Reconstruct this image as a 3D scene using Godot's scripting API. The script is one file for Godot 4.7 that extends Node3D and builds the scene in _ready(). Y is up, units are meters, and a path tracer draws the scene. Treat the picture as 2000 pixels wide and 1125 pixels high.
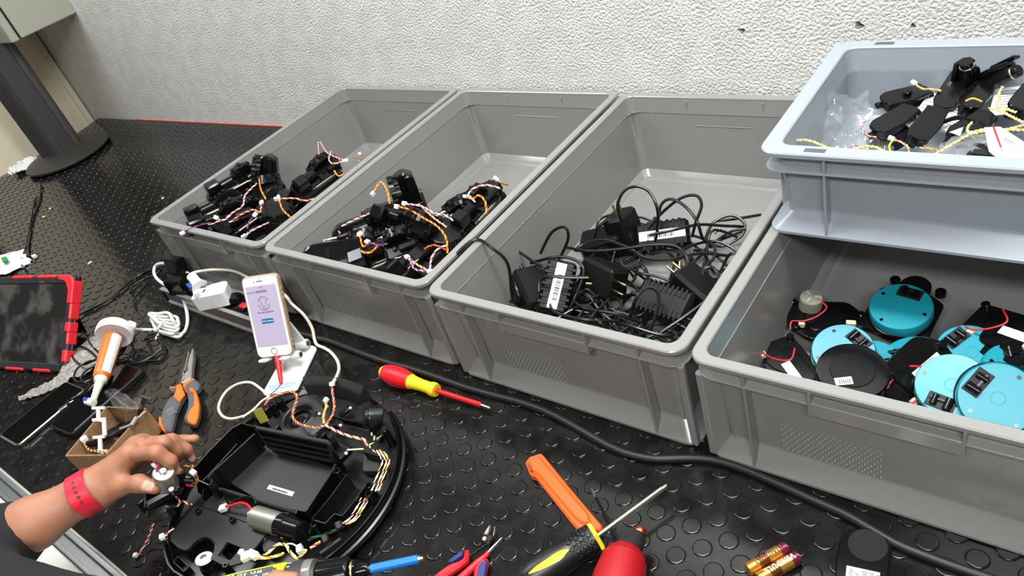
extends Node3D
# A repair bench: grey crates of spare parts along a white wall, a vacuum robot being taken apart.

# ---------------------------------------------------------------- mesh builder
class MB:
	var v := PackedVector3Array()          # triangle soup, counter-clockwise seen from outside
	var x := Transform3D.IDENTITY
	func tri(a: Vector3, b: Vector3, c: Vector3):
		v.push_back(x * a); v.push_back(x * b); v.push_back(x * c)
	func quad(a, b, c, d):
		tri(a, b, c); tri(a, c, d)
	func mesh(angle := 40.0) -> ArrayMesh:
		var n := v.size() / 3
		var fn := PackedVector3Array(); fn.resize(n)
		var at := {}
		for i in n:
			fn[i] = (v[i * 3 + 1] - v[i * 3]).cross(v[i * 3 + 2] - v[i * 3])
			for k in 3:
				var key := Vector3i((v[i * 3 + k] * 50000.0).round())
				if at.has(key): at[key].push_back(i)
				else: at[key] = PackedInt32Array([i])
		var lim := cos(deg_to_rad(angle))
		var ov := PackedVector3Array(); var on := PackedVector3Array()
		for i in n:
			var f := fn[i].normalized()
			if f == Vector3.ZERO: continue
			for k in [0, 2, 1]:
				var p := v[i * 3 + k]
				var s := Vector3.ZERO
				for j in at[Vector3i((p * 50000.0).round())]:
					if fn[j].normalized().dot(f) > lim: s += fn[j]
				ov.push_back(p); on.push_back(s.normalized() if s.length() > 0.0 else f)
		var a := []; a.resize(Mesh.ARRAY_MAX); a[Mesh.ARRAY_VERTEX] = ov; a[Mesh.ARRAY_NORMAL] = on
		var m := ArrayMesh.new(); m.add_surface_from_arrays(Mesh.PRIMITIVE_TRIANGLES, a)
		return m
	# chamfered box, centre c, full size s
	func box(c: Vector3, s: Vector3, b := 0.0) -> MB:
		var h := s / 2
		b = minf(b, minf(h.x, minf(h.y, h.z)) * 0.95)
		if b <= 0.0:
			for ax in 3:
				for sg in [-1, 1]:
					var q := []
					for k in [[-1, -1], [1, -1], [1, 1], [-1, 1]]:
						var w := Vector3.ZERO
						w[ax] = sg * h[ax]; w[(ax + 1) % 3] = k[0] * h[(ax + 1) % 3]; w[(ax + 2) % 3] = k[1] * h[(ax + 2) % 3]
						q.push_back(c + w)
					if sg < 0: q.reverse()
					quad(q[0], q[1], q[2], q[3])
			return self
		var pt := func(ax, sg, k0, k1):
			var w := Vector3.ZERO
			w[ax] = sg * h[ax]; w[(ax + 1) % 3] = k0 * (h[(ax + 1) % 3] - b); w[(ax + 2) % 3] = k1 * (h[(ax + 2) % 3] - b)
			return c + w
		for ax in 3:
			for sg in [-1, 1]:
				var q := [pt.call(ax, sg, -1, -1), pt.call(ax, sg, 1, -1), pt.call(ax, sg, 1, 1), pt.call(ax, sg, -1, 1)]
				if sg < 0: q.reverse()
				quad(q[0], q[1], q[2], q[3])
		for ax in 3:                       # edges along ax
			var u := (ax + 1) % 3; var w2 := (ax + 2) % 3
			for su in [-1, 1]:
				for sw in [-1, 1]:
					var mk := func(e, on_u):
						var w := Vector3.ZERO
						w[ax] = e * (h[ax] - b)
						w[u] = su * (h[u] if on_u else h[u] - b); w[w2] = sw * (h[w2] - b if on_u else h[w2])
						return c + w
					var q := [mk.call(-1, true), mk.call(1, true), mk.call(1, false), mk.call(-1, false)]
					if su * sw < 0: pass
					else: q.reverse()
					quad(q[0], q[1], q[2], q[3])
		for sx in [-1, 1]:
			for sy in [-1, 1]:
				for sz in [-1, 1]:
					var a := c + Vector3(sx * h.x, sy * (h.y - b), sz * (h.z - b))
					var bb := c + Vector3(sx * (h.x - b), sy * h.y, sz * (h.z - b))
					var d := c + Vector3(sx * (h.x - b), sy * (h.y - b), sz * h.z)
					if sx * sy * sz > 0: tri(a, bb, d)
					else: tri(a, d, bb)
		return self
	# rings of equal count, joined; closed rings
	func rings(rs: Array, cap0 := true, cap1 := true) -> MB:
		for i in rs.size() - 1:
			var a = rs[i]; var b = rs[i + 1]; var n: int = a.size()
			for k in n:
				var k2 := (k + 1) % n
				quad(a[k], a[k2], b[k2], b[k])
		if cap0: fan(rs[0], true)
		if cap1: fan(rs[-1], false)
		return self
	func fan(r, rev: bool):
		var c := Vector3.ZERO
		for q in r: c += q
		c /= r.size()
		for k in r.size():
			if rev: tri(c, r[(k + 1) % r.size()], r[k])
			else: tri(c, r[k], r[(k + 1) % r.size()])
	# profile of Vector2(radius, y) from bottom to top, turned round y
	func lathe(pr: Array, seg := 24, cap0 := true, cap1 := true) -> MB:
		var rs := []
		for q in pr:
			var r := PackedVector3Array()
			for k in seg:
				var t := -TAU * k / seg
				r.push_back(Vector3(cos(t) * q.x, q.y, sin(t) * q.x))
			rs.push_back(r)
		return rings(rs, cap0, cap1)
	# extrude polygon (x,z) between y0 and y1 with a bevel on both rims
	func prism(poly: PackedVector2Array, y0: float, y1: float, bev := 0.0) -> MB:
		if not Geometry2D.is_polygon_clockwise(poly): poly = poly.duplicate(); poly.reverse()
		# in x,z with y up, this order is counter-clockwise seen from above once z points down
		var inn := inset(poly, bev)
		var mk := func(pl, y):
			var r := PackedVector3Array()
			for q in pl: r.push_back(Vector3(q.x, y, q.y))
			return r
		var rs := []
		if bev > 0.0: rs = [mk.call(inn, y0), mk.call(poly, y0 + bev), mk.call(poly, y1 - bev), mk.call(inn, y1)]
		else: rs = [mk.call(poly, y0), mk.call(poly, y1)]
		rings(rs, false, false)
		var src := inn if bev > 0.0 else poly
		var ix := Geometry2D.triangulate_polygon(src)
		for i in range(0, ix.size(), 3):
			var a := src[ix[i]]; var b := src[ix[i + 1]]; var c := src[ix[i + 2]]
			if (b - a).cross(c - a) > 0.0:
				var t := b; b = c; c = t
			tri(Vector3(a.x, y1, a.y), Vector3(b.x, y1, b.y), Vector3(c.x, y1, c.y))
			tri(Vector3(a.x, y0, a.y), Vector3(c.x, y0, c.y), Vector3(b.x, y0, b.y))
		return self
	static func inset(poly: PackedVector2Array, d: float) -> PackedVector2Array:
		var o := PackedVector2Array(); var n := poly.size()
		for i in n:
			var a := (poly[i] - poly[(i + n - 1) % n]).normalized(); var b := (poly[(i + 1) % n] - poly[i]).normalized()
			var na := Vector2(-a.y, a.x); var nb := Vector2(-b.y, b.x)
			var m := (na + nb)
			m = m / maxf(0.3, m.length_squared()) * 2.0
			o.push_back(poly[i] - m * d)
		return o
	func tube(pts: Array, r, sides := 8, caps := true) -> MB:
		var n := pts.size(); var rs := []
		var up := Vector3.UP
		var t0: Vector3 = (pts[1] - pts[0]).normalized()
		if absf(t0.dot(up)) > 0.9: up = Vector3.RIGHT
		for i in n:
			var t: Vector3 = (pts[mini(i + 1, n - 1)] - pts[maxi(i - 1, 0)]).normalized()
			up = (up - t * up.dot(t)).normalized()
			var sd := t.cross(up)
			var rad: float = r[i] if r is Array or r is PackedFloat32Array else r
			var g := PackedVector3Array()
			for k in sides:
				var a := TAU * k / sides
				g.push_back(pts[i] + (sd * cos(a) - up * sin(a)) * rad * -1.0)
			g.reverse()
			rs.push_back(g)
		return rings(rs, caps, caps)
	func cyl(a: Vector3, b: Vector3, r: float, seg := 16, bev := 0.0) -> MB:
		if bev > 0.0:
			var d := (b - a).normalized() * bev
			return tube([a, a + d * 0.001, a + d, b - d, b - d * 0.001, b], [r - bev, r - bev, r, r, r - bev, r - bev], seg)
		return tube([a, b], r, seg)
	func ball(c: Vector3, r: float, seg := 14, sc := Vector3.ONE) -> MB:
		var rs := []
		for j in range(1, 8):
			var t := -PI / 2 + PI * j / 8.0; var g := PackedVector3Array()
			for k in seg:
				var a := -TAU * k / seg
				g.push_back(c + Vector3(cos(a) * cos(t), sin(t), sin(a) * cos(t)) * r * sc)
			rs.push_back(g)
		return rings(rs)
	# rounded rectangle rings: each entry [half_x, half_z, corner_radius, y]
	func rrect(es: Array, cap0 := false, cap1 := false, cs := 5) -> MB:
		var rs := []
		for e in es: rs.push_back(ring_rr(e[0], e[1], e[2], e[3], cs))
		return rings(rs, cap0, cap1)
	static func ring_rr(hx: float, hz: float, r: float, y: float, cs := 5) -> PackedVector3Array:
		var g := PackedVector3Array()
		for q in [[1, 1, 0.0], [-1, 1, 1.0], [-1, -1, 2.0], [1, -1, 3.0]]:
			for k in cs + 1:
				var a: float = (q[2] + float(k) / cs) * PI / 2
				g.push_back(Vector3(q[0] * (hx - r) + cos(a) * r, y, q[1] * (hz - r) + sin(a) * r))
		g.reverse()
		return g
	# a bar between two points with a rectangular section (w across, h along 'up')
	func bar(a: Vector3, b: Vector3, w: float, h: float, up := Vector3.UP, bev := 0.0) -> MB:
		var f := (b - a).normalized()
		var s := up.cross(f).normalized(); var t := f.cross(s)
		var keep := x
		x = x * Transform3D(Basis(s, t, f), (a + b) / 2)
		box(Vector3.ZERO, Vector3(w, h, a.distance_to(b)), bev)
		x = keep
		return self

static func smooth(pts: Array, per := 6) -> Array:
	var o := []
	var n := pts.size()
	for i in n - 1:
		var p0: Vector3 = pts[maxi(i - 1, 0)]; var p1: Vector3 = pts[i]; var p2: Vector3 = pts[i + 1]; var p3: Vector3 = pts[mini(i + 2, n - 1)]
		for k in per: o.push_back(p1.cubic_interpolate(p2, p0, p3, float(k) / per))
	o.push_back(pts[n - 1])
	return o

static func rpoly(pts: Array, r, seg := 4) -> PackedVector2Array:     # polygon with rounded corners
	var o := PackedVector2Array(); var n := pts.size()
	for i in n:
		var p: Vector2 = pts[i]; var a: Vector2 = pts[(i + n - 1) % n]; var b: Vector2 = pts[(i + 1) % n]
		var rr: float = r[i] if r is Array else r
		var d := minf(rr, minf(p.distance_to(a), p.distance_to(b)) * 0.45)
		var s := p + (a - p).normalized() * d; var e := p + (b - p).normalized() * d
		for k in seg + 1:
			var t := float(k) / seg
			o.push_back(s.lerp(p, t).lerp(p.lerp(e, t), t))
	return o

static func circle2(c: Vector2, r: float, seg := 24) -> PackedVector2Array:
	var o := PackedVector2Array()
	for k in seg: o.push_back(c + Vector2(cos(TAU * k / seg), sin(TAU * k / seg)) * r)
	return o

# ---------------------------------------------------------------- materials
var mats := {}
func mat(key: String, c := Color.WHITE, rough := 0.5, metal := 0.0) -> StandardMaterial3D:
	if mats.has(key): return mats[key]
	var m := StandardMaterial3D.new()
	m.albedo_color = c; m.roughness = rough; m.metallic = metal
	m.resource_name = key
	mats[key] = m
	return m
func noise_img(size: int, freq: float, sd: int, type := FastNoiseLite.TYPE_SIMPLEX_SMOOTH, oct := 3) -> Image:
	var f := FastNoiseLite.new(); f.seed = sd; f.frequency = freq; f.noise_type = type; f.fractal_octaves = oct
	return f.get_seamless_image(size, size)
func normal_tex(img: Image, strength: float) -> ImageTexture:
	var b: Image = img.duplicate(); b.convert(Image.FORMAT_RGBA8); b.bump_map_to_normal_map(strength)
	return ImageTexture.create_from_image(b)
func tint_tex(img: Image, a: Color, b: Color, lo := 0.35, hi := 0.65) -> ImageTexture:
	var w := img.get_width(); var h := img.get_height()
	var o := Image.create(w, h, false, Image.FORMAT_RGB8)
	for j in h:
		for i in w: o.set_pixel(i, j, a.lerp(b, clampf((img.get_pixel(i, j).r - lo) / (hi - lo), 0.0, 1.0)))
	return ImageTexture.create_from_image(o)
func tri_uv(m: StandardMaterial3D, per_m: float, world := true):
	m.uv1_triplanar = true; m.uv1_world_triplanar = world; m.uv1_scale = Vector3.ONE * per_m

# ---------------------------------------------------------------- scene helpers
var taken := {}
func numbered(n: String) -> String:
	var c: int = taken.get(n, 0); taken[n] = c + 1
	return n if c == 0 else "%s_%03d" % [n, c]
func thing(called: String, label: String, category: String, where := Vector3.ZERO, basis_ := Basis.IDENTITY, group := "") -> Node3D:
	var o := Node3D.new(); o.name = numbered(called); add_child(o)
	o.transform = Transform3D(basis_, where)
	o.set_meta("label", label); o.set_meta("category", category)
	if group: o.set_meta("group", group)
	return o
func part(parent: Node, called: String, m, material: Material, label := "", angle := 40.0) -> MeshInstance3D:
	var o := MeshInstance3D.new(); o.name = called
	o.mesh = m.mesh(angle) if m is MB else m
	o.material_override = material
	parent.add_child(o, true)
	if label: o.set_meta("label", label)
	return o
func struct_part(called: String, m, material: Material, label := "") -> MeshInstance3D:
	var o := part(self, called, m, material); o.set_meta("kind", "structure")
	if label: o.set_meta("label", label)
	return o
func copy(o: Node3D, label: String, where: Vector3, basis_: Basis) -> Node3D:
	var c: Node3D = o.duplicate()
	var base: String = String(o.name)
	if base.length() > 4 and base[-4] == "_": base = base.left(-4)
	c.name = numbered(base); add_child(c); c.transform = Transform3D(basis_, where)
	c.set_meta("label", label)
	return c
func eul(yaw: float, pitch := 0.0, roll := 0.0) -> Basis:
	return Basis.from_euler(Vector3(deg_to_rad(pitch), deg_to_rad(yaw), deg_to_rad(roll)))
# twisted strands along a path: one part for each strand
func strands(parent: Node, pts: Array, cols: Array, r := 0.0009, pitch := 0.012, per := 6, called := "wire"):
	var path := smooth(pts, per)
	# resample evenly
	var even := [path[0]]; var step := pitch / 7.0; var carry := 0.0
	for i in path.size() - 1:
		var a: Vector3 = path[i]; var b: Vector3 = path[i + 1]; var l := a.distance_to(b)
		var d := step - carry
		while d <= l:
			even.push_back(a.lerp(b, d / l)); d += step
		carry = l - (d - step)
	if even.size() < 3: even = path
	var n := even.size()
	var ups := []; var up := Vector3.UP
	for i in n:
		var t: Vector3 = (even[mini(i + 1, n - 1)] - even[maxi(i - 1, 0)]).normalized()
		if absf(up.dot(t)) > 0.95: up = Vector3.RIGHT
		up = (up - t * up.dot(t)).normalized(); ups.push_back([up, t.cross(up)])
	for c in cols.size():
		var q := []
		for i in n:
			var ang := TAU * (float(i) / 7.0 + float(c) / cols.size())
			q.push_back(even[i] + (ups[i][0] * cos(ang) + ups[i][1] * sin(ang)) * r * (0.0 if cols.size() == 1 else 1.1))
		part(parent, called, MB.new().tube(q, r, 5), cols[c])
func wire(parent: Node, pts: Array, m: Material, r := 0.0025, called := "cable", per := 6, sides := 8):
	return part(parent, called, MB.new().tube(smooth(pts, per), r, sides), m)

const RIM := 0.1665
func _ready():
	set_camera_and_light()
	make_materials()
	build_room()
	build_bench()
	build_mat_edge()
	build_crates()
	build_left_side()
	build_front_tools()
	build_phone_and_power()
	build_robot()
	build_hand()
	build_wheel_modules()
	build_adapters()
	build_lidars()
	build_top_crate()

func set_camera_and_light():
	var cam := Camera3D.new(); cam.name = "camera"; add_child(cam)
	cam.position = Vector3(0.53804, 0.75682, 0.81502)
	cam.rotation = Vector3(-0.6185, 0.8266, -0.3451)
	cam.fov = 41.99; cam.near = 0.01; cam.far = 50.0; cam.current = true
	var we := WorldEnvironment.new(); we.name = "environment"; add_child(we)
	var e := Environment.new(); we.environment = e
	e.background_mode = Environment.BG_SKY
	var sky := Sky.new(); var sm := ProceduralSkyMaterial.new()
	sm.sky_top_color = Color(0.62, 0.74, 0.9); sm.sky_horizon_color = Color(0.9, 0.92, 0.95)
	sm.ground_bottom_color = Color(0.42, 0.4, 0.37); sm.ground_horizon_color = Color(0.7, 0.68, 0.65)
	sky.sky_material = sm; e.sky = sky
	e.background_energy_multiplier = 2.4
	e.ambient_light_source = Environment.AMBIENT_SOURCE_DISABLED
	e.tonemap_mode = Environment.TONE_MAPPER_LINEAR
	e.tonemap_exposure = 0.88
	e.sdfgi_enabled = true; e.ssao_enabled = true; e.ssil_enabled = true
	# fluorescent ceiling panels; the last one is added as frontal fill
	for q in [[Vector3(0.15, 1.75, 0.14), 1.1], [Vector3(-1.6, 1.75, 0.5), 0.62], [Vector3(0.9, 1.75, 1.6), 1.3]]:
		var l := AreaLight3D.new(); l.name = "ceiling_panel_light"; add_child(l, true)
		l.position = q[0] + Vector3(0, -0.012, 0); l.rotation_degrees = Vector3(-90, 0, 0)
		l.area_size = Vector2(1.2, 0.3); l.light_color = Color(0.965, 0.985, 1.0); l.light_energy = 4.4 * q[1]
		l.area_range = 12.0; l.area_attenuation = 2.0
		l.shadow_enabled = true

func make_materials():
	var grain := noise_img(512, 0.06, 5)
	var fine := noise_img(512, 0.25, 8)
	# rubber mat: smooth black rubber with dust
	var m := mat("black rubber", Color(1, 1, 1), 0.15)
	m.albedo_texture = tint_tex(noise_img(512, 0.02, 11, FastNoiseLite.TYPE_SIMPLEX_SMOOTH, 4), Color(0.075, 0.073, 0.07), Color(0.11, 0.107, 0.102)); tri_uv(m, 2.2)
	m.normal_enabled = true; m.normal_texture = normal_tex(fine, 0.6); m.normal_scale = 0.03; m.metallic_specular = 0.48
	m = mat("white plaster", Color(1, 1, 1), 0.75)
	var pl := noise_img(1024, 0.06, 21, FastNoiseLite.TYPE_SIMPLEX_SMOOTH, 2)
	m.normal_enabled = true; m.normal_texture = normal_tex(pl, 5.0); m.normal_scale = 0.8
	m.albedo_texture = tint_tex(noise_img(512, 0.012, 23), Color(0.85, 0.84, 0.815), Color(0.88, 0.87, 0.85)); tri_uv(m, 2.4)
	m = mat("crate grey", Color(0.53, 0.523, 0.508), 0.22)
	m.normal_enabled = true; m.normal_texture = normal_tex(grain, 1.0); m.normal_scale = 0.05; tri_uv(m, 6.0)
	m = mat("crate blue grey", Color(0.59, 0.612, 0.635), 0.26)
	m.normal_enabled = true; m.normal_texture = normal_tex(grain, 1.0); m.normal_scale = 0.05; tri_uv(m, 6.0)
	mat("black plastic", Color(0.055, 0.055, 0.057), 0.2)
	mat("black gloss", Color(0.045, 0.045, 0.048), 0.15)
	m = mat("black matte", Color(0.08, 0.08, 0.082), 0.55)
	m.normal_enabled = true; m.normal_texture = normal_tex(fine, 2.0); m.normal_scale = 0.3; tri_uv(m, 12.0, false)
	for nm in ["black plastic", "black gloss", "black matte"]: mat(nm).metallic_specular = 0.36
	mat("module black", Color(0.045, 0.045, 0.05), 0.17).metallic_specular = 0.42
	mat("black cable", Color(0.05, 0.05, 0.052), 0.32)
	mat("steel", Color(0.78, 0.77, 0.74), 0.28, 1.0)
	mat("brushed steel", Color(0.66, 0.65, 0.62), 0.42, 1.0)
	mat("brass", Color(0.82, 0.72, 0.5), 0.3, 1.0)
	mat("copper", Color(0.85, 0.5, 0.32), 0.3, 1.0)
	mat("white plastic", Color(0.9, 0.9, 0.89), 0.35)
	mat("white cable", Color(0.86, 0.855, 0.83), 0.45)
	mat("cream cable", Color(0.87, 0.84, 0.76), 0.5)
	mat("red", Color(0.82, 0.09, 0.12), 0.4)
	mat("orange", Color(0.93, 0.42, 0.08), 0.4)
	mat("yellow", Color(0.95, 0.8, 0.1), 0.4)
	mat("blue", Color(0.13, 0.3, 0.75), 0.45)
	mat("green wire", Color(0.1, 0.45, 0.2), 0.45)
	mat("wire red", Color(0.78, 0.12, 0.12), 0.45)
	mat("wire white", Color(0.9, 0.88, 0.85), 0.45)
	mat("wire orange", Color(0.95, 0.5, 0.1), 0.45)
	mat("wire yellow", Color(0.95, 0.8, 0.15), 0.45)
	mat("wire blue", Color(0.15, 0.3, 0.7), 0.45)
	mat("wire black", Color(0.06, 0.06, 0.06), 0.45)
	mat("wire pale yellow", Color(0.94, 0.88, 0.6), 0.45)
	mat("paper", Color(0.92, 0.92, 0.91), 0.7)
	mat("ink", Color(0.1, 0.1, 0.11), 0.6)
	mat("ink grey", Color(0.45, 0.45, 0.47), 0.6)

func glass(key: String, c: Color, a: float, rough := 0.08) -> StandardMaterial3D:
	var m := mat(key, Color(c.r, c.g, c.b, a), rough)
	m.transparency = BaseMaterial3D.TRANSPARENCY_ALPHA
	return m

# ---------------------------------------------------------------- room
func slab(a: Vector3, b: Vector3) -> MB:
	return MB.new().box((a + b) / 2, (b - a).abs())
func build_room():
	var plaster := mat("white plaster")
	# back wall with drilled plug holes: built round the holes
	var wall := MB.new()
	var holes := [[Vector3(0.0309, 0.2711, -0.315), 0.0055], [Vector3(0.2101, 0.2728, -0.315), 0.0065], [Vector3(0.2818, 0.27, -0.315), 0.004], [Vector3(-1.0179, 0.2978, -0.315), 0.0022]]
	var xs := [-4.6]; var Z := -0.315
	var hs := []
	for h in holes: hs.push_back([h[0].x, h[0].y, h[1]])
	hs.sort_custom(func(p, q): return p[0] < q[0])
	var y0 := -0.9; var y1 := 1.8; var prev := -4.6
	for h in hs:
		var e: float = 0.012
		wall.quad(Vector3(prev, y0, Z), Vector3(h[0] - e, y0, Z), Vector3(h[0] - e, y1, Z), Vector3(prev, y1, Z))
		wall.quad(Vector3(h[0] - e, y0, Z), Vector3(h[0] + e, y0, Z), Vector3(h[0] + e, h[1] - e, Z), Vector3(h[0] - e, h[1] - e, Z))
		wall.quad(Vector3(h[0] - e, h[1] + e, Z), Vector3(h[0] + e, h[1] + e, Z), Vector3(h[0] + e, y1, Z), Vector3(h[0] - e, y1, Z))
		for k in 24:                    # plate with a round hole and its bore
			var r := []
			for t in [k, k + 1]:
				var a: float = TAU * t / 24.0
				var d := Vector2(cos(a), sin(a))
				var sq: Vector2 = d * e / maxf(absf(d.x), absf(d.y))
				var wob: float = h[2] * (1.0 + 0.22 * sin(a * 3.0 + h[0] * 9.0))
				r.push_back([Vector3(h[0] + sq.x, h[1] + sq.y, Z), Vector3(h[0] + d.x * wob, h[1] + d.y * wob, Z), Vector3(h[0] + d.x * wob * 0.8, h[1] + d.y * wob * 0.8, Z - 0.03)])
			wall.quad(r[0][0], r[1][0], r[1][1], r[0][1])
			wall.quad(r[0][1], r[1][1], r[1][2], r[0][2])
		prev = h[0] + e
	wall.quad(Vector3(prev, y0, Z), Vector3(3.0, y0, Z), Vector3(3.0, y1, Z), Vector3(prev, y1, Z))
	var wb := struct_part("wall_back", wall, plaster, "white textured plaster wall behind the crates")
	part(wb, "wall_core", slab(Vector3(-4.6, -0.9, -0.46), Vector3(3.0, 1.8, -0.346)), mat("wall core", Color(0.5, 0.47, 0.43), 0.9))
	var cream := mat("cream panel", Color(0.93, 0.88, 0.77), 0.5)
	var wl := struct_part("wall_left", slab(Vector3(-2.70, -0.9, -0.31), Vector3(-2.655, 1.8, 0.24)), cream, "cream painted partition panel beside the bench")
	part(wl, "edge_strip", slab(Vector3(-2.655, -0.9, -0.306), Vector3(-2.648, 1.8, -0.286)), mat("edge strip", Color(0.86, 0.84, 0.78), 0.4))
	var paint := mat("painted wall", Color(0.66, 0.6, 0.53), 0.8)
	struct_part("ceiling", slab(Vector3(-4.6, 1.8, -0.46), Vector3(3.0, 1.9, 4.0)), mat("ceiling paint", Color(0.88, 0.87, 0.85), 0.85))
	struct_part("floor", slab(Vector3(-4.6, -1.0, -0.46), Vector3(3.0, -0.9, 4.0)), mat("floor vinyl", Color(0.5, 0.45, 0.39), 0.5))
	struct_part("wall_right", slab(Vector3(3.0, -0.9, -0.46), Vector3(3.1, 1.8, 4.0)), paint)
	struct_part("wall_front", slab(Vector3(-4.6, -0.9, 4.0), Vector3(3.0, 1.8, 4.1)), paint)
	# far left wall with a window opening
	var fl := MB.new()
	for b in [[-0.46, -0.9, 0.6, 1.8], [3.2, -0.9, 4.0, 1.8], [0.6, -0.9, 3.2, 0.1], [0.6, 1.55, 3.2, 1.8]]:
		fl.box(Vector3(-4.65, (b[1] + b[3]) / 2, (b[0] + b[2]) / 2), Vector3(0.1, b[3] - b[1], b[2] - b[0]))
	struct_part("wall_far_left", fl, paint)
	var win := struct_part("window_1", MB.new().box(Vector3(-4.65, 0.825, 1.9), Vector3(0.05, 1.45, 0.05)).box(Vector3(-4.65, 0.12, 1.9), Vector3(0.06, 0.05, 2.6)).box(Vector3(-4.65, 1.53, 1.9), Vector3(0.06, 0.05, 2.6)).box(Vector3(-4.65, 0.825, 0.62), Vector3(0.06, 1.45, 0.05)).box(Vector3(-4.65, 0.825, 3.18), Vector3(0.06, 1.45, 0.05)), mat("window frame", Color(0.9, 0.9, 0.9), 0.4))
	for zz in [1.25, 2.54]: part(win, "pane", MB.new().box(Vector3(-4.65, 0.825, zz), Vector3(0.006, 1.4, 1.24)), glass("window glass", Color(0.95, 0.98, 1.0), 0.06, 0.0))
	for q in [[Vector3(0.15, 1.75, 0.14), "nearest the camera"], [Vector3(-1.6, 1.75, 0.5), "towards the window"], [Vector3(0.9, 1.75, 1.6), "added behind the camera as frontal fill"]]:  # the third panel is unseen, added to fill the crate fronts
		var t := thing("ceiling_light", "white fluorescent ceiling panel light " + q[1], "light", q[0], Basis.IDENTITY, "ceiling lights")
		part(t, "housing", MB.new().box(Vector3(0, 0.025, 0), Vector3(1.26, 0.05, 0.36), 0.004), mat("white plastic"))
		var em := mat("light diffuser", Color(1, 1, 1), 0.5); em.emission_enabled = true; em.emission = Color(1.0, 0.97, 0.92); em.emission_energy_multiplier = 2.0
		part(t, "diffuser", MB.new().box(Vector3(0, -0.004, 0), Vector3(1.2, 0.008, 0.3)), em)
	# wall cabinet, top left of the picture
	var c := thing("wall_cabinet", "pale grey-green metal cabinet hung on the wall above the fan", "cabinet", Vector3(-2.2381, 0.4116, -0.315))
	var gm := mat("cabinet enamel", Color(0.66, 0.66, 0.6), 0.3)
	part(c, "body", MB.new().box(Vector3(-0.3, 0.35, 0.098), Vector3(0.6, 0.7, 0.196), 0.003), gm)
	part(c, "door", MB.new().box(Vector3(-0.3, 0.35, 0.216), Vector3(0.604, 0.704, 0.026), 0.004), gm)
	part(c, "door_seal", MB.new().box(Vector3(-0.3, 0.35, 0.1995), Vector3(0.59, 0.69, 0.008)), mat("black matte"))

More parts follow.
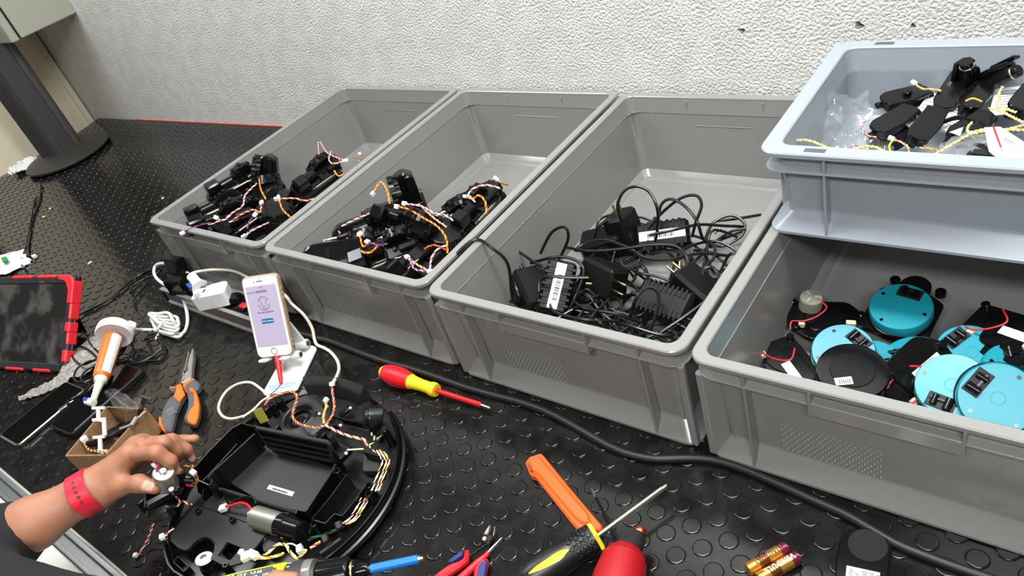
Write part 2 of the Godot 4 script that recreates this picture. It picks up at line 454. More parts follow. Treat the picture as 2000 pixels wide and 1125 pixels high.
func build_bench():
	var t := thing("workbench", "long workbench with an aluminium front edge under the black mat", "workbench", Vector3(-0.7, 0, 0.25))
	part(t, "table_top", MB.new().box(Vector3(0, -0.0235, 0), Vector3(3.84, 0.04, 1.08), 0.002), mat("bench laminate", Color(0.7, 0.69, 0.66), 0.45))
	var pr := MB.new(); pr.x = Transform3D(Basis(Vector3(0, 0, 1), Vector3(1, 0, 0), Vector3(0, 1, 0)), Vector3(0, 0, 0.553))
	pr.prism(rpoly([Vector2(-0.013, -0.032), Vector2(0.013, -0.032), Vector2(0.013, 0.0), Vector2(0.0075, 0.0), Vector2(0.0075, -0.004), Vector2(0.0098, -0.006), Vector2(0.0098, -0.015), Vector2(-0.0085, -0.015), Vector2(-0.0085, -0.006), Vector2(-0.0062, -0.004), Vector2(-0.0062, 0.0), Vector2(-0.013, 0.0)], 0.0008, 2), -1.92, 1.92)
	part(t, "edge_profile", pr, mat("aluminium", Color(0.62, 0.62, 0.61), 0.4, 1.0))
	for lx in [-1.85, 1.85]:
		for lz in [-0.5, 0.5]: part(t, "leg", MB.new().box(Vector3(lx, -0.47, lz), Vector3(0.045, 0.86, 0.045), 0.002), mat("aluminium"))
	var d := thing("side_desk", "white desk board against the near edge of the workbench", "desk", Vector3(-0.7, -0.004, 1.02))
	part(d, "board", MB.new().box(Vector3(0.2, -0.012, -0.157), Vector3(1.2, 0.024, 0.09), 0.002), mat("white laminate", Color(0.88, 0.87, 0.84), 0.4))
	for lx in [-0.3, 0.7]: part(d, "leg", MB.new().box(Vector3(lx, -0.45, -0.16), Vector3(0.04, 0.86, 0.04), 0.002), mat("aluminium"))
	# mat
	var mt := thing("rubber_mat", "glossy black rubber mat with round coin studs covering the bench", "mat", Vector3(0, 0, 0))
	var sh := MB.new()
	var pr2 := [[-0.002, 0.7855], [-0.0002, 0.7872], [-0.0002, 0.7855]]
	sh.box(Vector3(-0.7, -0.00185, 0.2375), Vector3(3.82, 0.0031, 1.095), 0.0006)
	part(mt, "sheet", sh, mat("black rubber"))
	var stud := MB.new().lathe([Vector2(0.0113, -0.0003), Vector2(0.0110, 0.0005), Vector2(0.0105, 0.0010), Vector2(0.0098, 0.0013), Vector2(0.009, 0.0013)], 22, false, true).mesh(50.0)
	var cam := Vector3(0.53804, 0.75682, 0.81502)
	var spots := []
	var a1 := Vector2(0.02215, -0.0204); var a2 := Vector2(0.0222, 0.0207); var o := Vector2(-0.0103, 0.458)
	for i in range(-90, 90):
		for j in range(-90, 90):
			var q := o + a1 * i + a2 * j
			if q.x < -2.59 or q.x > 1.18 or q.y < -0.17 or q.y > 0.772: continue
			# nothing of the mat shows under the crates
			if q.x > -1.0 and q.y < 0.27: continue
			spots.push_back(q)
	var vis := func(q: Vector2) -> float:
		var p := Vector3(q.x, 0, q.y) - cam
		var d2: Vector3 = p * Basis.from_euler(Vector3(-0.6185, 0.8266, -0.3451))
		var sx := absf(d2.x / -d2.z) * 1465.6; var sy := absf(d2.y / -d2.z) * 1465.6
		return p.length() + (0.0 if d2.z < 0 and sx < 1010 and sy < 575 else 50.0)
	spots.sort_custom(func(p, q): return vis.call(p) < vis.call(q))
	for k in 300:
		var s := part(mt, "stud", stud, mat("black rubber"))
		s.position = Vector3(spots[k].x, 0, spots[k].y)
	var rest := MB.new()
	for k in range(300, spots.size()):
		rest.x = Transform3D(Basis.IDENTITY, Vector3(spots[k].x, 0, spots[k].y))
		rest.lathe([Vector2(0.0112, -0.0003), Vector2(0.0106, 0.0008), Vector2(0.0098, 0.0010)], 12, false, true)
	var rs := part(mt, "far_studs", rest, mat("black rubber"), "", 30.0); rs.set_meta("kind", "stuff")

func build_mat_edge():
	# left of the crates the mat, built here apart, rises gently towards the wall
	var cu := MB.new(); var st := MB.new()
	var hgt := func(x: float, z: float) -> float:
		var k := clampf((-0.17 - z) / 0.142, 0.0, 1.0)
		return 0.0001 + lerpf(0.036, 0.010, clampf((x + 1.05) / -1.5, 0.0, 1.0)) * k * k * (3.0 - 2.0 * k) * 0.5 + lerpf(0.036, 0.010, clampf((x + 1.05) / -1.5, 0.0, 1.0)) * k * k * 0.5
	for i in 16:
		for j in 10:
			var xa := lerpf(-2.6, -1.03, i / 16.0); var xb := lerpf(-2.6, -1.03, (i + 1) / 16.0)
			var za := lerpf(-0.17, -0.313, j / 10.0); var zb := lerpf(-0.17, -0.313, (j + 1) / 10.0)
			cu.quad(Vector3(xa, hgt.call(xa, za), za), Vector3(xb, hgt.call(xb, za), za), Vector3(xb, hgt.call(xb, zb), zb), Vector3(xa, hgt.call(xa, zb), zb))
	var tr := struct_part("trim_1", cu, mat("black rubber"), "studded edge of the rubber mat rising to the foot of the wall")
	for i in range(-90, 90):
		for j in range(-90, 90):
			var q := Vector2(-0.0103, 0.458) + Vector2(0.02215, -0.0204) * i + Vector2(0.0222, 0.0207) * j
			if q.x < -2.58 or q.x > -1.05 or q.y > -0.18 or q.y < -0.3: continue
			var y: float = hgt.call(q.x, q.y)
			var dz: float = (hgt.call(q.x, q.y - 0.004) - y) / 0.004
			st.x = Transform3D(Basis(Vector3.RIGHT, atan(dz)), Vector3(q.x, y, q.y))
			st.lathe([Vector2(0.0112, -0.0003), Vector2(0.0106, 0.0008), Vector2(0.0098, 0.0010)], 12, false, true)
	var s2 := part(tr, "studs", st, mat("black rubber"), "", 30.0); s2.set_meta("kind", "stuff")
	var re := MB.new()
	re.bar(Vector3(-2.3, hgt.call(-2.3, -0.312) + 0.001, -0.3125), Vector3(-1.04, hgt.call(-1.04, -0.312) + 0.001, -0.3125), 0.003, 0.0026)
	part(tr, "red_edge", re, mat("red edge", Color(0.8, 0.3, 0.2), 0.6), "red line where the mat meets the wall")
# ---------------------------------------------------------------- crates
func rev(a: Array) -> Array:
	a.reverse()
	return a
func crate_parts(t: Node3D, hx: float, hz: float, h: float, m: Material, handles: bool, slots: bool, rw := 0.0145):
	var wi := 0.019          # wall inset below the ledge
	var ld := 0.027          # ledge below the top
	var body := MB.new()
	var R := 0.02
	var E := func(ins, y, r = -1.0): return [hx - ins, hz - ins, maxf(0.006, R - ins * 0.35) if r < 0 else r, y]
	# inside: floor, bead, wall up to the rim
	body.rrect(rev([[hx - 0.045, hz - 0.045, 0.012, 0.0065], [hx - 0.042, hz - 0.042, 0.013, 0.0065], [hx - 0.040, hz - 0.040, 0.013, 0.0082], [hx - 0.0345, hz - 0.0345, 0.014, 0.0088], [hx - 0.0325, hz - 0.0325, 0.014, 0.0115], E.call(0.024, 0.019, 0.014), E.call(rw + 0.0045, h - 0.034, 0.014), E.call(rw + 0.003, h - 0.030, 0.014), E.call(rw, h - 0.004, 0.014)]), false, false)
	body.fan(MB.ring_rr(hx - 0.045, hz - 0.045, 0.012, 0.0065), false)
	# outside: wall down to a sloping foot skirt
	body.rrect(rev([E.call(wi - 0.001, h - ld - 0.002), E.call(wi + 0.0035, 0.030), E.call(wi + 0.003, 0.024), E.call(0.005, 0.0062), E.call(0.0035, 0.0045), E.call(0.0035, 0.001), E.call(0.005, 0.0)]), false, false)
	body.fan(MB.ring_rr(hx - 0.005, hz - 0.005, R, 0.0), true)
	part(t, "body", body, m)
	var rim := MB.new()
	rim.rrect(rev([E.call(rw, h - 0.004, 0.014), E.call(rw, h - 0.0015, 0.0135), E.call(rw - 0.0015, h, 0.0145), E.call(0.0015, h, R), E.call(0.0, h - 0.0015, R + 0.001), E.call(0.0, h - 0.006, R + 0.001), E.call(0.001, h - 0.007, R), E.call(wi - 0.008, h - 0.008, R), E.call(wi - 0.0065, h - ld + 0.005, R), E.call(wi - 0.006, h - ld + 0.003, R), E.call(0.004, h - ld + 0.001, R), E.call(0.0032, h - ld, R), E.call(0.0032, h - ld - 0.0015, R), E.call(0.0045, h - ld - 0.0025, R), E.call(wi, h - ld - 0.0025, R)]))
	part(t, "rim", rim, m)
	# vertical ribs: short faces (z) and long faces (x)
	var rib := func(p: Vector3, along_x: bool, sg: int):
		var b := MB.new()
		for seg in [[h - ld - 0.002, 0.005, 0.0155], [h - 0.007, h - ld, 0.0095]]:
			var mid: float = (seg[0] + seg[1]) / 2; var hh: float = absf(seg[0] - seg[1])
			var c := Vector3(p.x, mid, sg * (hz - 0.0035 - seg[2] / 2)) if along_x else Vector3(sg * (hx - 0.0035 - seg[2] / 2), mid, p.z)
			b.box(c, Vector3(0.003, hh, seg[2]) if along_x else Vector3(seg[2], hh, 0.003), 0.0007)
		part(t, "rib", b, m)
	var xs := [-0.139, 0.139] if handles else [hx * -0.62, hx * 0.62]
	for sg in [-1, 1]:
		for px_ in xs: rib.call(Vector3(px_, 0, 0), true, sg)
		for f in ([-0.78, -0.27, 0.27, 0.78] if handles else [-0.6, 0.6]): rib.call(Vector3(0, 0, f * hz), false, sg)
	if handles:
		for sx in [-1, 1]:
			for sz in [-1, 1]:
				var c := func(a, b): return Vector2(sx * (hx - a), sz * (hz - b))
				part(t, "corner_post", MB.new().prism(rpoly([c.call(0.0045, 0.0045), c.call(0.0125, 0.0045), c.call(0.0245, 0.0225), c.call(0.026, 0.026), c.call(0.0225, 0.0245), c.call(0.0045, 0.0125)], [0.010, 0.002, 0.001, 0.001, 0.001, 0.002], 5), 0.004, h - ld, 0.0), m)
	if handles:
		for sg in [-1, 1]:
			var g := MB.new()
			var keep := g.x
			if sg < 0: g.x = Transform3D(Basis(Vector3.UP, PI), Vector3.ZERO)
			# grip: a deeper lip hanging below the ledge with end webs
			g.prism(rpoly([Vector2(-0.0685, hz - 0.001), Vector2(0.0685, hz - 0.001), Vector2(0.0685, hz - 0.0105), Vector2(-0.0685, hz - 0.0105)], 0.002, 2), h - 0.041, h - 0.022, 0.001)
			for e in [-0.0685, 0.0685]: g.box(Vector3(e, h - 0.0235, hz - 0.0085), Vector3(0.003, 0.033, 0.017), 0.0007)
			g.box(Vector3(0, h - 0.0395, hz - 0.0125), Vector3(0.137, 0.003, 0.012), 0.0008)
			# moulded line under the grip
			g.box(Vector3(0.003, h - 0.052, hz - wi - 0.0005), Vector3(0.11, 0.0012, 0.002), 0.0004)
			g.x = keep
			part(t, "handle", g, m)
		var dots := MB.new()
		for r in 10:
			for c in 17:
				var ox := 0.5 if r % 2 else 0.0
				var cx := -0.108 + (c + ox) * 0.0062; var cy := 0.074 - r * 0.0047
				dots.x = Transform3D(Basis(Vector3.RIGHT, PI / 2), Vector3(cx, cy, hz - wi - 0.0026))
				dots.lathe([Vector2(0.0014, -0.001), Vector2(0.0013, 0.0006), Vector2(0.0006, 0.0014)], 7, false, true)
		var dp := part(t, "grip_dots", dots, m); dp.set_meta("kind", "stuff")
func build_crates():
	var g := mat("crate grey")
	var b := 0.0
	var data := [
		[Vector3(-0.8193, 0.0014, -0.008), 0.0041, "grey plastic crate furthest left, its front behind the white smart plug"],
		[Vector3(-0.4097, 0.0014, -0.0074), 0.0005, "grey plastic crate second from left, directly behind the propped phone"],
		[Vector3(0, 0.0014, 0), 0.0, "grey plastic crate holding black power adapters and their cables"],
		[Vector3(0.4061, 0.0014, 0.0022), 0.0028, "grey plastic crate holding turquoise sensor discs, under the blue-grey crate"]]
	for d in data:
		var t := thing("storage_crate", d[2], "crate", d[0], Basis(Vector3.UP, d[1]), "grey storage crates along the wall")
		crate_parts(t, 0.2, 0.3, RIM, g, true, false)
	var t2 := thing("parts_crate", "shallow blue-grey plastic crate stacked across the rightmost grey crate", "crate", Vector3(0.403, RIM, -0.087), Basis(Vector3.UP, 0.0))
	crate_parts(t2, 0.2, 0.15, 0.119, mat("crate blue grey"), false, true, 0.021)
	# flat dark sheets painted as the shade in the rim's finger slots
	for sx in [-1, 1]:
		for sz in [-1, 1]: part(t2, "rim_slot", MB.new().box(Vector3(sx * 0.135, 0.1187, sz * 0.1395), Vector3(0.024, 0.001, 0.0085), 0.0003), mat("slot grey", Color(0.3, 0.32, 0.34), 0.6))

# ---------------------------------------------------------------- left side of the bench
func mb(o: Vector3) -> MB:
	var b := MB.new(); b.x = Transform3D(Basis.IDENTITY, -o); return b
func text(parent: Node, s: String, h: float, m: Material, xf: Transform3D, called := "lettering", depth := 0.0003):
	var t := TextMesh.new(); t.text = s; t.font_size = 32; t.pixel_size = h / 23.0; t.depth = depth
	var f := SystemFont.new(); f.font_names = PackedStringArray(["Droid Sans"]); f.font_weight = 700; t.font = f
	var o := MeshInstance3D.new(); o.name = called; o.mesh = t; o.material_override = m; o.transform = xf
	parent.add_child(o, true)
	return o
# a crumpled sheet: grid between centre line points with half widths, wrinkled by noise, closed underneath
func crumple(b: MB, line: Array, widths: Array, height: float, wrinkle: float, freq: float, sd: int, rows := 28, cols := 14, base := 0.0008):
	var f := FastNoiseLite.new(); f.seed = sd; f.frequency = freq; f.fractal_octaves = 3
	var pts := smooth(line, 8); var n := pts.size()
	var grid := []
	for i in rows + 1:
		var u := float(i) / rows * (n - 1); var k := mini(int(u), n - 2)
		var c: Vector3 = pts[k].lerp(pts[k + 1], u - k)
		var d: Vector3 = (pts[k + 1] - pts[k]); d.y = 0; d = d.normalized()
		var s := Vector3(-d.z, 0, d.x)
		var wu := float(i) / rows * (widths.size() - 1); var wk := mini(int(wu), widths.size() - 2)
		var w: float = lerpf(widths[wk], widths[wk + 1], wu - wk)
		var row := []
		for j in cols + 1:
			var t := float(j) / cols * 2.0 - 1.0
			var p := c + s * w * t * (1.0 + 0.18 * f.get_noise_2d(i * 0.09 * 100.0, signf(t) * 900.0))
			var nz := f.get_noise_2d(p.x * 1000.0, p.z * 1000.0)
			p.y = base + maxf(0.0, c.y * (1.0 - 0.6 * t * t) + absf(nz) * wrinkle + height * (1.0 - absf(t)) * 0.5)
			row.push_back(p)
		grid.push_back(row)
	for i in rows:
		for j in cols:
			b.quad(grid[i][j], grid[i][j + 1], grid[i + 1][j + 1], grid[i + 1][j])
			var dn := Vector3(0, -0.0012, 0)
			b.quad(grid[i][j] + dn, grid[i + 1][j] + dn, grid[i + 1][j + 1] + dn, grid[i][j + 1] + dn)

func build_left_side():
	# --- tower fan
	var fo := Vector3(-2.37, 0.0014, -0.067)
	var fan_ := thing("tower_fan", "dark grey tower fan with a slatted grille on a round foot", "fan", fo)
	var fg := mat("fan grey", Color(0.25, 0.24, 0.245), 0.42)
	var fd := mat("fan foot", Color(0.2, 0.195, 0.18), 0.5)
	part(fan_, "foot", MB.new().lathe([Vector2(0.138, 0.004), Vector2(0.147, 0.008), Vector2(0.148, 0.014), Vector2(0.142, 0.019), Vector2(0.09, 0.028), Vector2(0.07, 0.032)], 48), fd)
	for k in 5: part(fan_, "rubber_foot", MB.new().cyl(Vector3(cos(k * TAU / 5), 0, sin(k * TAU / 5)) * 0.12 + Vector3(0, 0.006, 0), Vector3(cos(k * TAU / 5), 0, sin(k * TAU / 5)) * 0.12, 0.012, 12), mat("black plastic"))
	var col := MB.new()
	var d := (Vector3(0.032, 0, 0.036) - Vector3(-0.06, 0, 0.062)); var nrm := Vector3(-d.z, 0, d.x).normalized()
	if nrm.z < 0: nrm = -nrm
	var g0 := Vector3(-0.06, 0, 0.062)
	var gp := func(f: float, deep: float) -> Vector2: return Vector2(g0.x + d.x * f - nrm.x * deep, g0.z + d.z * f - nrm.z * deep)
	# the outlet is a real bay behind the slats
	var cs := rpoly([Vector2(-0.085, 0.05), Vector2(-0.06, 0.062), gp.call(0.03, 0.0), gp.call(0.03, 0.045), gp.call(0.72, 0.045), gp.call(0.72, 0.0), Vector2(0.032, 0.036), Vector2(0.037, 0.026), Vector2(0.027, -0.035), Vector2(-0.07, -0.04)], [0.01, 0.001, 0.001, 0.001, 0.001, 0.001, 0.01, 0.01, 0.01, 0.01], 3)
	col.prism(cs, 0.03, 0.95, 0.0)
	part(fan_, "column", col, fg)
	part(fan_, "back_shell", MB.new().prism(rpoly([Vector2(0.026, -0.03), Vector2(0.02, -0.055), Vector2(-0.02, -0.075), Vector2(-0.07, -0.065), Vector2(-0.08, -0.03)], 0.016, 4), 0.031, 0.949, 0.0), mat("fan back", Color(0.29, 0.285, 0.27), 0.5))
	for k in 7:
		var c := g0 + d * (0.045 + 0.11 * k) + nrm * 0.0005
		part(fan_, "slat", MB.new().bar(c + Vector3(0, 0.032, 0), c + Vector3(0, 0.95, 0), 0.004, 0.005, nrm, 0.0008), fg)
	part(fan_, "impeller", MB.new().cyl(g0 + d * 0.375 - nrm * 0.024 + Vector3(0, 0.034, 0), g0 + d * 0.375 - nrm * 0.024 + Vector3(0, 0.94, 0), 0.02, 16), mat("black matte"))  # unseen drum, added in black to darken the slat gaps
	for hy in [0.19, 0.36, 0.53, 0.7]: part(fan_, "crossbar", MB.new().bar(g0 + d * 0.03 + Vector3(0, hy, 0) - nrm * 0.003, g0 + d * 0.72 + Vector3(0, hy, 0) - nrm * 0.003, 0.003, 0.003, nrm, 0.0005), fg)
	for q in [[Vector3(-2.2419, 0.006, 0.1009), Vector3(-2.0871, 0.004, 0.1779), Vector3(-1.9773, 0.004, 0.2509), Vector3(-1.8646, 0.004, 0.3058), Vector3(-1.7867, 0.004, 0.3452), Vector3(-1.7139, 0.004, 0.3739)], [Vector3(-2.1382, 0.006, 0.1537), Vector3(-2.1253, 0.005, 0.1761), Vector3(-1.9846, 0.007, 0.2471), Vector3(-1.8472, 0.005, 0.3212), Vector3(-1.7971, 0.004, 0.3476), Vector3(-1.798, 0.004, 0.3693), Vector3(-1.7373, 0.004, 0.3921), Vector3(-1.6466, 0.008, 0.4146)]]:
		var w := smooth(q, 5)
		for i in w.size(): w[i] -= fo
		part(fan_, "power_cord", MB.new().tube(w, 0.0028, 6), mat("black cable"))
	# --- crumpled paper beside the fan
	var po := Vector3(-2.5974, 0, 0.0289)
	var pp := thing("crumpled_paper", "crumpled white paper scrap beside the fan's foot", "paper", po)
	var cb := mb(po)
	crumple(cb, [Vector3(-2.552, 0.012, 0.0774), Vector3(-2.5304, 0.02, 0.0508), Vector3(-2.5196, 0.02, 0.0284), Vector3(-2.5483, 0.014, -0.004)], [0.03, 0.045, 0.05, 0.03], 0.01, 0.02, 0.03, 4, 18, 10)
	part(pp, "sheet", cb, mat("paper"), "", 10.0)
	# --- white packet with a green mark
	var ko := Vector3(-1.7999, 0, 0.3965)
	var pk := thing("plastic_packet", "white plastic packet with a green mark behind the tablet", "packet", ko)
	cb = mb(ko)
	crumple(cb, [Vector3(-1.8166, 0.012, 0.4338), Vector3(-1.753, 0.016, 0.423), Vector3(-1.7152, 0.012, 0.4082), Vector3(-1.6818, 0.002, 0.3832)], [0.05, 0.06, 0.045, 0.004], 0.008, 0.008, 0.02, 7, 24, 12)
	part(pk, "bag", cb, mat("bag white", Color(0.88, 0.9, 0.88), 0.3), "", 25.0)
	part(pk, "green_mark", mb(ko).prism(rpoly([Vector2(-1.7522, 0.421), Vector2(-1.7385, 0.4119), Vector2(-1.7084, 0.4186), Vector2(-1.7133, 0.4311)], 0.006), 0.026, 0.031, 0.0005), mat("green print", Color(0.12, 0.62, 0.25), 0.4))
	var wo := Vector3(-1.6908, 0, 0.367)
	var wc := thing("loose_connector", "small white connector on a red wire behind the tablet", "connector", wo)
	part(wc, "plug", MB.new().box(Vector3(0, 0.006, 0), Vector3(0.014, 0.008, 0.01), 0.001), mat("white plastic"))
	var rw := [Vector3(-1.6724, 0.005, 0.3739), Vector3(-1.6754, 0.004, 0.3808), Vector3(-1.6999, 0.004, 0.3869), Vector3(-1.7141, 0.014, 0.3905)]
	for i in rw.size(): rw[i] -= wo
	wire(wc, rw, mat("wire red"), 0.0014, "wire")
	# --- rugged tablet propped up
	var B := Vector3(-1.0258, 0.005, 0.5918); var T := Vector3(-1.0675, 0.1415, 0.4551)
	var ax := (B - Vector3(-1.2288, 0.005, 0.6506)).normalized(); var ay := (T - B); ay = (ay - ax * ay.dot(ax)).normalized()
	var tb := thing("tablet", "tablet with a scratched dark screen in a red and black rugged case", "tablet", B, Basis(ax, ay, ax.cross(ay)))
	var W := 0.265; var Hh := 0.196
	var ct := func(x0, y0, x1, y1, z0, z1, bv): return MB.new().box(Vector3((x0 + x1) / 2, (y0 + y1) / 2, (z0 + z1) / 2), Vector3(absf(x1 - x0), absf(y1 - y0), z1 - z0), bv)
	part(tb, "back_cover", ct.call(-W, 0.0, 0.0, Hh, -0.016, -0.006, 0.003), mat("black plastic"))
	var fr := MB.new()
	fr.box(Vector3(-W / 2, 0.009, -0.004), Vector3(W - 0.004, 0.018, 0.013), 0.003).box(Vector3(-W / 2, Hh - 0.009, -0.004), Vector3(W - 0.004, 0.018, 0.013), 0.003)
	fr.box(Vector3(-0.009, Hh / 2, -0.004), Vector3(0.018, Hh - 0.004, 0.013), 0.003).box(Vector3(-W + 0.009, Hh / 2, -0.004), Vector3(0.018, Hh - 0.004, 0.013), 0.003)
	part(tb, "frame", fr, mat("tablet frame", Color(0.12, 0.12, 0.12), 0.5))
	var scr := mat("tablet screen", Color(1, 1, 1), 0.12)
	scr.albedo_texture = tint_tex(noise_img(256, 0.012, 31, FastNoiseLite.TYPE_SIMPLEX_SMOOTH, 4), Color(0.13, 0.13, 0.128), Color(0.3, 0.29, 0.28), 0.4, 0.75); tri_uv(scr, 4.0, false)
	part(tb, "screen", ct.call(-W + 0.016, 0.016, -0.016, Hh - 0.016, -0.004, 0.0005, 0.0), scr)
	var rd := mat("case red", Color(0.86, 0.13, 0.18), 0.45)
	# red bumpers: corner pieces and clips
	var bump := func(x0, y0, x1, y1): part(tb, "bumper", ct.call(x0, y0, x1, y1, -0.0175, 0.0045, 0.003), rd)
	var cnr := MB.new().prism(rpoly([Vector2(-0.048, Hh + 0.001), Vector2(0.002, Hh + 0.001), Vector2(0.002, Hh - 0.058), Vector2(-0.013, Hh - 0.058), Vector2(-0.013, Hh - 0.03), Vector2(-0.024, Hh - 0.012), Vector2(-0.048, Hh - 0.009)], [0.003, 0.024, 0.003, 0.003, 0.006, 0.006, 0.002], 4), -0.0175, 0.005, 0.002)
	var cm := part(tb, "corner_bumper", cnr, rd); cm.rotation.x = PI / 2; cm.scale.z = -1.0
	cm.scale = Vector3.ONE; cm.transform = Transform3D(Basis(Vector3(1, 0, 0), Vector3(0, 0, 1), Vector3(0, 1, 0)), Vector3.ZERO)
	bump.call(-0.115, Hh - 0.007, -0.058, Hh + 0.002); bump.call(-0.2, Hh - 0.007, -0.135, Hh + 0.002)
	bump.call(-0.013, 0.080, 0.002, 0.102); bump.call(-0.005, 0.055, 0.002, 0.082); bump.call(-0.005, 0.106, 0.002, 0.14)
	bump.call(-0.013, 0.02, 0.001, 0.046); bump.call(-0.016, -0.001, 0.001, 0.006)
	bump.call(-0.1, -0.002, -0.045, 0.006); bump.call(-0.19, -0.002, -0.13, 0.006)
	part(tb, "camera_notch", ct.call(-0.108, Hh - 0.016, -0.092, Hh - 0.011, 0.0, 0.0035, 0.0008), mat("fan grey"))
	part(tb, "kickstand", MB.new().bar(Vector3(-0.11, 0.17, -0.014), Vector3(-0.11, 0.083, -0.076), 0.11, 0.004, Vector3(0, 0.4, -0.9), 0.001), mat("black plastic"))
	# --- cloth
	var co := Vector3(-1.012, 0, 0.5996)
	var cl := thing("cleaning_cloth", "crumpled grey-beige cloth under the orange toothbrush handle", "cloth", co)
	cb = mb(co)
	crumple(cb, [Vector3(-1.0589, 0.004, 0.6761), Vector3(-1.032, 0.006, 0.6479), Vector3(-1.0113, 0.01, 0.6212), Vector3(-1.0085, 0.012, 0.5929), Vector3(-1.0113, 0.014, 0.5613), Vector3(-1.0221, 0.014, 0.5263), Vector3(-1.0461, 0.01, 0.4897)], [0.006, 0.012, 0.012, 0.02, 0.042, 0.058, 0.06, 0.045], 0.008, 0.012, 0.022, 9, 44, 20)
	var clm := mat("cloth grey", Color(1, 1, 1), 0.95)
	clm.albedo_texture = tint_tex(noise_img(256, 0.05, 41), Color(0.5, 0.48, 0.45), Color(0.66, 0.64, 0.61)); tri_uv(clm, 9.0, false)
	clm.normal_enabled = true; clm.normal_texture = normal_tex(noise_img(256, 0.3, 43), 3.0); clm.normal_scale = 0.6
	part(cl, "fabric", cb, clm, "", 60.0)
	# --- electric toothbrush in its charger ring
	var p0 := Vector3(-0.9236, 0.052, 0.5029); var p1 := Vector3(-0.8522, 0.036, 0.5797); var p2 := Vector3(-0.8299, 0.022, 0.6186)
	var axis := (p1 - p0).normalized()
	var up := (Vector3.UP - axis * Vector3.UP.dot(axis)).normalized()
	var bo := Vector3(p0.x, 0, p0.z)
	var tbh := thing("electric_toothbrush", "orange and white electric toothbrush handle lying with its brush head forward", "toothbrush", bo)
	var L := p0.distance_to(p1)
	var fr3 := Basis(axis.cross(up), axis, up)
	if fr3.determinant() < 0: fr3 = Basis(up.cross(axis), axis, up)
	var hb := MB.new(); hb.x = Transform3D(fr3, p0 - bo)
	hb.lathe([Vector2(0.0155, 0.0), Vector2(0.0175, 0.006), Vector2(0.0168, L * 0.4), Vector2(0.0158, L * 0.7), Vector2(0.0150, L * 0.93), Vector2(0.012, L * 0.98), Vector2(0.0095, L)], 28)
	part(tbh, "handle", hb, mat("orange"))
	var st := MB.new(); st.x = Transform3D(fr3, p0 - bo)
	var camd := Vector3(0.53804, 0.75682, 0.81502)
	var lat := fr3.inverse() * (camd - p0); var an := atan2(lat.z, lat.x)
	var rs := []
	for k in 13:
		var yy := L * (0.05 + 0.88 * k / 12.0); var rr := 0.0182 - 0.0022 * k / 12.0
		var ring := []
		for j in 7:
			var a2 := an + 0.35 + (j - 3) * (0.19 if k > 0 else 0.17)
			ring.push_back(Vector3(cos(a2) * rr, yy, sin(a2) * rr))
		rs.push_back(ring)
	for k in 12:
		for j in 6: st.quad(rs[k][j], rs[k + 1][j], rs[k + 1][j + 1], rs[k][j + 1])
	part(tbh, "grip_strip", st, mat("grip white", Color(0.88, 0.87, 0.85), 0.5))
	var hd := MB.new(); hd.x = Transform3D(Basis.IDENTITY, -bo)
	hd.tube([p1 - axis * 0.002, p1 + axis * 0.006, p1 + axis * 0.007, p1.lerp(p2, 0.25), p1.lerp(p2, 0.6), p1.lerp(p2, 0.9), p2], [0.0115, 0.0112, 0.008, 0.0078, 0.006, 0.0055, 0.0052], 16)
	part(tbh, "brush_neck", hd, mat("brush cream", Color(0.88, 0.87, 0.8), 0.4))
	var hdx := (Vector3(-0.8451, 0.024, 0.6227) - p2).normalized()
	part(tbh, "brush_head", MB.new().cyl(p2 - hdx * 0.004 - bo, p2 + hdx * 0.007 - bo, 0.0075, 18, 0.001), mat("brush cream"))
	part(tbh, "bristles", MB.new().cyl(p2 + hdx * 0.007 - bo, p2 + hdx * 0.0155 - bo, 0.0066, 14, 0.001), mat("grip white"))
	part(tbh, "blue_bristles", MB.new().cyl(p2 + hdx * 0.0075 + Vector3(0, 0.004, 0) - bo, p2 + hdx * 0.018 + Vector3(0, 0.004, 0) - bo, 0.0042, 10, 0.001), mat("bristle blue", Color(0.1, 0.25, 0.7), 0.6))
	# charger ring with its white cord to the wall plug
	var cho := Vector3(-1.0052, 0, 0.4864)
	var ch := thing("toothbrush_charger", "round white charger ring behind the orange toothbrush handle", "charger", cho)
	var pc := p0 - axis * 0.004
	var cm2 := MB.new(); cm2.x = Transform3D(fr3, pc - axis * 0.022 - cho)
	cm2.lathe([Vector2(0.028, 0.0), Vector2(0.0335, 0.004), Vector2(0.0345, 0.012), Vector2(0.0345, 0.020), Vector2(0.033, 0.0235), Vector2(0.029, 0.0225), Vector2(0.024, 0.0195)], 36)
	part(ch, "ring", cm2, mat("white plastic"))
	var plug := MB.new().bar(Vector3(-0.9182, 0.058, 0.4725) - cho, Vector3(-0.9123, 0.045, 0.4655) - cho, 0.016, 0.02, Vector3.UP, 0.002)
	part(ch, "cord_grip", plug, mat("white plastic"))
	wire(ch, rel([Vector3(-0.9241, 0.042, 0.4672), Vector3(-0.9542, 0.014, 0.447), Vector3(-0.9396, 0.006, 0.4341), Vector3(-0.9163, 0.006, 0.4302)], cho), mat("white cable"), 0.0035, "cord")
	var coil := []
	for k in 60:
		var a := k / 60.0 * TAU * 4.0
		var cc := Vector3(-0.9046, 0, 0.4156); var e1 := (Vector3(-0.8495, 0, 0.42) - Vector3(-0.9687, 0, 0.4162)) * 0.5; var e2 := (Vector3(-0.9036, 0, 0.4327) - Vector3(-0.9138, 0, 0.4007)) * 0.5
		var wob := 0.86 + 0.1 * sin(k * 1.7)
		coil.push_back(cc + e1 * cos(a) * wob + e2 * sin(a) * wob * (1.0 + 0.35 * cos(a + k * 0.02)) + e2 * 0.25 * sin(k * 0.11) + e1 * 0.12 * cos(k * 0.17) + Vector3(0, 0.006 + 0.006 * (k / 15) + 0.002 * sin(k * 0.9), 0) - cho)
	part(ch, "cord_coil", MB.new().tube(smooth(coil, 3), 0.0033, 7), mat("white cable"))
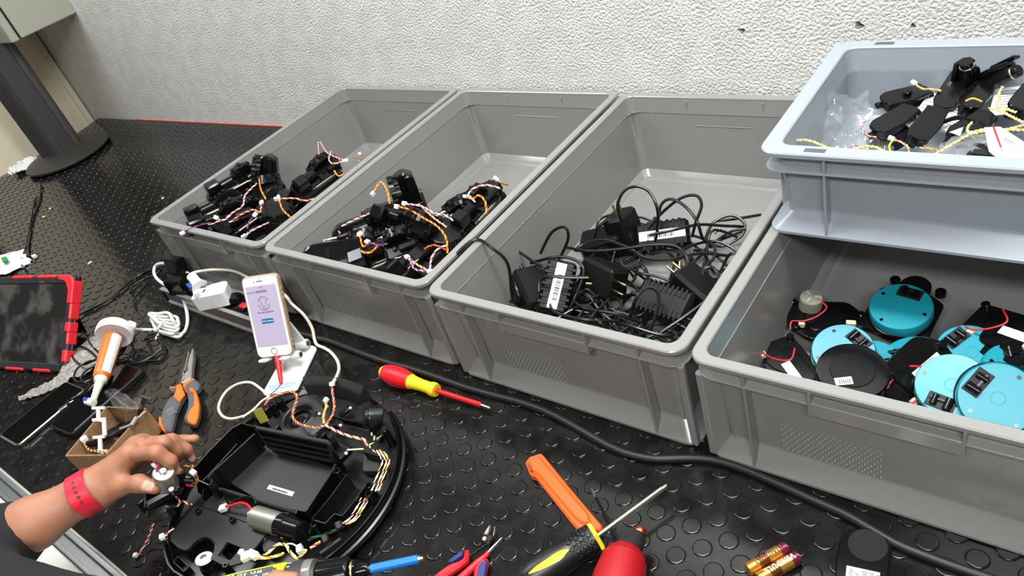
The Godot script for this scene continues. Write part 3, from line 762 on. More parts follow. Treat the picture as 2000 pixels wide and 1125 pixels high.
	part(ch, "cable_tie", MB.new().tube(smooth(rel([Vector3(-0.893, 0.03, 0.4207), Vector3(-0.8812, 0.031, 0.4333), Vector3(-0.8928, 0.02, 0.4395), Vector3(-0.9063, 0.008, 0.4353), Vector3(-0.8985, 0.006, 0.4494)], cho), 4), 0.0022, 6), mat("white plastic"))
	wire(ch, rel([Vector3(-0.8539, 0.012, 0.4231), Vector3(-0.8523, 0.005, 0.4167), Vector3(-0.8516, 0.005, 0.407), Vector3(-0.8723, 0.006, 0.3866), Vector3(-0.9051, 0.012, 0.3643), Vector3(-0.9276, 0.03, 0.3495), Vector3(-0.9493, 0.04, 0.3459), Vector3(-1.0112, 0.034, 0.3388), Vector3(-1.0694, 0.028, 0.3268), Vector3(-1.1025, 0.03, 0.3143), Vector3(-1.1165, 0.034, 0.2987), Vector3(-1.0861, 0.044, 0.2948), Vector3(-1.0349, 0.052, 0.2946), Vector3(-0.9825, 0.058, 0.2999), Vector3(-0.9226, 0.062, 0.3136)], cho), mat("white cable"), 0.0034, "cord", 5)
	# --- black cord tangle around the toothbrush
	var bco := Vector3(-0.9191, 0, 0.5074)
	var bc := thing("cord_tangle", "thin black charging cord looped round the toothbrush and cloth", "cord", bco)
	wire(bc, rel([Vector3(-1.1771, 0.01, 0.494), Vector3(-1.1343, 0.012, 0.4981), Vector3(-1.0787, 0.016, 0.51), Vector3(-1.0164, 0.022, 0.5248), Vector3(-0.9613, 0.02, 0.5317), Vector3(-0.9422, 0.006, 0.5263), Vector3(-0.9103, 0.006, 0.5207), Vector3(-0.8972, 0.008, 0.5078), Vector3(-0.9075, 0.01, 0.492), Vector3(-0.9321, 0.014, 0.4827), Vector3(-0.9486, 0.02, 0.4726), Vector3(-0.9392, 0.03, 0.4668), Vector3(-0.9333, 0.02, 0.4704), Vector3(-0.9261, 0.01, 0.4846), Vector3(-0.9034, 0.006, 0.4971), Vector3(-0.8965, 0.005, 0.5123), Vector3(-0.9112, 0.004, 0.5216)], bco), mat("black cable"), 0.0021)
	wire(bc, rel([Vector3(-0.9392, 0.02, 0.5454), Vector3(-0.9975, 0.024, 0.5373), Vector3(-1.0442, 0.024, 0.539), Vector3(-1.0494, 0.022, 0.5525), Vector3(-1.0113, 0.022, 0.5669), Vector3(-0.9712, 0.022, 0.5665), Vector3(-0.9538, 0.022, 0.5446), Vector3(-0.9665, 0.006, 0.5238), Vector3(-0.9406, 0.006, 0.5124), Vector3(-0.9404, 0.01, 0.4948), Vector3(-0.9483, 0.016, 0.482), Vector3(-0.9665, 0.02, 0.4755), Vector3(-0.9511, 0.016, 0.4912), Vector3(-0.9384, 0.01, 0.5023)], bco), mat("black cable"), 0.0021)
	wire(bc, rel([Vector3(-0.9409, 0.026, 0.5445), Vector3(-0.9644, 0.026, 0.563), Vector3(-0.9635, 0.026, 0.5836), Vector3(-0.946, 0.022, 0.599), Vector3(-0.9236, 0.018, 0.5971), Vector3(-0.915, 0.012, 0.5778), Vector3(-0.8784, 0.008, 0.5656), Vector3(-0.8742, 0.006, 0.547), Vector3(-0.8823, 0.006, 0.5384), Vector3(-0.9009, 0.006, 0.5487), Vector3(-0.9248, 0.02, 0.5509), Vector3(-0.9342, 0.026, 0.5682), Vector3(-0.9359, 0.024, 0.5848), Vector3(-0.9215, 0.02, 0.5958), Vector3(-0.9057, 0.013, 0.5918), Vector3(-0.8944, 0.016, 0.6092), Vector3(-0.9009, 0.016, 0.6311)], bco), mat("black cable"), 0.0021)
	wire(bc, rel([Vector3(-0.9141, 0.004, 0.5199), Vector3(-0.876, 0.004, 0.512), Vector3(-0.8503, 0.004, 0.4954), Vector3(-0.8283, 0.004, 0.4852), Vector3(-0.8345, 0.004, 0.4664), Vector3(-0.8645, 0.004, 0.4522), Vector3(-0.9092, 0.004, 0.4448), Vector3(-0.9321, 0.004, 0.4578)], bco), mat("black cable"), 0.0018)
	wire(bc, rel([Vector3(-0.8745, 0.004, 0.5129), Vector3(-0.8599, 0.004, 0.4961), Vector3(-0.855, 0.004, 0.4733), Vector3(-0.8602, 0.006, 0.4557), Vector3(-0.9285, 0.006, 0.4363), Vector3(-1.0154, 0.006, 0.4167), Vector3(-1.0652, 0.006, 0.4042), Vector3(-1.1044, 0.006, 0.3842), Vector3(-1.1205, 0.006, 0.353), Vector3(-1.1361, 0.006, 0.3239)], bco), mat("black cable"), 0.0022)
	# --- two phones
	phone_flat("smartphone", "long black smartphone with a silver edge lying nearest the bench edge", Vector3(-0.9811, 0.009, 0.7463), Vector3(-0.9035, 0.009, 0.7481), Vector3(-0.9112, 0.009, 0.6024), Vector3(-0.9901, 0.009, 0.6038), 0.009, 0.0, mat("silver edge", Color(0.7, 0.68, 0.64), 0.3, 1.0))
	phone_flat("smartphone", "black smartphone in a thick rubber case under the toothbrush head", Vector3(-0.878, 0.013, 0.686), Vector3(-0.8086, 0.013, 0.6862), Vector3(-0.8168, 0.013, 0.5221), Vector3(-0.9032, 0.013, 0.5217), 0.013, 0.0, mat("black matte"))
	var sto := Vector3(-0.9008, 0.012, 0.6505)
	var sy := thing("usb_lead", "thin black lead with a silver plug lying on the long smartphone", "cable", Vector3(sto.x, 0.0095, sto.z))
	part(sy, "plug", MB.new().bar(Vector3(-0.9006, 0.0125, 0.6587) - sy.position, Vector3(-0.8989, 0.0125, 0.6431) - sy.position, 0.009, 0.006, Vector3.UP, 0.001), mat("steel"))
	wire(sy, rel([Vector3(-0.8989, 0.0125, 0.6431), Vector3(-0.9065, 0.013, 0.6357), Vector3(-0.8925, 0.016, 0.6213), Vector3(-0.8765, 0.02, 0.6072), Vector3(-0.8772, 0.022, 0.5899), Vector3(-0.8705, 0.02, 0.5731), Vector3(-0.8772, 0.01, 0.5502)], sy.position), mat("black cable"), 0.002)
	# --- stray crumbs
	var cr := [[550,270], [480,360], [990,865], [1790,150], [1800,1000]]
	var where := ["pale plastic crumb nearest the fan cord on the mat", "pale plastic crumb below the fan cord's bend", "pale plastic crumb beyond the red tablet", "pale plastic crumb left of the furthest crate"]
	var cps := [Vector3(-1.9806, 0.002, 0.19), Vector3(-1.946, 0.002, 0.2271), Vector3(-1.4364, 0.002, 0.3275), Vector3(-1.5241, 0.003, 0.0481)]
	for i in 4:
		var t := thing("plastic_crumb", where[i], "crumb", Vector3(cps[i].x, 0, cps[i].z), eul(i * 50.0), "crumbs on the mat")
		part(t, "chip", MB.new().prism(rpoly([Vector2(-0.007, -0.002), Vector2(0.001, -0.005), Vector2(0.008, 0.001), Vector2(0.0, 0.004)], 0.001, 1), 0.0012, 0.004, 0.0006), mat("crumb", Color(0.87, 0.8, 0.66), 0.7))
	build_carton()
	build_pliers()

func rel(a: Array, o: Vector3) -> Array:
	return a.map(func(p): return p - o)
func phone_flat(called, label, a: Vector3, b: Vector3, c: Vector3, d: Vector3, th: float, y: float, edge: Material):
	var o := (a + b + c + d) / 4.0; o.y = y
	var lx := ((d - a) + (c - b)); lx.y = 0
	var len := lx.length() / 2.0; lx = lx.normalized()
	var lz := lx.cross(Vector3.UP)
	var wid := absf(((b - a) + (c - d)).dot(lz)) / 2.0
	var t := thing(called, label, "phone", o, Basis(lx, Vector3.UP, -lz))
	part(t, "case", MB.new().prism(rpoly([Vector2(-len / 2, -wid / 2), Vector2(len / 2, -wid / 2), Vector2(len / 2, wid / 2), Vector2(-len / 2, wid / 2)], 0.010, 5), 0.001, th, 0.0015), edge)
	part(t, "screen", MB.new().prism(rpoly([Vector2(-len / 2 + 0.003, -wid / 2 + 0.003), Vector2(len / 2 - 0.003, -wid / 2 + 0.003), Vector2(len / 2 - 0.003, wid / 2 - 0.003), Vector2(-len / 2 + 0.003, wid / 2 - 0.003)], 0.008, 5), th - 0.001, th + 0.0004, 0.0002), mat("phone glass", Color(0.03, 0.032, 0.04), 0.05))
	return t

func build_carton():
	var H := 0.052
	var fl := Vector3(-0.6926, 0.052, 0.7176); var fr := Vector3(-0.616, 0.052, 0.6849); var br := Vector3(-0.6423, 0.052, 0.5931); var bl := Vector3(-0.7296, 0.052, 0.6214)
	var o := (fl + fr + br + bl) / 4.0; o.y = 0
	var cb := mat("cardboard", Color(1, 1, 1), 0.9)
	cb.albedo_texture = tint_tex(noise_img(256, 0.08, 51), Color(0.53, 0.40, 0.27), Color(0.6, 0.46, 0.32)); tri_uv(cb, 8.0, false)
	var t := thing("cardboard_box", "small open brown cardboard box behind the hand", "box", o)
	var q := [fl, fr, br, bl]
	for i in 4:
		var a: Vector3 = q[i] - o; var b: Vector3 = q[(i + 1) % 4] - o
		a.y = H / 2 + 0.001; b.y = a.y
		part(t, "panel", MB.new().bar(a, b, 0.003, H, Vector3.UP, 0.0006), cb)
	var ps := PackedVector2Array()
	for p in q: ps.push_back(Vector2(p.x - o.x, p.z - o.z))
	part(t, "bottom", MB.new().prism(ps, 0.0012, 0.004), cb)
	# black coil of flat ribbon
	var so := Vector3(-0.703, 0.03, 0.6505)
	var s := thing("black_coil", "flat black coiled ring lying inside the cardboard box", "coil", Vector3(so.x, 0.004, so.z))
	var sb := MB.new(); sb.x = Transform3D(eul(-35, 0, 26), Vector3(0, 0.022, 0))
	sb.lathe([Vector2(0.018, -0.004), Vector2(0.036, -0.004), Vector2(0.0375, 0.0), Vector2(0.036, 0.004), Vector2(0.03, 0.0045), Vector2(0.029, 0.002), Vector2(0.022, 0.002), Vector2(0.0215, 0.0045), Vector2(0.015, 0.0045), Vector2(0.0148, -0.004)], 40, false, false)
	part(s, "ring", sb, mat("black matte"))
	var sc := MB.new(); sc.x = sb.x; sc.box(Vector3(0, 0, 0), Vector3(0.018, 0.006, 0.012), 0.001)
	part(s, "core", sc, mat("black plastic"))
	# white plastic bracket standing in the box
	var wo := Vector3(-0.6946, 0.05, 0.6547)
	var w := thing("plastic_bracket", "white stepped plastic bracket standing up in the cardboard box", "bracket", Vector3(wo.x, 0.004, wo.z))
	var wm := MB.new()
	var A := Vector3(wo.x, 0.004, wo.z)
	var pts := rel([Vector3(-0.7043, 0.075, 0.6353), Vector3(-0.6899, 0.066, 0.6491), Vector3(-0.6792, 0.065, 0.6448), Vector3(-0.6615, 0.052, 0.6617), Vector3(-0.6698, 0.051, 0.667), Vector3(-0.655, 0.04, 0.6816)], A)
	for i in pts.size() - 1: wm.bar(pts[i], pts[i + 1], 0.0062, 0.004, Vector3(0.5, 0.6, 0.5), 0.0005)
	for e in [rel([Vector3(-0.7165, 0.075, 0.6408), Vector3(-0.6907, 0.075, 0.6307)], A), rel([Vector3(-0.7011, 0.066, 0.6543), Vector3(-0.6774, 0.066, 0.6424)], A), rel([Vector3(-0.6831, 0.051, 0.6729), Vector3(-0.6701, 0.051, 0.6668)], A), rel([Vector3(-0.6604, 0.04, 0.6838), Vector3(-0.6403, 0.04, 0.6765)], A)]: wm.bar(e[0], e[1], 0.005, 0.004, Vector3(0.5, 0.6, 0.5), 0.0005)
	wm.bar(pts[5], pts[5] + Vector3(0, -0.036, 0), 0.006, 0.004, Vector3(1, 0, 0.3), 0.0005)
	part(w, "frame", wm, mat("bracket white", Color(0.86, 0.82, 0.78), 0.5))
	# connector lead hanging over the near edge
	var co := Vector3(-0.6987, 0.05, 0.6826)
	var c := thing("connector_lead", "purple and yellow lead with a white connector in the cardboard box", "lead", Vector3(co.x, 0.004, co.z))
	part(c, "plug", MB.new().bar(rel([Vector3(-0.6977, 0.052, 0.6874)], c.position)[0], rel([Vector3(-0.6945, 0.052, 0.6775)], c.position)[0], 0.009, 0.008, Vector3.UP, 0.001), mat("white plastic"))
	strands(c, rel([Vector3(-0.6975, 0.048, 0.6838), Vector3(-0.6873, 0.046, 0.6882), Vector3(-0.6617, 0.05, 0.6906), Vector3(-0.637, 0.054, 0.6864), Vector3(-0.6166, 0.055, 0.6838), Vector3(-0.648, 0.03, 0.6785)], c.position), [mat("wire purple", Color(0.35, 0.12, 0.35), 0.5), mat("wire yellow")], 0.0009)
	# clear bag
	var go := Vector3(-0.6983, 0.05, 0.6073)
	var g := thing("clear_bag", "crinkled clear plastic bag sticking out of the cardboard box", "bag", Vector3(go.x, 0.004, go.z))
	bag(g, rel([Vector3(-0.7067, 0.085, 0.6093), Vector3(-0.6955, 0.088, 0.6072), Vector3(-0.6663, 0.086, 0.6037), Vector3(-0.649, 0.08, 0.5995), Vector3(-0.6306, 0.076, 0.5932)], g.position), rel([Vector3(-0.7317, 0.03, 0.6197), Vector3(-0.728, 0.025, 0.6173), Vector3(-0.7166, 0.02, 0.6176), Vector3(-0.7025, 0.02, 0.6176), Vector3(-0.7001, 0.02, 0.6112)], g.position), 12)
	# dark strip and grey clip at the far right corner
	var do_ := Vector3(-0.6423, 0.06, 0.5957)
	var d := thing("brown_strip", "dark brown plastic T strip leaning out of the cardboard box", "strip", Vector3(do_.x, 0.004, do_.z))
	part(d, "stem", MB.new().bar(rel([Vector3(-0.6157, 0.085, 0.5884)], d.position)[0], rel([Vector3(-0.6817, 0.025, 0.605)], d.position)[0], 0.007, 0.003, Vector3(0.7, 0.5, 0.5), 0.0005), mat("dark brown", Color(0.22, 0.15, 0.13), 0.5))
	part(d, "bar", MB.new().bar(rel([Vector3(-0.6271, 0.086, 0.59)], d.position)[0], rel([Vector3(-0.6004, 0.084, 0.5861)], d.position)[0], 0.004, 0.003, Vector3.UP, 0.0005), mat("dark brown"))
	var eo := Vector3(-0.6325, 0.055, 0.6139)
	var e2 := thing("grey_clip", "grey plastic clip strip lying over the box's right edge", "clip", Vector3(eo.x, 0.045, eo.z))
	part(e2, "strip", MB.new().tube(smooth(rel([Vector3(-0.6514, 0.05, 0.6395), Vector3(-0.6309, 0.056, 0.6291), Vector3(-0.6271, 0.058, 0.612), Vector3(-0.6243, 0.06, 0.5987)], e2.position), 3), 0.002, 6), mat("clip grey", Color(0.6, 0.58, 0.57), 0.5))
	part(e2, "hook", MB.new().bar(rel([Vector3(-0.6245, 0.057, 0.6283)], e2.position)[0], rel([Vector3(-0.6269, 0.061, 0.6138)], e2.position)[0], 0.006, 0.005, Vector3.UP, 0.001), mat("clip grey"))

# crinkled clear film between a top edge and a bottom edge
func bag(parent: Node3D, top: Array, bot: Array, sd: int, called := "film"):
	var f := FastNoiseLite.new(); f.seed = sd; f.frequency = 28.0
	var b := MB.new(); var R := 14; var C := 18
	var tp := smooth(top, 6); var bt := smooth(bot, 6)
	for side in 2:
		var grid := []
		for i in R + 1:
			var row := []
			for j in C + 1:
				var u := float(j) / C
				var a: Vector3 = tp[int(u * (tp.size() - 1))]; var d: Vector3 = bt[int(u * (bt.size() - 1))]
				var v := float(i) / R
				var p := a.lerp(d, v)
				var nz := Vector3(f.get_noise_3d(p.x, p.y, p.z + side * 3.0), f.get_noise_3d(p.x + 5, p.y, p.z), f.get_noise_3d(p.x, p.y + 7, p.z + side * 3.0)) * 0.012
				row.push_back(p + nz + Vector3(-0.35, 0.1, -0.35) * side * 0.02 * sin(u * PI) * (0.3 + v))
			grid.push_back(row)
		for i in R:
			for j in C: b.quad(grid[i][j], grid[i + 1][j], grid[i + 1][j + 1], grid[i][j + 1])
	return part(parent, called, b, glass("clear film", Color(0.9, 0.92, 0.93), 0.08, 0.04), "", 25.0)

func build_pliers():
	var o := Vector3(-0.7072, 0, 0.5176)
	var t := thing("long_nose_pliers", "long-nose pliers with orange and grey handles, half open", "pliers", o)
	var add := func(nm, pl: Array, y0, y1, bv, m, r = 0.002): return part(t, nm, mb(o).prism(rpoly(pl, r, 3), y0, y1, bv), m)
	var s := mat("plier steel", Color(0.6, 0.58, 0.55), 0.42, 0.5)
	add.call("jaw", [Vector2(-0.7708, 0.447), Vector2(-0.7659, 0.4488), Vector2(-0.7396, 0.4719), Vector2(-0.7222, 0.4858), Vector2(-0.7192, 0.4837), Vector2(-0.7144, 0.4853), Vector2(-0.712, 0.4921), Vector2(-0.7182, 0.4936), Vector2(-0.7038, 0.5011), Vector2(-0.6881, 0.504), Vector2(-0.6947, 0.5107), Vector2(-0.702, 0.5133), Vector2(-0.7155, 0.5031), Vector2(-0.7371, 0.4866), Vector2(-0.7512, 0.4713)], 0.004, 0.013, 0.0015, s, 0.0012)
	add.call("jaw", [Vector2(-0.7639, 0.4415), Vector2(-0.7603, 0.441), Vector2(-0.7339, 0.4585), Vector2(-0.7101, 0.4771), Vector2(-0.6862, 0.4947), Vector2(-0.6875, 0.4994), Vector2(-0.6914, 0.5115), Vector2(-0.698, 0.5117), Vector2(-0.7059, 0.5039), Vector2(-0.7105, 0.4936), Vector2(-0.711, 0.4862), Vector2(-0.7149, 0.4843), Vector2(-0.7213, 0.481), Vector2(-0.7337, 0.4719), Vector2(-0.7493, 0.4569)], 0.004, 0.015, 0.0015, s, 0.0012)
	add.call("pivot", [Vector2(-0.7064, 0.5029), Vector2(-0.702, 0.5003), Vector2(-0.6952, 0.5011), Vector2(-0.6918, 0.5041), Vector2(-0.6971, 0.5071)], 0.01, 0.016, 0.0006, mat("steel"))
	var gy := mat("plier grey", Color(0.3, 0.31, 0.325), 0.55); var og := mat("orange")
	add.call("grip", [Vector2(-0.6815, 0.5382), Vector2(-0.6928, 0.5257), Vector2(-0.6973, 0.5147), Vector2(-0.6918, 0.5127), Vector2(-0.6749, 0.5192), Vector2(-0.6589, 0.5278), Vector2(-0.6539, 0.5381), Vector2(-0.6385, 0.5602), Vector2(-0.6188, 0.5778), Vector2(-0.6044, 0.5911), Vector2(-0.6096, 0.5978), Vector2(-0.6324, 0.5946), Vector2(-0.6522, 0.585), Vector2(-0.6719, 0.567), Vector2(-0.6837, 0.5492)], 0.002, 0.0145, 0.003, gy, 0.003)
	add.call("orange_insert", [Vector2(-0.6974, 0.5199), Vector2(-0.6897, 0.5139), Vector2(-0.6727, 0.5213), Vector2(-0.6561, 0.5276), Vector2(-0.6542, 0.5351), Vector2(-0.6493, 0.5443), Vector2(-0.6746, 0.5406), Vector2(-0.6816, 0.5308)], 0.012, 0.0172, 0.0012, og, 0.002)
	add.call("orange_edge", [Vector2(-0.6577, 0.5833), Vector2(-0.656, 0.5798), Vector2(-0.6399, 0.588), Vector2(-0.6128, 0.5963), Vector2(-0.6159, 0.5994), Vector2(-0.6373, 0.5947)], 0.004, 0.0155, 0.0012, og, 0.0015)
	add.call("thumb_guard", [Vector2(-0.7075, 0.531), Vector2(-0.709, 0.5274), Vector2(-0.6976, 0.5211), Vector2(-0.6934, 0.5238), Vector2(-0.6846, 0.532), Vector2(-0.6899, 0.534)], 0.004, 0.0155, 0.0015, gy, 0.0015)
	add.call("orange_guard", [Vector2(-0.7057, 0.5308), Vector2(-0.7072, 0.5271), Vector2(-0.6953, 0.5216), Vector2(-0.6927, 0.5236), Vector2(-0.7033, 0.5291)], 0.01, 0.0165, 0.0008, og, 0.001)
	var m2 := mat("lettering grey", Color(0.45, 0.45, 0.46), 0.5)
	add.call("grip", [Vector2(-0.6838, 0.5139), Vector2(-0.6867, 0.5066), Vector2(-0.6789, 0.4953), Vector2(-0.6658, 0.4948), Vector2(-0.6514, 0.4981), Vector2(-0.644, 0.5058), Vector2(-0.6448, 0.5143), Vector2(-0.6259, 0.5216), Vector2(-0.6012, 0.5342), Vector2(-0.5811, 0.5498), Vector2(-0.5716, 0.5613), Vector2(-0.5736, 0.5668), Vector2(-0.5851, 0.5694), Vector2(-0.6006, 0.5669), Vector2(-0.6072, 0.5618), Vector2(-0.6193, 0.547), Vector2(-0.635, 0.535), Vector2(-0.6582, 0.5233)], 0.002, 0.0165, 0.003, gy, 0.003)
	add.call("orange_insert", [Vector2(-0.6584, 0.5155), Vector2(-0.6534, 0.5116), Vector2(-0.6375, 0.5151), Vector2(-0.6167, 0.5236), Vector2(-0.5953, 0.5354), Vector2(-0.574, 0.5523), Vector2(-0.5646, 0.5637), Vector2(-0.5683, 0.5679), Vector2(-0.5809, 0.5681), Vector2(-0.5942, 0.562), Vector2(-0.6051, 0.5488), Vector2(-0.607, 0.5398), Vector2(-0.6214, 0.5293), Vector2(-0.6378, 0.5193), Vector2(-0.6476, 0.5208)], 0.013, 0.0195, 0.0015, og, 0.002)
	add.call("orange_insert", [Vector2(-0.6805, 0.5153), Vector2(-0.6836, 0.5069), Vector2(-0.6752, 0.4961), Vector2(-0.6708, 0.4953), Vector2(-0.6749, 0.509), Vector2(-0.6711, 0.516), Vector2(-0.6525, 0.5237), Vector2(-0.6551, 0.5246)], 0.012, 0.0185, 0.001, og, 0.001)
	var gx := (Vector3(-0.6341, 0.015, 0.5692) - Vector3(-0.6547, 0.015, 0.5614)).normalized()
	text(t, "JLB", 0.011, m2, Transform3D(Basis(-gx, Vector3.UP.cross(-gx), Vector3.UP), Vector3(-0.646, 0.0149, 0.5649) - o))

# ---------------------------------------------------------------- tools along the front
# a turned shape along a line: list of [fraction, radius]
func turned(b: MB, a: Vector3, c: Vector3, prof: Array, seg := 20) -> MB:
	var pts := []; var rs := []
	for q in prof: pts.push_back(a.lerp(c, q[0])); rs.push_back(q[1])
	return b.tube(pts, rs, seg)
func build_front_tools():
	build_thick_cable()
	var bp := mat("black plastic")
	# --- red and yellow insulated screwdriver
	var a := Vector3(-0.3181, 0.017, 0.3519); var b := Vector3(-0.2024, 0.0135, 0.3496); var c := Vector3(-0.1189, 0.0095, 0.345); var d := Vector3(-0.102, 0.0085, 0.3447)
	var o := Vector3(a.x, 0, a.z)
	var t := thing("insulated_screwdriver", "insulated screwdriver with a red and yellow handle and red shaft", "screwdriver", o)
	var rd := mat("tool red", Color(0.84, 0.09, 0.13), 0.42); var ye := mat("yellow")
	var ym := turned(mb(o), a, b, [[0.03, 0.0038], [0.031, 0.0112], [0.5, 0.0126], [0.52, 0.0124], [0.6, 0.0105], [0.75, 0.0092], [0.88, 0.0094], [0.92, 0.0112], [0.97, 0.0112], [0.985, 0.0098], [1.0, 0.0098]])
	part(t, "handle", ym, ye)
	part(t, "grip", turned(mb(o), a, b, [[0.035, 0.0110], [0.06, 0.0128], [0.14, 0.0152], [0.26, 0.0164], [0.36, 0.0160], [0.46, 0.0142], [0.53, 0.0128], [0.54, 0.0115]], 24), rd)
	var eh := MB.new(); var ey := (a - b).normalized(); var ez := ey.cross(Vector3.UP).normalized()
	eh.x = Transform3D(Basis(ey.cross(ez), ey, ez), a - o)
	part(t, "end_ring", eh.lathe([Vector2(0.0078, -0.002), Vector2(0.0082, 0.0012), Vector2(0.006, 0.002), Vector2(0.0042, 0.0012), Vector2(0.0038, -0.008)], 20, false, true), ye)
	part(t, "shaft", turned(mb(o), b, c, [[0.0, 0.0038], [0.98, 0.0038], [1.0, 0.0034]], 14), mat("shaft red", Color(0.85, 0.1, 0.12), 0.35))
	part(t, "tip", turned(mb(o), c, d, [[0.0, 0.0026], [0.55, 0.0026], [0.9, 0.0022], [1.0, 0.0008]], 8), mat("brushed steel"))
	# --- orange sheath
	o = Vector3(0.0697, 0, 0.4197); o.y = 0
	t = thing("knife_sheath", "bright orange plastic knife handle lying beside the black screwdriver", "knife", o)
	var org := mat("sheath orange", Color(0.96, 0.36, 0.1), 0.42)
	part(t, "body", mb(o).prism(rpoly([Vector2(0.0061, 0.4076), Vector2(0.006, 0.3975), Vector2(0.0171, 0.3862), Vector2(0.025, 0.3893), Vector2(0.0887, 0.4206), Vector2(0.1464, 0.4473), Vector2(0.1477, 0.4537), Vector2(0.1348, 0.4597), Vector2(0.1322, 0.4678), Vector2(0.1077, 0.4569), Vector2(0.0315, 0.4206), Vector2(0.0232, 0.4211)], 0.0015, 2), 0.0015, 0.014, 0.002), org)
	part(t, "ridge", mb(o).prism(rpoly([Vector2(0.0102, 0.4064), Vector2(0.0101, 0.3991), Vector2(0.0204, 0.3927), Vector2(0.1243, 0.4408), Vector2(0.1358, 0.4517), Vector2(0.1288, 0.4567), Vector2(0.1117, 0.4537), Vector2(0.0337, 0.4181), Vector2(0.0248, 0.4178)], 0.0015, 2), 0.012, 0.017, 0.0028), org)
	part(t, "slot", mb(o).prism(rpoly([Vector2(0.0121, 0.4099), Vector2(0.0136, 0.4093), Vector2(0.0248, 0.4149), Vector2(0.0265, 0.4179), Vector2(0.0229, 0.4182)], 0.0008, 2), 0.0155, 0.0174, 0.0), mat("slot orange", Color(0.55, 0.15, 0.04), 0.6))  # dark orange sheet painted as the shade inside the slot
	part(t, "blade_guard", mb(o).prism(rpoly([Vector2(0.1257, 0.4569), Vector2(0.1273, 0.4562), Vector2(0.1329, 0.4633), Vector2(0.1322, 0.4653)], 0.0006, 2), 0.0155, 0.0182, 0.0006), org)
	# --- black and yellow screwdriver
	a = Vector3(0.1066, 0.022, 0.5497); b = Vector3(0.1573, 0.03, 0.4686); c = Vector3(0.1943, 0.03, 0.3846); d = Vector3(0.1979, 0.03, 0.3763)
	o = Vector3(b.x, 0, b.z)
	t = thing("screwdriver", "black screwdriver with yellow inlay, its long bright shaft pointing right", "screwdriver", o)
	var bl := mat("grip black", Color(0.07, 0.07, 0.07), 0.38)
	part(t, "handle", turned(mb(o), a, b, [[0.0, 0.010], [0.03, 0.015], [0.15, 0.0185], [0.4, 0.0192], [0.62, 0.0165], [0.8, 0.0162], [0.95, 0.0172], [0.955, 0.010]], 20), bl)
	var ax := (b - a).normalized(); var sd := ax.cross(Vector3.UP).normalized(); var up := sd.cross(ax)
	# knurled diamonds on the front of the grip
	for i in 6:
		for j in 5:
			var p := a.lerp(b, 0.66 + 0.048 * i); var an := -1.0 + 0.5 * j + (0.25 if i % 2 else 0.0)
			var n := (up * cos(an) + sd * sin(an))
			var m := mb(o); m.x = m.x * Transform3D(Basis(ax, n, ax.cross(n)) * Basis(Vector3.UP, PI / 4), p + n * 0.0165)
			part(t, "knurl", m.box(Vector3.ZERO, Vector3(0.005, 0.0022, 0.005), 0.0008), bl)
	part(t, "collar", turned(mb(o), a, b, [[0.945, 0.0168], [0.95, 0.0182], [0.985, 0.0182], [1.0, 0.0165], [1.0, 0.006]], 6), ye)
	var inl := mb(o); var rs := []
	for i in 11:
		var f := i / 10.0; var w := 0.0065 * sin(clampf(f * 1.25 + 0.08, 0.0, 1.0) * PI * 0.5) * (1.0 if f < 0.75 else (1.0 - f) * 3.6 + 0.1)
		var p := a.lerp(b, 0.1 + 0.53 * f) + (up * 0.93 + sd * 0.36).normalized() * (0.0193 if f < 0.6 else 0.0193 - (f - 0.6) * 0.006)
		rs.push_back([p - sd * w, p + up * 0.0012, p + sd * w, p - up * 0.003])
	inl.rings(rs)
	part(t, "inlay", inl, ye, "yellow inlay")
	part(t, "shaft", turned(mb(o), b, c, [[0.0, 0.0033], [1.0, 0.0033]], 16), mat("steel"))
	part(t, "tip", turned(mb(o), c, d, [[0.0, 0.0033], [0.2, 0.0029], [0.8, 0.0025], [1.0, 0.0009]], 8), mat("brushed steel"))
	# --- tweezers
	o = Vector3(0.1357, 0, 0.4302)
	t = thing("tweezers", "slim black tweezers with a bright point under the screwdriver shaft", "tweezers", o)
	part(t, "arm", mb(o).prism(rpoly([Vector2(0.1119, 0.4112), Vector2(0.1133, 0.41), Vector2(0.1468, 0.4335), Vector2(0.1719, 0.4552), Vector2(0.1709, 0.459), Vector2(0.154, 0.4462), Vector2(0.1318, 0.4276)], 0.0008, 2), 0.0013, 0.004, 0.0005), mat("black gloss"))
	part(t, "arm", mb(o).prism(rpoly([Vector2(0.1163, 0.4131), Vector2(0.1177, 0.4125), Vector2(0.1517, 0.4367), Vector2(0.1766, 0.4564), Vector2(0.176, 0.4593), Vector2(0.1698, 0.4562), Vector2(0.1484, 0.4382)], 0.0008, 2), 0.0045, 0.0065, 0.0005), mat("black gloss"))
	part(t, "body", mb(o).prism(rpoly([Vector2(0.1529, 0.4534), Vector2(0.1688, 0.4546), Vector2(0.1768, 0.4576), Vector2(0.1815, 0.4689), Vector2(0.174, 0.4724), Vector2(0.1596, 0.4623)], 0.001, 2), 0.0014, 0.006, 0.0006), mat("black plastic"))
	part(t, "point", mb(o).tube([Vector3(0.1018, 0.003, 0.4013), Vector3(0.1071, 0.003, 0.4058), Vector3(0.1137, 0.004, 0.4117)], [0.0003, 0.0009, 0.0016], 8), mat("steel"))
	# --- red hot-glue gun
	a = Vector3(0.1981, 0.03, 0.4406); b = Vector3(0.1987, 0.03, 0.4495); c = Vector3(0.1981, 0.034, 0.473); d = Vector3(0.2095, 0.04, 0.5127)
	o = Vector3(c.x, 0, c.z)
	t = thing("glue_gun", "red tool with a black cone and copper nozzle at the front edge", "glue gun", o)
	part(t, "nozzle", turned(mb(o), a, b, [[0.0, 0.003], [0.05, 0.0064], [0.3, 0.007], [0.38, 0.0058], [0.5, 0.007], [0.7, 0.0066], [0.75, 0.0056], [1.0, 0.0056]], 18), mat("copper"))
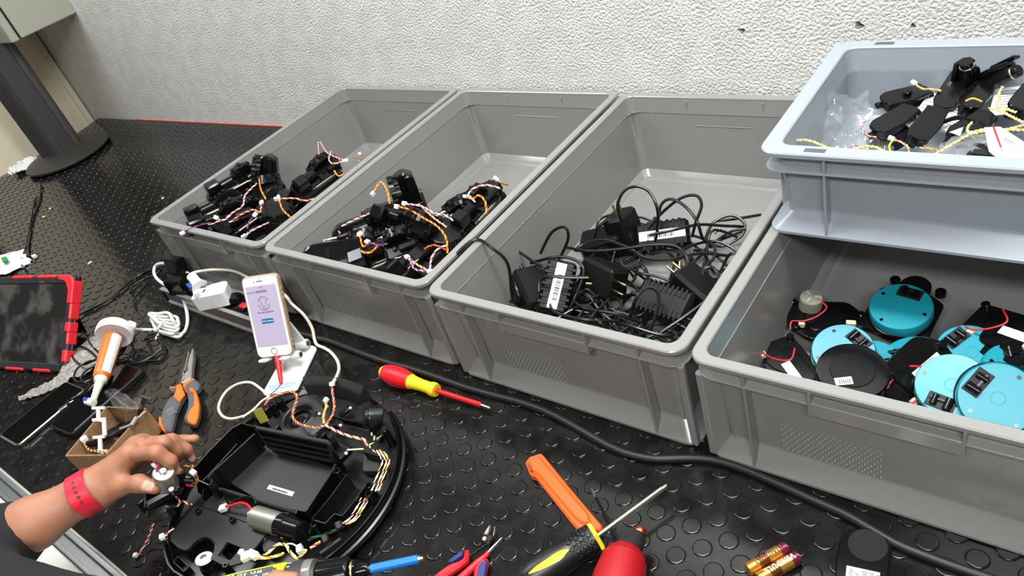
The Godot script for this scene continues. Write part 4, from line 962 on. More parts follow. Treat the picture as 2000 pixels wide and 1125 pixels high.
	part(t, "cone", turned(mb(o), b, c, [[0.0, 0.0082], [0.05, 0.0098], [0.55, 0.0128], [0.95, 0.0148], [1.15, 0.015]], 20), mat("cone black", Color(0.09, 0.09, 0.09), 0.65))
	var rg := mat("gun red", Color(0.64, 0.05, 0.1), 0.42)
	var bd := mb(o)
	bd = turned(bd, c, d, [[-0.01, 0.0125], [0.03, 0.0165], [0.16, 0.0212], [0.3, 0.0225], [0.34, 0.0245], [0.9, 0.027], [1.4, 0.027], [1.42, 0.02]], 28)
	part(t, "body", bd, rg)
	var gd := (d - c).normalized(); var gs := gd.cross(Vector3.UP).normalized(); var gu := gs.cross(gd)
	for e in [[0.05, 0.024], [0.2, 0.0345]]: pass
	part(t, "seam", turned(mb(o), c.lerp(d, 0.02) + gu * 0.016 - gs * 0.002, c.lerp(d, 0.3) + gu * 0.0222 - gs * 0.003, [[0, 0.0008], [1, 0.0008]], 6), mat("seam red", Color(0.3, 0.03, 0.05), 0.7))  # dark red line painted as the shade in the body seam
	part(t, "screw_hole", mb(o).cyl(c.lerp(d, 0.17) + gu * 0.014 + gs * 0.014, c.lerp(d, 0.17) + gu * 0.0155 + gs * 0.0155, 0.003, 14), mat("seam red"))  # dark disc painted for the shade inside a screw hole
	# --- two batteries
	var lab := ["upper of the two gold batteries lying side by side, nearer the orange knife", "lower of the two gold batteries lying side by side, printed end forward"]
	var ends := [[Vector3(0.3133, 0.0073, 0.4222), Vector3(0.3351, 0.0073, 0.3878)], [Vector3(0.3226, 0.0073, 0.4254), Vector3(0.3466, 0.0073, 0.3926)]]
	for i in 2:
		a = ends[i][0]; b = ends[i][1]
		var mid := (a + b) / 2; var dir := (b - a).normalized()
		if i == 1:
			var m0: Vector3 = (ends[0][0] + ends[0][1]) / 2; var d0: Vector3 = (ends[0][1] - ends[0][0]).normalized()
			dir = d0; mid = m0 + d0.cross(Vector3.UP).normalized() * 0.0146 + d0 * 0.003
		o = Vector3(mid.x, 0, mid.z)
		t = thing("battery", lab[i], "battery", o, Basis.IDENTITY, "loose batteries")
		a = mid - dir * 0.025; b = mid + dir * 0.025
		part(t, "gold_wrap", turned(mb(o), a, b, [[0.0, 0.0050], [0.003, 0.0068], [0.01, 0.0071], [0.79, 0.0071]], 20), mat("battery gold", Color(0.83, 0.6, 0.25), 0.3, 0.8))
		part(t, "dark_band", turned(mb(o), a, b, [[0.26, 0.00713], [0.5, 0.00713]], 20), mat("battery brown", Color(0.5, 0.3, 0.12), 0.3, 0.8))
		part(t, "purple_end", turned(mb(o), a, b, [[0.79, 0.0071], [0.97, 0.0071], [0.98, 0.0066], [0.985, 0.0045]], 20), mat("battery purple", Color(0.45, 0.13, 0.22), 0.3, 0.5))
		part(t, "terminal", turned(mb(o), a, b, [[0.98, 0.0028], [1.01, 0.0028]], 14), mat("steel"))
		text(t, "VINDULL", 0.0062, mat("battery print", Color(0.93, 0.9, 0.85), 0.4) if i == 1 else mat("battery dark print", Color(0.35, 0.16, 0.12), 0.4), Transform3D(Basis(-dir, Vector3.UP.cross(-dir), Vector3.UP), mid + Vector3(0, 0.0070, 0) + dir * 0.001 - o))
	# --- black pad with a white label
	o = Vector3(0.4073, 0, 0.357)
	t = thing("black_remote", "flat black rounded remote with a felt disc and a white sticker", "remote", o)
	part(t, "body", mb(o).prism(rpoly([Vector2(0.3814, 0.3462), Vector2(0.3916, 0.3356), Vector2(0.4023, 0.3298), Vector2(0.4165, 0.3278), Vector2(0.4287, 0.3404), Vector2(0.4307, 0.3594), Vector2(0.4342, 0.3792), Vector2(0.4402, 0.4111), Vector2(0.3968, 0.4329), Vector2(0.3891, 0.3946), Vector2(0.3824, 0.3643)], [0.02, 0.01, 0.01, 0.02, 0.01, 0.01, 0.01, 0.01, 0.01, 0.01, 0.01], 4), 0.0013, 0.010, 0.0015), bp)
	var felt := mat("felt", Color(0.13, 0.13, 0.13), 0.95)
	felt.normal_enabled = true; felt.normal_texture = normal_tex(noise_img(256, 0.4, 61), 6.0); felt.normal_scale = 1.2; tri_uv(felt, 14.0, false)
	var fc := Vector3(0.4078, 0.0105, 0.3509)
	part(t, "felt_disc", mb(o).prism(circle2(Vector2(fc.x, fc.z), 0.0185, 36), 0.0095, 0.0108, 0.0003), felt)
	var lb := part(t, "sticker", mb(o).prism(PackedVector2Array([Vector2(0.3964, 0.3815), Vector2(0.4263, 0.376), Vector2(0.4285, 0.3885), Vector2(0.4321, 0.4134), Vector2(0.4064, 0.4263)]), 0.0098, 0.0104), mat("paper"))
	var lx := (Vector3(0.4263, 0.0104, 0.376) - Vector3(0.3964, 0.0104, 0.3815)).normalized(); var lz := Vector3.UP.cross(lx)
	var cols := ["00283", "60", "0033", "8230", "C 20", "0"]
	for k in 6: text(lb, cols[k], 0.0036 if k < 2 else 0.0046, mat("ink grey"), Transform3D(Basis(-lz, lx, Vector3.UP), Vector3(0.3964, 0.0105, 0.3816) - o + lx * (0.0045 + 0.0062 * k) - lz * 0.009))
	build_cutters()
	build_drill()

func build_thick_cable():
	var o := Vector3(-0.0299, 0, 0.3138)
	var t := thing("mains_cable", "thick black mains cable running along the front of the crates", "cable", o)
	part(t, "sheath", mb(o).tube(smooth([Vector3(-0.6479, 0.006, 0.3232), Vector3(-0.5882, 0.006, 0.3265), Vector3(-0.5342, 0.006, 0.3249), Vector3(-0.4825, 0.006, 0.322), Vector3(-0.4111, 0.006, 0.325), Vector3(-0.3379, 0.006, 0.3257), Vector3(-0.2911, 0.006, 0.323), Vector3(-0.2314, 0.006, 0.3222), Vector3(-0.1667, 0.006, 0.3228), Vector3(-0.1153, 0.006, 0.3204), Vector3(-0.0706, 0.006, 0.3175), Vector3(-0.0257, 0.006, 0.318), Vector3(0.0178, 0.006, 0.3239), Vector3(0.0597, 0.006, 0.3321), Vector3(0.0928, 0.006, 0.3379), Vector3(0.1221, 0.006, 0.3392), Vector3(0.1522, 0.006, 0.3345), Vector3(0.1732, 0.006, 0.3258), Vector3(0.1929, 0.006, 0.3168), Vector3(0.218, 0.006, 0.3088), Vector3(0.2506, 0.006, 0.3067), Vector3(0.2949, 0.006, 0.3107), Vector3(0.3371, 0.006, 0.3164), Vector3(0.3764, 0.006, 0.3212), Vector3(0.4052, 0.006, 0.3287), Vector3(0.4329, 0.006, 0.3356), Vector3(0.466, 0.006, 0.3377), Vector3(0.4969, 0.006, 0.3381), Vector3(0.52, 0.006, 0.3375), Vector3(0.5447, 0.006, 0.3396)], 5), 0.0048, 12), mat("cable sheath", Color(0.1, 0.1, 0.1), 0.5))

func build_cutters():
	var o := Vector3(0.021, 0, 0.5293)
	var t := thing("side_cutters", "small side cutters with open red and blue handles at the front edge", "cutters", o)
	var rd := mat("tool red"); var bu := mat("handle blue", Color(0.13, 0.16, 0.42), 0.5)
	var P := func(nm, pl, y0, y1, bv, m, r = 0.001): return part(t, nm, mb(o).prism(rpoly(pl, r, 3), y0, y1, bv), m)
	P.call("handle", [Vector2(0.0093, 0.5454), Vector2(0.0123, 0.5424), Vector2(0.0154, 0.5434), Vector2(0.0186, 0.5486), Vector2(0.0222, 0.5543), Vector2(0.0186, 0.5649), Vector2(0.0126, 0.5775), Vector2(0.0083, 0.5908), Vector2(0.003, 0.6029), Vector2(-0.0077, 0.6033), Vector2(-0.0057, 0.5928), Vector2(-0.0007, 0.5791), Vector2(0.0045, 0.5676), Vector2(0.0134, 0.5585), Vector2(0.0148, 0.5529)], 0.003, 0.014, 0.003, rd, 0.003)
	P.call("blue_inlay", [Vector2(0.0087, 0.5472), Vector2(0.0107, 0.5479), Vector2(0.0128, 0.5523), Vector2(0.0062, 0.565), Vector2(0.0021, 0.5678), Vector2(0, 0.5675), Vector2(0.0041, 0.5569)], 0.004, 0.0145, 0.0015, bu)
	P.call("handle", [Vector2(0.0354, 0.5455), Vector2(0.0386, 0.5428), Vector2(0.0435, 0.5417), Vector2(0.0465, 0.5451), Vector2(0.0491, 0.552), Vector2(0.0547, 0.5627), Vector2(0.0608, 0.573), Vector2(0.0503, 0.5781), Vector2(0.0408, 0.5671), Vector2(0.036, 0.5599), Vector2(0.0352, 0.5538)], 0.003, 0.0135, 0.003, rd, 0.003)
	P.call("blue_inlay", [Vector2(0.0413, 0.5478), Vector2(0.0436, 0.5451), Vector2(0.0463, 0.5447), Vector2(0.0504, 0.5523), Vector2(0.056, 0.5631), Vector2(0.0621, 0.5733), Vector2(0.0541, 0.5772), Vector2(0.0453, 0.5643), Vector2(0.0405, 0.5547)], 0.012, 0.0155, 0.0012, bu, 0.002)
	var ar := mat("tool black", Color(0.09, 0.09, 0.09), 0.35)
	P.call("arm", [Vector2(0.0173, 0.5507), Vector2(0.0158, 0.5494), Vector2(0.0215, 0.5371), Vector2(0.0281, 0.5234), Vector2(0.029, 0.5175), Vector2(0.028, 0.512), Vector2(0.0252, 0.5064), Vector2(0.0224, 0.502), Vector2(0.0235, 0.5011), Vector2(0.0297, 0.5103), Vector2(0.0303, 0.5144), Vector2(0.0305, 0.5219), Vector2(0.0245, 0.534)], 0.004, 0.009, 0.001, ar, 0.001)
	P.call("arm", [Vector2(0.0372, 0.5399), Vector2(0.0329, 0.5337), Vector2(0.0284, 0.5248), Vector2(0.0199, 0.5254), Vector2(0.0168, 0.5226), Vector2(0.016, 0.5144), Vector2(0.019, 0.5112), Vector2(0.0277, 0.512), Vector2(0.0294, 0.5202), Vector2(0.0312, 0.5261), Vector2(0.0379, 0.5379)], 0.003, 0.007, 0.001, ar, 0.001)
	P.call("jaw", [Vector2(0.0164, 0.5027), Vector2(0.0182, 0.5027), Vector2(0.0217, 0.5103), Vector2(0.0226, 0.5151), Vector2(0.0172, 0.5175), Vector2(0.0162, 0.5102)], 0.004, 0.011, 0.001, mat("brushed steel"), 0.0008)
	P.call("jaw", [Vector2(0.0232, 0.5023), Vector2(0.0243, 0.5014), Vector2(0.0279, 0.5071), Vector2(0.0304, 0.5132), Vector2(0.0292, 0.5134), Vector2(0.0264, 0.5078)], 0.004, 0.0105, 0.001, mat("brushed steel"), 0.0006)
	var pc := Vector3(0.0226, 0.0115, 0.5216)
	part(t, "pivot", mb(o).prism(circle2(Vector2(pc.x, pc.z), 0.0032, 20), 0.005, 0.0118, 0.0006), mat("pivot steel", Color(0.7, 0.66, 0.58), 0.4, 1.0))
	P.call("spring_hook", [Vector2(0.0169, 0.5304), Vector2(0.0159, 0.5279), Vector2(0.0179, 0.5257), Vector2(0.0202, 0.5263), Vector2(0.0201, 0.5297), Vector2(0.0183, 0.531)], 0.002, 0.006, 0.0006, ar, 0.0008)
	# scriber
	var so := Vector3(0.0314, 0, 0.5312)
	var s := thing("scriber", "thin steel scriber with a red handle beside the side cutters", "scriber", so)
	var a := Vector3(0.0407, 0.008, 0.5095); var b := Vector3(0.0364, 0.008, 0.5331); var c := Vector3(0.036, 0.007, 0.5372); var d := Vector3(0.0243, 0.006, 0.5762)
	part(s, "needle", turned(mb(so), a, b, [[0, 0.0006], [0.12, 0.0014], [0.7, 0.0021], [1, 0.0021]], 10), mat("steel"))
	part(s, "ferrule", turned(mb(so), b, c, [[0, 0.0026], [1, 0.0034]], 10), rd)
	part(s, "handle", turned(mb(so), c, d, [[0, 0.003], [0.3, 0.0045], [1, 0.0048]], 12), rd)

func build_drill():
	var o := Vector3(-0.1454, 0, 0.6555)
	var t := thing("cordless_drill", "lime yellow cordless drill with a blue screwdriver bit, beside the robot", "drill", o)
	var lime := mat("lime", Color(0.86, 0.9, 0.1), 0.38); var gr := mat("drill grey", Color(0.2, 0.2, 0.2), 0.5)
	var tip := Vector3(-0.0139, 0.034, 0.5834); var fb := Vector3(-0.063, 0.038, 0.6251)
	var ax := (tip - fb).normalized()
	var bk := fb - ax * 0.30
	var at := func(m: float): return fb - ax * m
	part(t, "bit_sleeve", turned(mb(o), fb, tip, [[0.0, 0.0052], [0.01, 0.0056], [0.87, 0.0056], [0.885, 0.0048]], 16), mat("bit blue", Color(0.1, 0.45, 0.78), 0.35))
	part(t, "bit_tip", turned(mb(o), fb, tip, [[0.87, 0.0042], [0.91, 0.0044], [0.95, 0.003], [0.985, 0.0026], [1.0, 0.001]], 8), mat("brushed steel"))
	part(t, "bit_shank", turned(mb(o), at.call(0.014), fb, [[0.0, 0.004], [1.0, 0.004]], 6), mat("steel"))
	part(t, "bit_holder", turned(mb(o), at.call(0.022), at.call(0.002), [[0.0, 0.0125], [0.1, 0.0135], [0.3, 0.0135], [0.32, 0.0105], [0.8, 0.0100], [1.0, 0.0085]], 20), mat("black gloss"))
	part(t, "holder_ring", turned(mb(o), at.call(0.0225), at.call(0.0195), [[0.0, 0.0138], [0.2, 0.0143], [0.8, 0.0143], [1.0, 0.0138]], 24), mat("brass"))
	var up := (Vector3.UP - ax * ax.y).normalized(); var sd := ax.cross(up)
	part(t, "chuck", turned(mb(o), at.call(0.062), at.call(0.024), [[0.0, 0.0195], [0.06, 0.0205], [0.9, 0.0195], [1.0, 0.0165]], 36), mat("black plastic"))
	for k in 36:
		var an := TAU * k / 36.0; var n := up * cos(an) + sd * sin(an)
		part(t, "chuck_rib", mb(o).bar(at.call(0.0605) + n * 0.0203, at.call(0.0285) + n * 0.0195, 0.0016, 0.0014, n, 0.0003), mat("black plastic"))
	part(t, "torque_ring", turned(mb(o), at.call(0.098), at.call(0.0625), [[0.0, 0.0255], [0.05, 0.0262], [0.55, 0.0255], [0.95, 0.0225], [1.0, 0.021]], 32), gr)
	var pos2 := func(m: float, an: float, r: float) -> Transform3D:
		var n := up * cos(an) + sd * sin(an); var f := n.cross(ax)
		return Transform3D(Basis(ax, n.cross(ax), n), at.call(m) + n * r - o)
	part(t, "grey_band", turned(mb(o), at.call(0.077), at.call(0.066), [[0.0, 0.0252], [0.1, 0.0256], [1.0, 0.0245]], 32), mat("band grey", Color(0.45, 0.43, 0.41), 0.5))
	var wp := mat("drill print", Color(0.92, 0.92, 0.9), 0.5)
	text(t, "4", 0.009, wp, Transform3D(Basis(sd, ax, up), at.call(0.0885) + up * 0.0262 * cos(0.15) + sd * 0.004 - o))
	for e in [-0.62, -0.3, 0.55]: part(t, "scale_mark", mb(o).bar(at.call(0.0955) + (up * cos(e) + sd * sin(e)) * 0.0263, at.call(0.092) + (up * cos(e) + sd * sin(e)) * 0.0263, 0.0013, 0.0006, up * cos(e) + sd * sin(e)), wp)
	for e in [0.02, 0.1]: part(t, "scale_mark", mb(o).bar(at.call(0.0755) + (up * cos(e) + sd * sin(e)) * 0.0258, at.call(0.0675) + (up * cos(e) + sd * sin(e)) * 0.0256, 0.0012, 0.0006, up * cos(e) + sd * sin(e)), wp)
	# motor housing
	var hs := mb(o)
	hs = turned(hs, at.call(0.27), at.call(0.099), [[0.0, 0.016], [0.02, 0.021], [0.3, 0.0245], [0.6, 0.027], [0.97, 0.0275], [1.0, 0.0255]], 24)
	part(t, "housing", hs, lime)
	var lp := mb(o)
	# name plate on the upper side
	var plate := []
	var cN := up * cos(0.0) + sd * sin(0.0)
	var pb := func(m: float, s: float, h: float) -> Vector3: return at.call(m) + sd * s + up * h
	lp.rings([[pb.call(0.112, -0.011, 0.024), pb.call(0.112, 0.019, 0.024), pb.call(0.19, 0.019, 0.022), pb.call(0.19, -0.011, 0.022)], [pb.call(0.112, -0.011, 0.0283), pb.call(0.112, 0.019, 0.0283), pb.call(0.19, 0.019, 0.027), pb.call(0.19, -0.011, 0.027)]])
	var pl := part(t, "name_plate", lp, mat("plate black", Color(0.12, 0.12, 0.12), 0.4))
	var tb := Basis(ax, up.cross(ax), up)
	text(pl, "RYOBI", 0.0062, wp, Transform3D(tb, pb.call(0.172, -0.0065, 0.0279) - o))
	text(pl, "12 V", 0.0042, wp, Transform3D(tb, pb.call(0.149, -0.0068, 0.0281) - o))
	text(pl, "1.5 Ah", 0.0036, wp, Transform3D(tb, pb.call(0.131, -0.0068, 0.0284) - o))
	text(pl, "CE", 0.0085, wp, Transform3D(tb, pb.call(0.135, 0.002, 0.0284) - o))
	text(pl, "UK", 0.0042, wp, Transform3D(tb, pb.call(0.1185, -0.0005, 0.0286) - o))
	text(pl, "CA", 0.0042, wp, Transform3D(tb, pb.call(0.1185, 0.0045, 0.0286) - o))
	for k in 2: part(pl, "print_line", mb(o).bar(pb.call(0.182, 0.001 + 0.004 * k, 0.0276), pb.call(0.148, 0.001 + 0.004 * k, 0.0282), 0.0012, 0.0004, up), wp)
	part(t, "vent", mb(o).bar(pb.call(0.109, -0.008, 0.0278), pb.call(0.105, 0.012, 0.0278), 0.004, 0.001, up), mat("plate black"))  # black bar painted for the shade inside an open vent
	# grip and battery foot, below the frame
	part(t, "grip", mb(o).bar(at.call(0.2) + sd * 0.02, at.call(0.225) + sd * 0.11, 0.036, 0.036, up, 0.008), lime)
	part(t, "battery_pack", mb(o).bar(at.call(0.195) + sd * 0.125 - up * 0.004, at.call(0.265) + sd * 0.125 - up * 0.004, 0.034, 0.06, up, 0.006), mat("black matte"))

# ---------------------------------------------------------------- phone on its stand, power strip, smart plug
func build_phone_and_power():
	var PX := Transform3D(Vector3(0.8925, 0.0001, -0.4511), Vector3(-0.2199, 0.8733, -0.4348), Vector3(0.3939, 0.4873, 0.7794), Vector3(-0.5391, 0.0978, 0.3761))
	var wp := mat("white plastic")
	var t := thing("phone", "white phone in a clear gold case propped on a stand, app screen lit", "phone", PX.origin, PX.basis)
	var rr := func(hx, hy, r, z0, z1, bv):
		var b := MB.new(); b.x = Transform3D(Basis(Vector3(1, 0, 0), Vector3(0, 0, 1), Vector3(0, -1, 0)), Vector3.ZERO)
		return b.prism(rpoly([Vector2(-hx, -hy), Vector2(hx, -hy), Vector2(hx, hy), Vector2(-hx, hy)], r, 6), z0, z1, bv)
	part(t, "case", rr.call(0.0358, 0.0712, 0.012, -0.0105, -0.001, 0.001), mat("case gold", Color(0.72, 0.62, 0.5), 0.2, 0.3))
	part(t, "front_glass", rr.call(0.0335, 0.0690, 0.010, -0.002, 0.0, 0.0005), mat("phone white", Color(0.9, 0.89, 0.88), 0.2))
	var scr := mat("phone screen", Color(0.68, 0.64, 0.72), 0.15); scr.emission_enabled = true; scr.emission = Color(0.62, 0.55, 0.66); scr.emission_energy_multiplier = 0.28
	var s := part(t, "screen", MB.new().box(Vector3(0, 0.0015, 0.0001), Vector3(0.0588, 0.1045, 0.0006)), scr)
	var sl := AreaLight3D.new(); sl.name = "screen_light"; t.add_child(sl); sl.position = Vector3(0, 0.0015, 0.002); sl.rotation.y = PI
	sl.area_size = Vector2(0.058, 0.104); sl.light_color = Color(0.8, 0.72, 0.85); sl.light_energy = 0.004; sl.area_range = 3.0; sl.shadow_enabled = true
	var ui := mat("screen grey", Color(0.5, 0.48, 0.54), 0.4)
	text(s, "CONGA", 0.0042, mat("screen dark", Color(0.32, 0.3, 0.38), 0.4), Transform3D(Basis.IDENTITY, Vector3(0.0, 0.0435, 0.0005)), "lettering", 0.0002)
	text(s, "12:08", 0.0022, ui, Transform3D(Basis.IDENTITY, Vector3(0.0, 0.0508, 0.0005)), "lettering", 0.0002)
	text(s, "< Dispositivos", 0.0026, ui, Transform3D(Basis.IDENTITY, Vector3(-0.0185, 0.0435, 0.0005)), "lettering", 0.0002)
	text(s, "No hay conexion", 0.0028, mat("screen dark"), Transform3D(Basis.IDENTITY, Vector3(0.0, 0.008, 0.0005)), "lettering", 0.0002)
	# round outline icon
	var ic := MB.new()
	for seg in [[0.35, 2.79], [3.3, 6.12]]:
		var q := []
		for k in 25:
			var a := lerpf(seg[0], seg[1], k / 24.0); q.push_back(Vector3(cos(a) * 0.0108, 0.0235 + sin(a) * 0.0115, 0.0006))
		ic.tube(q, 0.0006, 5)
	part(s, "icon_ring", ic, ui)
	part(s, "icon_button", MB.new().tube(range(17).map(func(k): return Vector3(cos(k * TAU / 16) * 0.0026, 0.0162 + sin(k * TAU / 16) * 0.0026, 0.0006)), 0.0005, 5), ui)
	part(s, "icon_arms", MB.new().tube([Vector3(-0.006, 0.030, 0.0006), Vector3(-0.0035, 0.0245, 0.0006), Vector3(-0.0055, 0.0185, 0.0006)], 0.0005, 5).tube([Vector3(0.006, 0.030, 0.0006), Vector3(0.0035, 0.0245, 0.0006), Vector3(0.0055, 0.0185, 0.0006)], 0.0005, 5), ui)
	var pb := MB.new(); pb.x = Transform3D(Basis(Vector3(1, 0, 0), Vector3(0, 0, 1), Vector3(0, -1, 0)), Vector3(0.0, -0.0075, 0))
	part(s, "pill_button", pb.prism(rpoly([Vector2(-0.0122, -0.004), Vector2(0.0122, -0.004), Vector2(0.0122, 0.004), Vector2(-0.0122, 0.004)], 0.0036, 6), 0.0003, 0.0007), mat("teal button", Color(0.08, 0.42, 0.58), 0.3))
	text(s, "Volver a iniciar", 0.0024, mat("screen text", Color(0.85, 0.9, 0.93), 0.4), Transform3D(Basis.IDENTITY, Vector3(0.0, -0.0075, 0.0009)), "lettering", 0.0002)
	part(t, "home_button", MB.new().tube(range(25).map(func(k): return Vector3(cos(k * TAU / 24) * 0.0056, -0.0605 + sin(k * TAU / 24) * 0.0056, 0.0002)), 0.0005, 6), mat("home ring", Color(0.5, 0.45, 0.4), 0.3, 0.6))
	part(t, "speaker_slot", MB.new().box(Vector3(0, 0.0612, 0.0001), Vector3(0.011, 0.0013, 0.0006), 0.0002), mat("ink"))
	part(t, "front_camera", MB.new().box(Vector3(-0.0105, 0.0606, 0.0001), Vector3(0.0018, 0.0018, 0.0006), 0.0004), mat("ink"))
	part(t, "sensor", MB.new().box(Vector3(0, 0.0655, 0.0001), Vector3(0.0016, 0.0016, 0.0006), 0.0004), mat("ink"))
	for yy in [0.045, 0.036, 0.028, -0.045, -0.053]: part(t, "side_button", MB.new().box(Vector3(0.0362, yy, -0.005), Vector3(0.002, 0.006, 0.003), 0.0006), mat("case gold"))
	# --- stand
	var o := Vector3(-0.5128, 0, 0.3998)
	var st := thing("phone_stand", "white plastic folding phone stand with a printed foot plate", "stand", o)
	part(st, "foot_plate", mb(o).prism(rpoly([Vector2(-0.5161, 0.4623), Vector2(-0.5073, 0.4639), Vector2(-0.4603, 0.4361), Vector2(-0.4578, 0.4301), Vector2(-0.5038, 0.3431), Vector2(-0.5187, 0.3417), Vector2(-0.5602, 0.3563), Vector2(-0.5642, 0.3647)], [0.004, 0.004, 0.006, 0.006, 0.006, 0.006, 0.004, 0.004], 4), 0.0013, 0.006, 0.001), wp)
	var cy := mat("print cyan", Color(0.3, 0.68, 0.8), 0.5)
	for q in [[Vector3(-0.5155, 0.0062, 0.4479), Vector3(-0.4971, 0.0062, 0.4369)], [Vector3(-0.4902, 0.0062, 0.4329), Vector3(-0.472, 0.0062, 0.4226)], [Vector3(-0.5093, 0.0062, 0.4514), Vector3(-0.4967, 0.0062, 0.4439)], [Vector3(-0.4921, 0.0062, 0.4423), Vector3(-0.4724, 0.0062, 0.4299)]]:
		part(st, "print_line", mb(o).bar(q[0], q[1], 0.0022, 0.0003), cy if q[0].z < 9 else cy)
	# hinge barrels and arms up to a back plate behind the phone
	var h1a := Vector3(-0.5246, 0.022, 0.3533); var h1b := Vector3(-0.5112, 0.022, 0.3489)
	var hx := PX.basis.x
	var hc := Vector3(-0.519, 0.018, 0.3518)
	part(st, "hinge", mb(o).cyl(hc - hx * 0.028, hc + hx * 0.006, 0.0085, 18, 0.001), wp)
	part(st, "hinge_pin", mb(o).cyl(hc + hx * 0.0055, hc + hx * 0.0072, 0.0045, 14), mat("fan grey"))
	part(st, "lower_arm", mb(o).bar(hc - hx * 0.012 + Vector3(0, 0.002, 0), PX * Vector3(0.012, -0.02, -0.022), 0.032, 0.005, PX.basis.z, 0.001), wp)
	var bpm := mb(o); bpm.x = bpm.x * PX
	part(st, "back_plate", bpm.box(Vector3(0.004, -0.012, -0.0150), Vector3(0.052, 0.095, 0.005), 0.0012), wp)
	var h2 := PX * Vector3(0.034, -0.0735, -0.012)
	part(st, "hinge", mb(o).cyl(h2 - hx * 0.03, h2 + hx * 0.007, 0.0072, 18, 0.001), wp)
	part(st, "hinge_pin", mb(o).cyl(h2 + hx * 0.0065, h2 + hx * 0.0082, 0.004, 14), mat("fan grey"))
	for sx in [-0.0225, 0.0185]:
		var lp := mb(o); lp.x = lp.x * PX
		part(st, "rest_lip", lp.box(Vector3(sx, -0.0745, -0.002), Vector3(0.018, 0.0055, 0.022), 0.0025), wp)
	# red plug below the phone
	var pa := PX * Vector3(0.001, -0.0715, -0.004); var pbq := Vector3(-0.4887, 0.012, 0.4374)
	var ro := Vector3(pbq.x, 0, pbq.z)
	var rp := thing("charging_plug", "red charging plug hanging from the phone's lower edge", "plug", ro)
	part(rp, "plug", turned(mb(ro), pa, pbq, [[0.0, 0.0045], [0.02, 0.0052], [0.3, 0.0054], [0.34, 0.0042], [0.36, 0.0046], [0.5, 0.0044], [0.52, 0.0038], [0.6, 0.0042], [0.64, 0.0036], [0.78, 0.0038], [0.95, 0.003], [1.0, 0.002]], 14), mat("tool red"))
	wire(rp, rel([Vector3(-0.4892, 0.012, 0.4375), Vector3(-0.4913, 0.009, 0.4453), Vector3(-0.4877, 0.012, 0.4597), Vector3(-0.452, 0.04, 0.4836), Vector3(-0.447, 0.045, 0.4919)], ro), mat("thin grey wire", Color(0.42, 0.36, 0.36), 0.5), 0.0009, "lead")
	# --- aluminium power strip along the crate
	var so := Vector3(-0.80, 0, 0.331)
	var ps := thing("power_strip", "long aluminium power strip with black sockets in front of the crates", "power strip", so)
	var al := mat("strip aluminium", Color(0.75, 0.74, 0.72), 0.38, 0.9)
	var sec := rpoly([Vector2(-0.0285, 0.0), Vector2(0.0285, 0.0), Vector2(0.0285, 0.006), Vector2(0.0245, 0.010), Vector2(0.0245, 0.031), Vector2(0.0292, 0.036), Vector2(0.0292, 0.0425), Vector2(0.0205, 0.0425), Vector2(0.0205, 0.034), Vector2(-0.0205, 0.034), Vector2(-0.0205, 0.0425), Vector2(-0.0292, 0.0425), Vector2(-0.0292, 0.036), Vector2(-0.0245, 0.031), Vector2(-0.0245, 0.010), Vector2(-0.0285, 0.006)], 0.0006, 1)
	var sb := MB.new(); sb.x = Transform3D(Basis(Vector3(0, 0, 1), Vector3(1, 0, 0), Vector3(0, 1, 0)), Vector3(0, 0.0013, 0))
	part(ps, "profile", sb.prism(sec, -0.19, 0.155, 0.0004), al)
	part(ps, "end_cap", MB.new().box(Vector3(-0.1935, 0.021, 0), Vector3(0.006, 0.039, 0.054), 0.002), mat("black plastic"))
	part(ps, "socket_bed", MB.new().box(Vector3(-0.018, 0.0365, 0), Vector3(0.338, 0.004, 0.040), 0.0005), mat("black matte"))
	for k in 5: part(ps, "socket", MB.new().lathe([Vector2(0.0188, 0.037), Vector2(0.0188, 0.0405), Vector2(0.0172, 0.0408), Vector2(0.017, 0.0345), Vector2(0.002, 0.0345)], 24, false, false), mat("black plastic"))
	var n := 0
	for c in ps.get_children():
		if String(c.name).begins_with("socket") and not String(c.name).begins_with("socket_bed"):
			c.position.x = -0.14 + 0.062 * n; n += 1
	var sw := Vector3(-0.7438, 0.046, 0.3315)
	part(ps, "switch_bezel", MB.new().box(Vector3(-0.7112, 0.044, 0.3333) - so, Vector3(0.028, 0.006, 0.024), 0.001), mat("black plastic"))
	part(ps, "red_switch", MB.new().box(Vector3(-0.7042, 0.048, 0.336) - so, Vector3(0.018, 0.005, 0.013), 0.0015), mat("switch red", Color(0.8, 0.1, 0.15), 0.3), "red rocker switch")
	# black oval plug
	var bo := Vector3(-0.7469, 0.045, 0.3299)
	var bp := thing("black_plug", "glossy black flat plug in the power strip beside the phone", "plug", Vector3(bo.x, 0.042, bo.z))
	var ob := MB.new(); ob.x = Transform3D(Basis(Vector3.UP, 0.35), Vector3.ZERO)
	part(bp, "shell", ob.rrect([[0.020, 0.009, 0.0088, 0.0], [0.024, 0.0125, 0.012, 0.003], [0.024, 0.0125, 0.012, 0.010], [0.021, 0.010, 0.0098, 0.015]], true, true, 6), mat("black gloss"))
	# black adapter blocks
	var ko := Vector3(-0.9201, 0.06, 0.3408)
	var ka := thing("wall_adapter", "black boxy power adapter plugged in beside the white smart plug", "adapter", Vector3(ko.x, 0.041, ko.z), eul(14))
	part(ka, "shell", MB.new().box(Vector3(0, 0.017, 0), Vector3(0.05, 0.034, 0.034), 0.003), mat("black gloss"))
	part(ka, "rim", MB.new().box(Vector3(0, 0.003, 0), Vector3(0.053, 0.006, 0.037), 0.001), mat("black plastic"))
	var k2 := Vector3(-0.9486, 0.075, 0.3061)
	var kb := thing("wall_adapter", "black power adapter wedged between the strip and the leftmost crate", "adapter", Vector3(-0.955, 0.041, 0.322), eul(4, -12))
